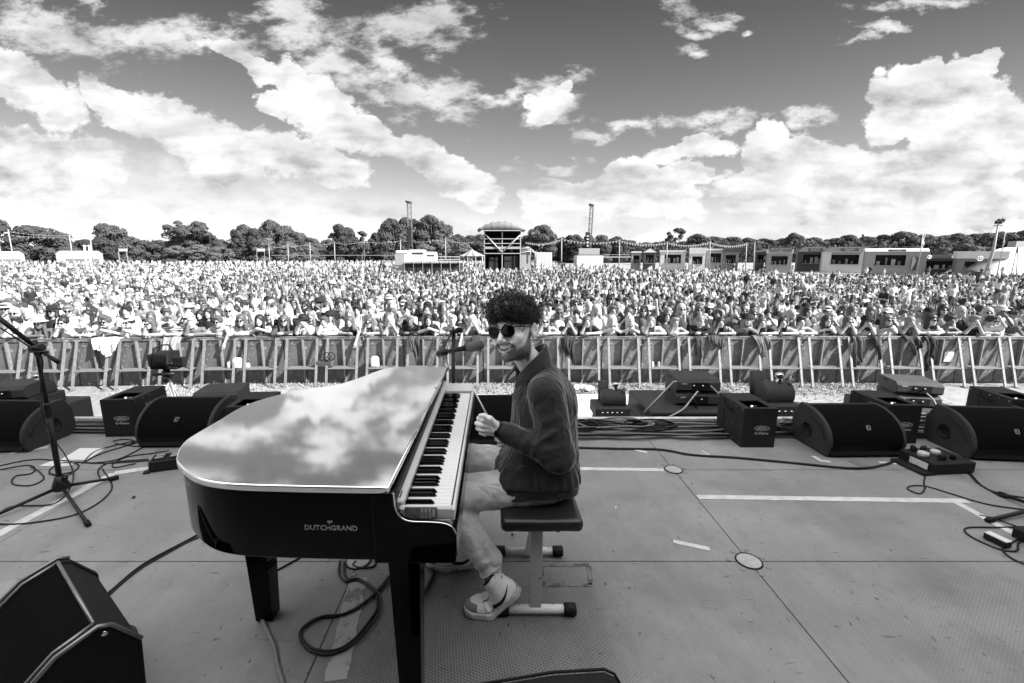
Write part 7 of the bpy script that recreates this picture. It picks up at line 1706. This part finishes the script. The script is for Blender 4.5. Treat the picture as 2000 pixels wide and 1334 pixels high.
# marquees at the left
for (x0, x1, yt, yb, D, l_) in ((-30, 34, 491, 503, 125, 'white marquee roof at the very left edge'), (121, 190, 490, 502, 130, 'long white marquee between the left poles')):
    t = thing('marquee', l_, 'tent', (aty((x0+x1)/2, 500, D).x, D, GZ), 0, 'white marquees on the left'); t.rotation_euler.z = -math.atan2(t.location.x, D); a, b = aty(x0, yb-5, D), aty(x1, yb-5, D); zr = aty(x0, yt, D).z; ze = aty(x0, yb-6, D).z; m = MB(); h_ = 3.0
    m.add([(a.x, D, ze), (b.x, D, ze), (b.x, D+h_*2, ze), (a.x, D+h_*2, ze), (a.x+.9, D+h_, zr), (b.x-.9, D+h_, zr)], [(0, 1, 5, 4), (2, 3, 4, 5), (3, 0, 4), (1, 2, 5)]); m.build('roof', M_canvas, t); m = MB(); m.box(((a.x+b.x)/2, D+h_, (ze+GZ)/2), (b.x-a.x-.1, h_*2-.1, ze-GZ-.02)); m.build('wall', M_lt, t); m = MB(); m.box(((a.x+b.x)/2+.4, D-.0, (ze+GZ)/2-.3), (b.x-a.x-3, .1, 1.1)); m.build('opening', M_dkp, t)  # dark panel on the wall stands for a shaded opening
for (x0, x1, D, l_) in ((231, 248, 88, 'small raised white banner frame at the left before the trees'), (501, 517, 92, 'small raised white banner frame left of the piano lid line')):
    t = thing('banner_frame', l_, 'banner', (aty((x0+x1)/2, 500, D).x, D, GZ), 0, 'small raised white banners'); m = MB(); bx2(m, x0, 485.5, x1, 491, D, D+.15); m.build('banner', M_canvas, t); m = MB(); bx2(m, x0, 491, x0+1, 505, D, D+.1, True); bx2(m, x1-1, 491, x1, 505, D, D+.1, True); m.build('frame_legs', M_lt, t)
for px, l_ in ((165, 'left'), (174, 'right')): pole(px, 482, 503, 84, .16, f'short thick white post, {l_} one of two above the long marquee', 'white_post', M_wht)
m = MB(); bx2(m, 530, 498, 770, 499.4, 99, 99.2); setp(m.build('field_fence', M_mid), 'low pale fence line along the far edge of the field, left half', 'fence')
m = MB(); bx2(m, 1178, 501, 1232, 503, 88, 88.2); bx2(m, 1180, 497, 1230, 497.8, 88, 88.1); setp(m.build('field_fence', M_lt), 'low fence right of the scrimmed cabin', 'fence')

# ---- food stalls
def stall(label, x0, x1, yt, ye, D, roof, wall, sign=None, awn=False, depth=3., signv=None, side=0, yb=None):
    D = D*1.38 if D < 70 else D*1.12
    t = thing('food_stall', label, 'stall', (aty((x0+x1)/2, 510, D).x, D, GZ), 0, 'food and drink stalls round the field'); a, b = aty(x0, ye, D), aty(x1, ye, D); ze = a.z; zr = aty(x0, yt, D).z; wd = b.x-a.x; cx_ = (a.x+b.x)/2
    h_ = ze-GZ; o0, o1 = a.x+wd*.17, b.x-wd*(.17+side); zc, zo = GZ+h_*.40, GZ+h_*.86; m = MB()
    for (xa_, xb_, za, zb_) in ((a.x, o0, GZ, ze), (o1, b.x, GZ, ze), (o0, o1, GZ, zc), (o0, o1, zo, ze)): m.box(((xa_+xb_)/2, D+.05, (za+zb_)/2), (xb_-xa_, .1, zb_-za))
    m.box((cx_, D+depth, (GZ+ze)/2), (wd, .1, h_)); m.box((a.x+.05, D+depth/2, (GZ+ze)/2), (.1, depth-.1, h_)); m.box((b.x-.05, D+depth/2, (GZ+ze)/2), (.1, depth-.1, h_)); m.build('wall', wall, t)
    m = MB(); m.box(((o0+o1)/2, D+1.2, (zc+zo)/2), (o1-o0, .1, zo-zc)); m.build('dark_interior', M_dark, t)  # black sheet behind the opening stands for the shade inside
    for q_ in range(4):
        m = MB(); fx = o0+(o1-o0)*(q_+.3+.5*tr.random())/4.4; fh = (zo-zc)*tr.uniform(.3, .75); m.box((fx, D+.75, zc+fh/2+.05), ((o1-o0)*tr.uniform(.06, .14), .2, fh)); m.build('shelf_goods', tr.choice((M_lt, M_mid, M_canvas)), t)
    m = MB(); m.box(((o0+o1)/2, D-.12, zc+.03), (o1-o0+.2, .4, .07)); m.build('counter', M_lt, t); t.rotation_euler.z = -math.atan2(cx_, D)*.8
    r = MB(); e = .15
    if roof[0] == 'hip': r.add([(a.x-e, D-e, ze), (b.x+e, D-e, ze), (b.x+e, D+depth+e, ze), (a.x-e, D+depth+e, ze), (a.x+depth*.35, D+depth/2, zr), (b.x-depth*.35, D+depth/2, zr)], [(0, 1, 5, 4), (2, 3, 4, 5), (3, 0, 4), (1, 2, 5), (0, 3, 2, 1)])
    elif roof[0] == 'gable': r.add([(a.x-e, D-e, ze), (cx_, D-e, zr), (b.x+e, D-e, ze), (a.x-e, D+depth, ze), (cx_, D+depth, zr), (b.x+e, D+depth, ze)], [(0, 3, 4, 1), (1, 4, 5, 2), (0, 1, 2), (3, 5, 4)])
    elif roof[0] == 'barrel':
        n_ = 10; V = []
        for i in range(n_+1): q_ = PI*i/n_; V += [(a.x-e, D+depth/2-(depth/2+.1)*math.cos(q_), ze+(zr-ze)*math.sin(q_)), (b.x+e, D+depth/2-(depth/2+.1)*math.cos(q_), ze+(zr-ze)*math.sin(q_))]
        r.add(V, [(2*i, 2*i+1, 2*i+3, 2*i+2) for i in range(n_)], 0, True); r.add(V, [tuple(range(0, 2*n_+2, 2)), tuple(range(1, 2*n_+2, 2))[::-1]])
    else: r.box((cx_, D+depth/2, (ze+zr)/2+.02), (wd+.2, depth+.3, max(.15, zr-ze)))
    r.build('roof', roof[1], t)
    if awn: m = MB(); m.add([(o0-.1, D-.02, zo+.1), (o1+.1, D-.02, zo+.1), (o1+.1, D-1.1, zo+.32), (o0-.1, D-1.1, zo+.32), (o0-.1, D-.02, zo+.15), (o1+.1, D-.02, zo+.15), (o1+.1, D-1.1, zo+.37), (o0-.1, D-1.1, zo+.37)], [(0, 3, 2, 1), (4, 5, 6, 7), (2, 3, 7, 6), (0, 4, 7, 3), (1, 2, 6, 5)]); m.build('awning', M_lt, t)
    if sign:
        sz = (zr-ze)*.62 if roof[0] != 'flat' else .8; zs = ze+sz*.62; m = MB(); sw = min(wd*.8, len(sign)*sz*.72); m.box((cx_, D-.30, zs), (sw+.3, .06, sz)); o = m.build('sign_board', signv or M_dkp, t); text(sign, sz*.86, M_wht if signv is not M_lt else M_dark, frame((cx_, D-.34, zs), (1, 0, 0), (0, 0, 1)), 'sign_lettering', o, .01)
    return t
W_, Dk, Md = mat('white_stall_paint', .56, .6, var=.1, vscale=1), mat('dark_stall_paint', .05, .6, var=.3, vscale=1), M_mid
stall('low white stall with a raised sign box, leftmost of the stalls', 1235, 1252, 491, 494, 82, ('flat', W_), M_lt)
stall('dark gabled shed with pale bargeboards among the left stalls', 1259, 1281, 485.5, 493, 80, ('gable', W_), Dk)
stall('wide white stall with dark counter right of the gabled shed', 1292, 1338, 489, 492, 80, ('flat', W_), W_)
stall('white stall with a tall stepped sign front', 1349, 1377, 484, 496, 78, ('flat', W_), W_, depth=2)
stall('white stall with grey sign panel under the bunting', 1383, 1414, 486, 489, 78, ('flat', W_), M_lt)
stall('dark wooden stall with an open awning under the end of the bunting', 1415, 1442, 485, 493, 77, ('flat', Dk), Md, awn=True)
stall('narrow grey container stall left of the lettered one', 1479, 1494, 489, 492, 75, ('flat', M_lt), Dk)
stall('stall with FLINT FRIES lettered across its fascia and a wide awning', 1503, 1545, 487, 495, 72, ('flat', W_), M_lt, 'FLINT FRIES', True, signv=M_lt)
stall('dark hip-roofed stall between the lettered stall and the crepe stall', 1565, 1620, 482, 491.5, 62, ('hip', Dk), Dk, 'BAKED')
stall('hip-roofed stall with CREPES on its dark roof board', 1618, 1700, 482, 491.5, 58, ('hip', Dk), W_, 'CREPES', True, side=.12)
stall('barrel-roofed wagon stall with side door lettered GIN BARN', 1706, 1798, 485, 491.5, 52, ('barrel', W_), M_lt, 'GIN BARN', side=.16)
p0, p1 = aty(1783, 499, 70.5), aty(1792, 523, 70.5); m = MB(); m.box(((p0.x+p1.x)/2, 70.5, (p0.z+p1.z)/2-.3), (p1.x-p0.x, .08, 2.0)); setp(m.build('stall_door', M_dkp), 'dark glazed door in the end of the barrel-roofed wagon', 'door')
stall('long open bar with grey fascia right of the barrel-roofed wagon', 1800, 1884, 498, 505, 50, ('flat', Md), Dk)
stall('white-roofed bar with round logo on its fascia, by the big white tent', 1884, 1952, 491, 505.5, 46, ('flat', W_), Md)
for i, (px, s_) in enumerate(((1815, .9), (1914, 1.1), (1862, .7))): D = 68.2 if px < 1884 else 62.2; c = aty(px, 502 if px < 1884 else 505, D); m = MB(); m.tube([(c.x+.33*s_*math.cos(a*.4), D, c.z+.26*s_*math.sin(a*.4)) for a in range(16)], .07, 5, closed=True); m.lathe([(.01, 0), (.10, .01), (.10, .05)], (c.x, D, c.z), 10, axis=(0, -1, 0)); setp(m.build('round_logo', M_wht), ('left', 'large right', 'small middle')[i]+' ring logo with a centre dot on the bar fascia', 'logo')
D = 61; t = thing('large_white_tent', 'big rounded white tent cut by the right edge of the picture', 'tent', (aty(1985, 510, D).x, D, GZ)); m = MB(); V = []; a = aty(1946, 520, D).x; b = a+14
for j in range(9):
    for i in range(13): u, v = i/12, j/8; e = math.sin(PI*min(1, u+.02))**.55*math.sin(PI*(.06+.88*v))**.4; V.append((a+(b-a)*u, D+7*v, GZ+4.4*e*(1 if u < .45 else 1.0)))
m.add(V, [(j*13+i, j*13+i+1, (j+1)*13+i+1, (j+1)*13+i) for j in range(8) for i in range(12)], 0, True)
V2 = [(a+(b-a)*i/12, D, GZ) for i in range(13)]+V[:13]; m.add(V2, [(i, i+1, 14+i, 13+i) for i in range(12)], 0, True); m.build('canvas', mat('tent_canvas', .72, .6, bump=.8, bscale=1.2), t)
# flags and lamp mast at the right
def flag(pb, pt, D, label): a, b = aty(*pt, D), aty(*pb, D); m = MB(); n_ = 8; V = []
def feather(px0, py0, px1, py1, D, wpx, label):
    t = thing('feather_flag', label, 'flag', (aty(px0, py0, D).x, D, GZ), 0, 'white feather flags at the right'); a = aty(px0, py0, D); b = aty(px1, py1, D); m = MB(); m.tube([(a.x, D, GZ), a, b], .045, 6); m.build('mast', M_lt, t); w_ = wpx/FPX*D; m = MB(); V = []; n_ = 10
    for i in range(n_+1): u = i/n_; p = a+(b-a)*u; k_ = w_*(.35+.65*math.sin(PI*min(1, .15+u*.6))); V += [(p.x, D+.02*math.sin(i), p.z), (p.x+k_, D+.12*math.sin(i*1.3), p.z+.15)]
    m.add(V, [(2*i, 2*i+1, 2*i+3, 2*i+2) for i in range(n_)]); o = m.build('flag_cloth', M_canvas, t); q_ = o.modifiers.new('t', 'SOLIDIFY'); q_.thickness = .01
feather(1798, 491, 1802, 458, 56, 5, 'white feather flag standing behind the barrel-roofed wagon'); feather(1957, 490, 1963, 454, 50, 2.2, 'slim white feather flag behind the white-roofed bar')
D = 60; a, b = aty(1950, 438, D), aty(1940, 489, D); b2 = Vector((b.x-.5, D, GZ)); t = thing('lamp_mast', 'telescopic mast with a dark cluster of floodlights at the far right', 'mast', b2); m = MB(); m.tube([b2, b, a], [.19, .16, .08], 8); m.build('mast', M_lt, t)
for i in range(4): m = MB(); m.box(a+Vector((-.38+.26*i, -.1, .25+.2*(i % 2))), (.32, .3, .42), bev=.05, rx=R(15)); m.build('floodlight', M_dark, t)
m = MB(); m.box(a+Vector((0, 0, -.15)), (1.1, .1, .08)); m.tube([a, a+Vector((.45, 0, .9))], .04, 5); m.build('cross_bar', M_dark, t)
D = 48; t = thing('sign_tower', 'pale sign box raised on two legs at the right edge', 'sign', (aty(1992, 480, D).x, D, GZ)); m = MB(); bx2(m, 1986, 471, 2010, 483, D, D+.8); m.build('sign_box', M_lt, t)
for q0, q1 in (((1987, 483), (1982, 505)), ((1988, 483), (1996, 505))): m = MB(); e_ = aty(*q1, D+.4); m.tube([aty(*q0, D+.4), (e_.x, D+.4, GZ)], .05, 5); m.build('support_leg', M_lt, t)

# ---- steel pedestrian barriers in the field
def ped(px0, py0, px1, py1, zt_, label, first=[None]):
    "from one top corner to the other; tops at 1.1 m"
    a, b = at(px0, py0, GZ+1.1), at(px1, py1, GZ+1.1); L = (b-a).length; an = math.atan2(b.y-a.y, b.x-a.x)
    t = thing('pedestrian_barrier', label, 'barrier', (a.x, a.y, GZ), an, 'galvanised pedestrian barriers in the field'); ROOT[t.name] = Matrix.Identity(4)
    m = MB(); m.tube([(0, 0, .1), (0, 0, 1.0), (.1, 0, 1.1), (L-.1, 0, 1.1), (L, 0, 1.0), (L, 0, .1)], .024, 6); m.tube([(0, 0, .22), (L, 0, .22)], .018, 5); m.build('frame_tube', M_bar, t)
    m = MB()
    for i in range(1, int(L/.12)): m.tube([(i*.12, 0, .22), (i*.12, 0, 1.1)], .008, 4)
    m.build('bars', M_bar, t)
    for x in (.1, L-.1): m = MB(); m.box((x, 0, .03), (.05, .55, .03)); m.build('foot', M_bar, t)
    ROOT[t.name] = Matrix.Translation((a.x, a.y, GZ)) @ Matrix.Rotation(an, 4, 'Z')
ped(1781, 589, 1905, 604, 0, 'long galvanised barrier on open grass at the right, nearest of the field barriers')
ped(1600, 568, 1640, 574, 0, 'galvanised barrier amid the seated people right of centre')
ped(612, 547, 652, 541, 0, 'galvanised barrier in the middle of the crowd left of centre')
for i, (x0, x1) in enumerate(((1576, 1598), (1638, 1680), (1690, 1716), (1735, 1775), (1760, 1800))): ped(x0, 511+i*.8, x1, 511.5+i*.8, 0, f'barrier before the stalls, {ordw(i)} from the left')
ped(1818, 514, 1868, 518, 0, 'barrier hung with banners before the long open bar'); ped(1915, 520, 1968, 524, 0, 'barrier before the white-roofed bar')
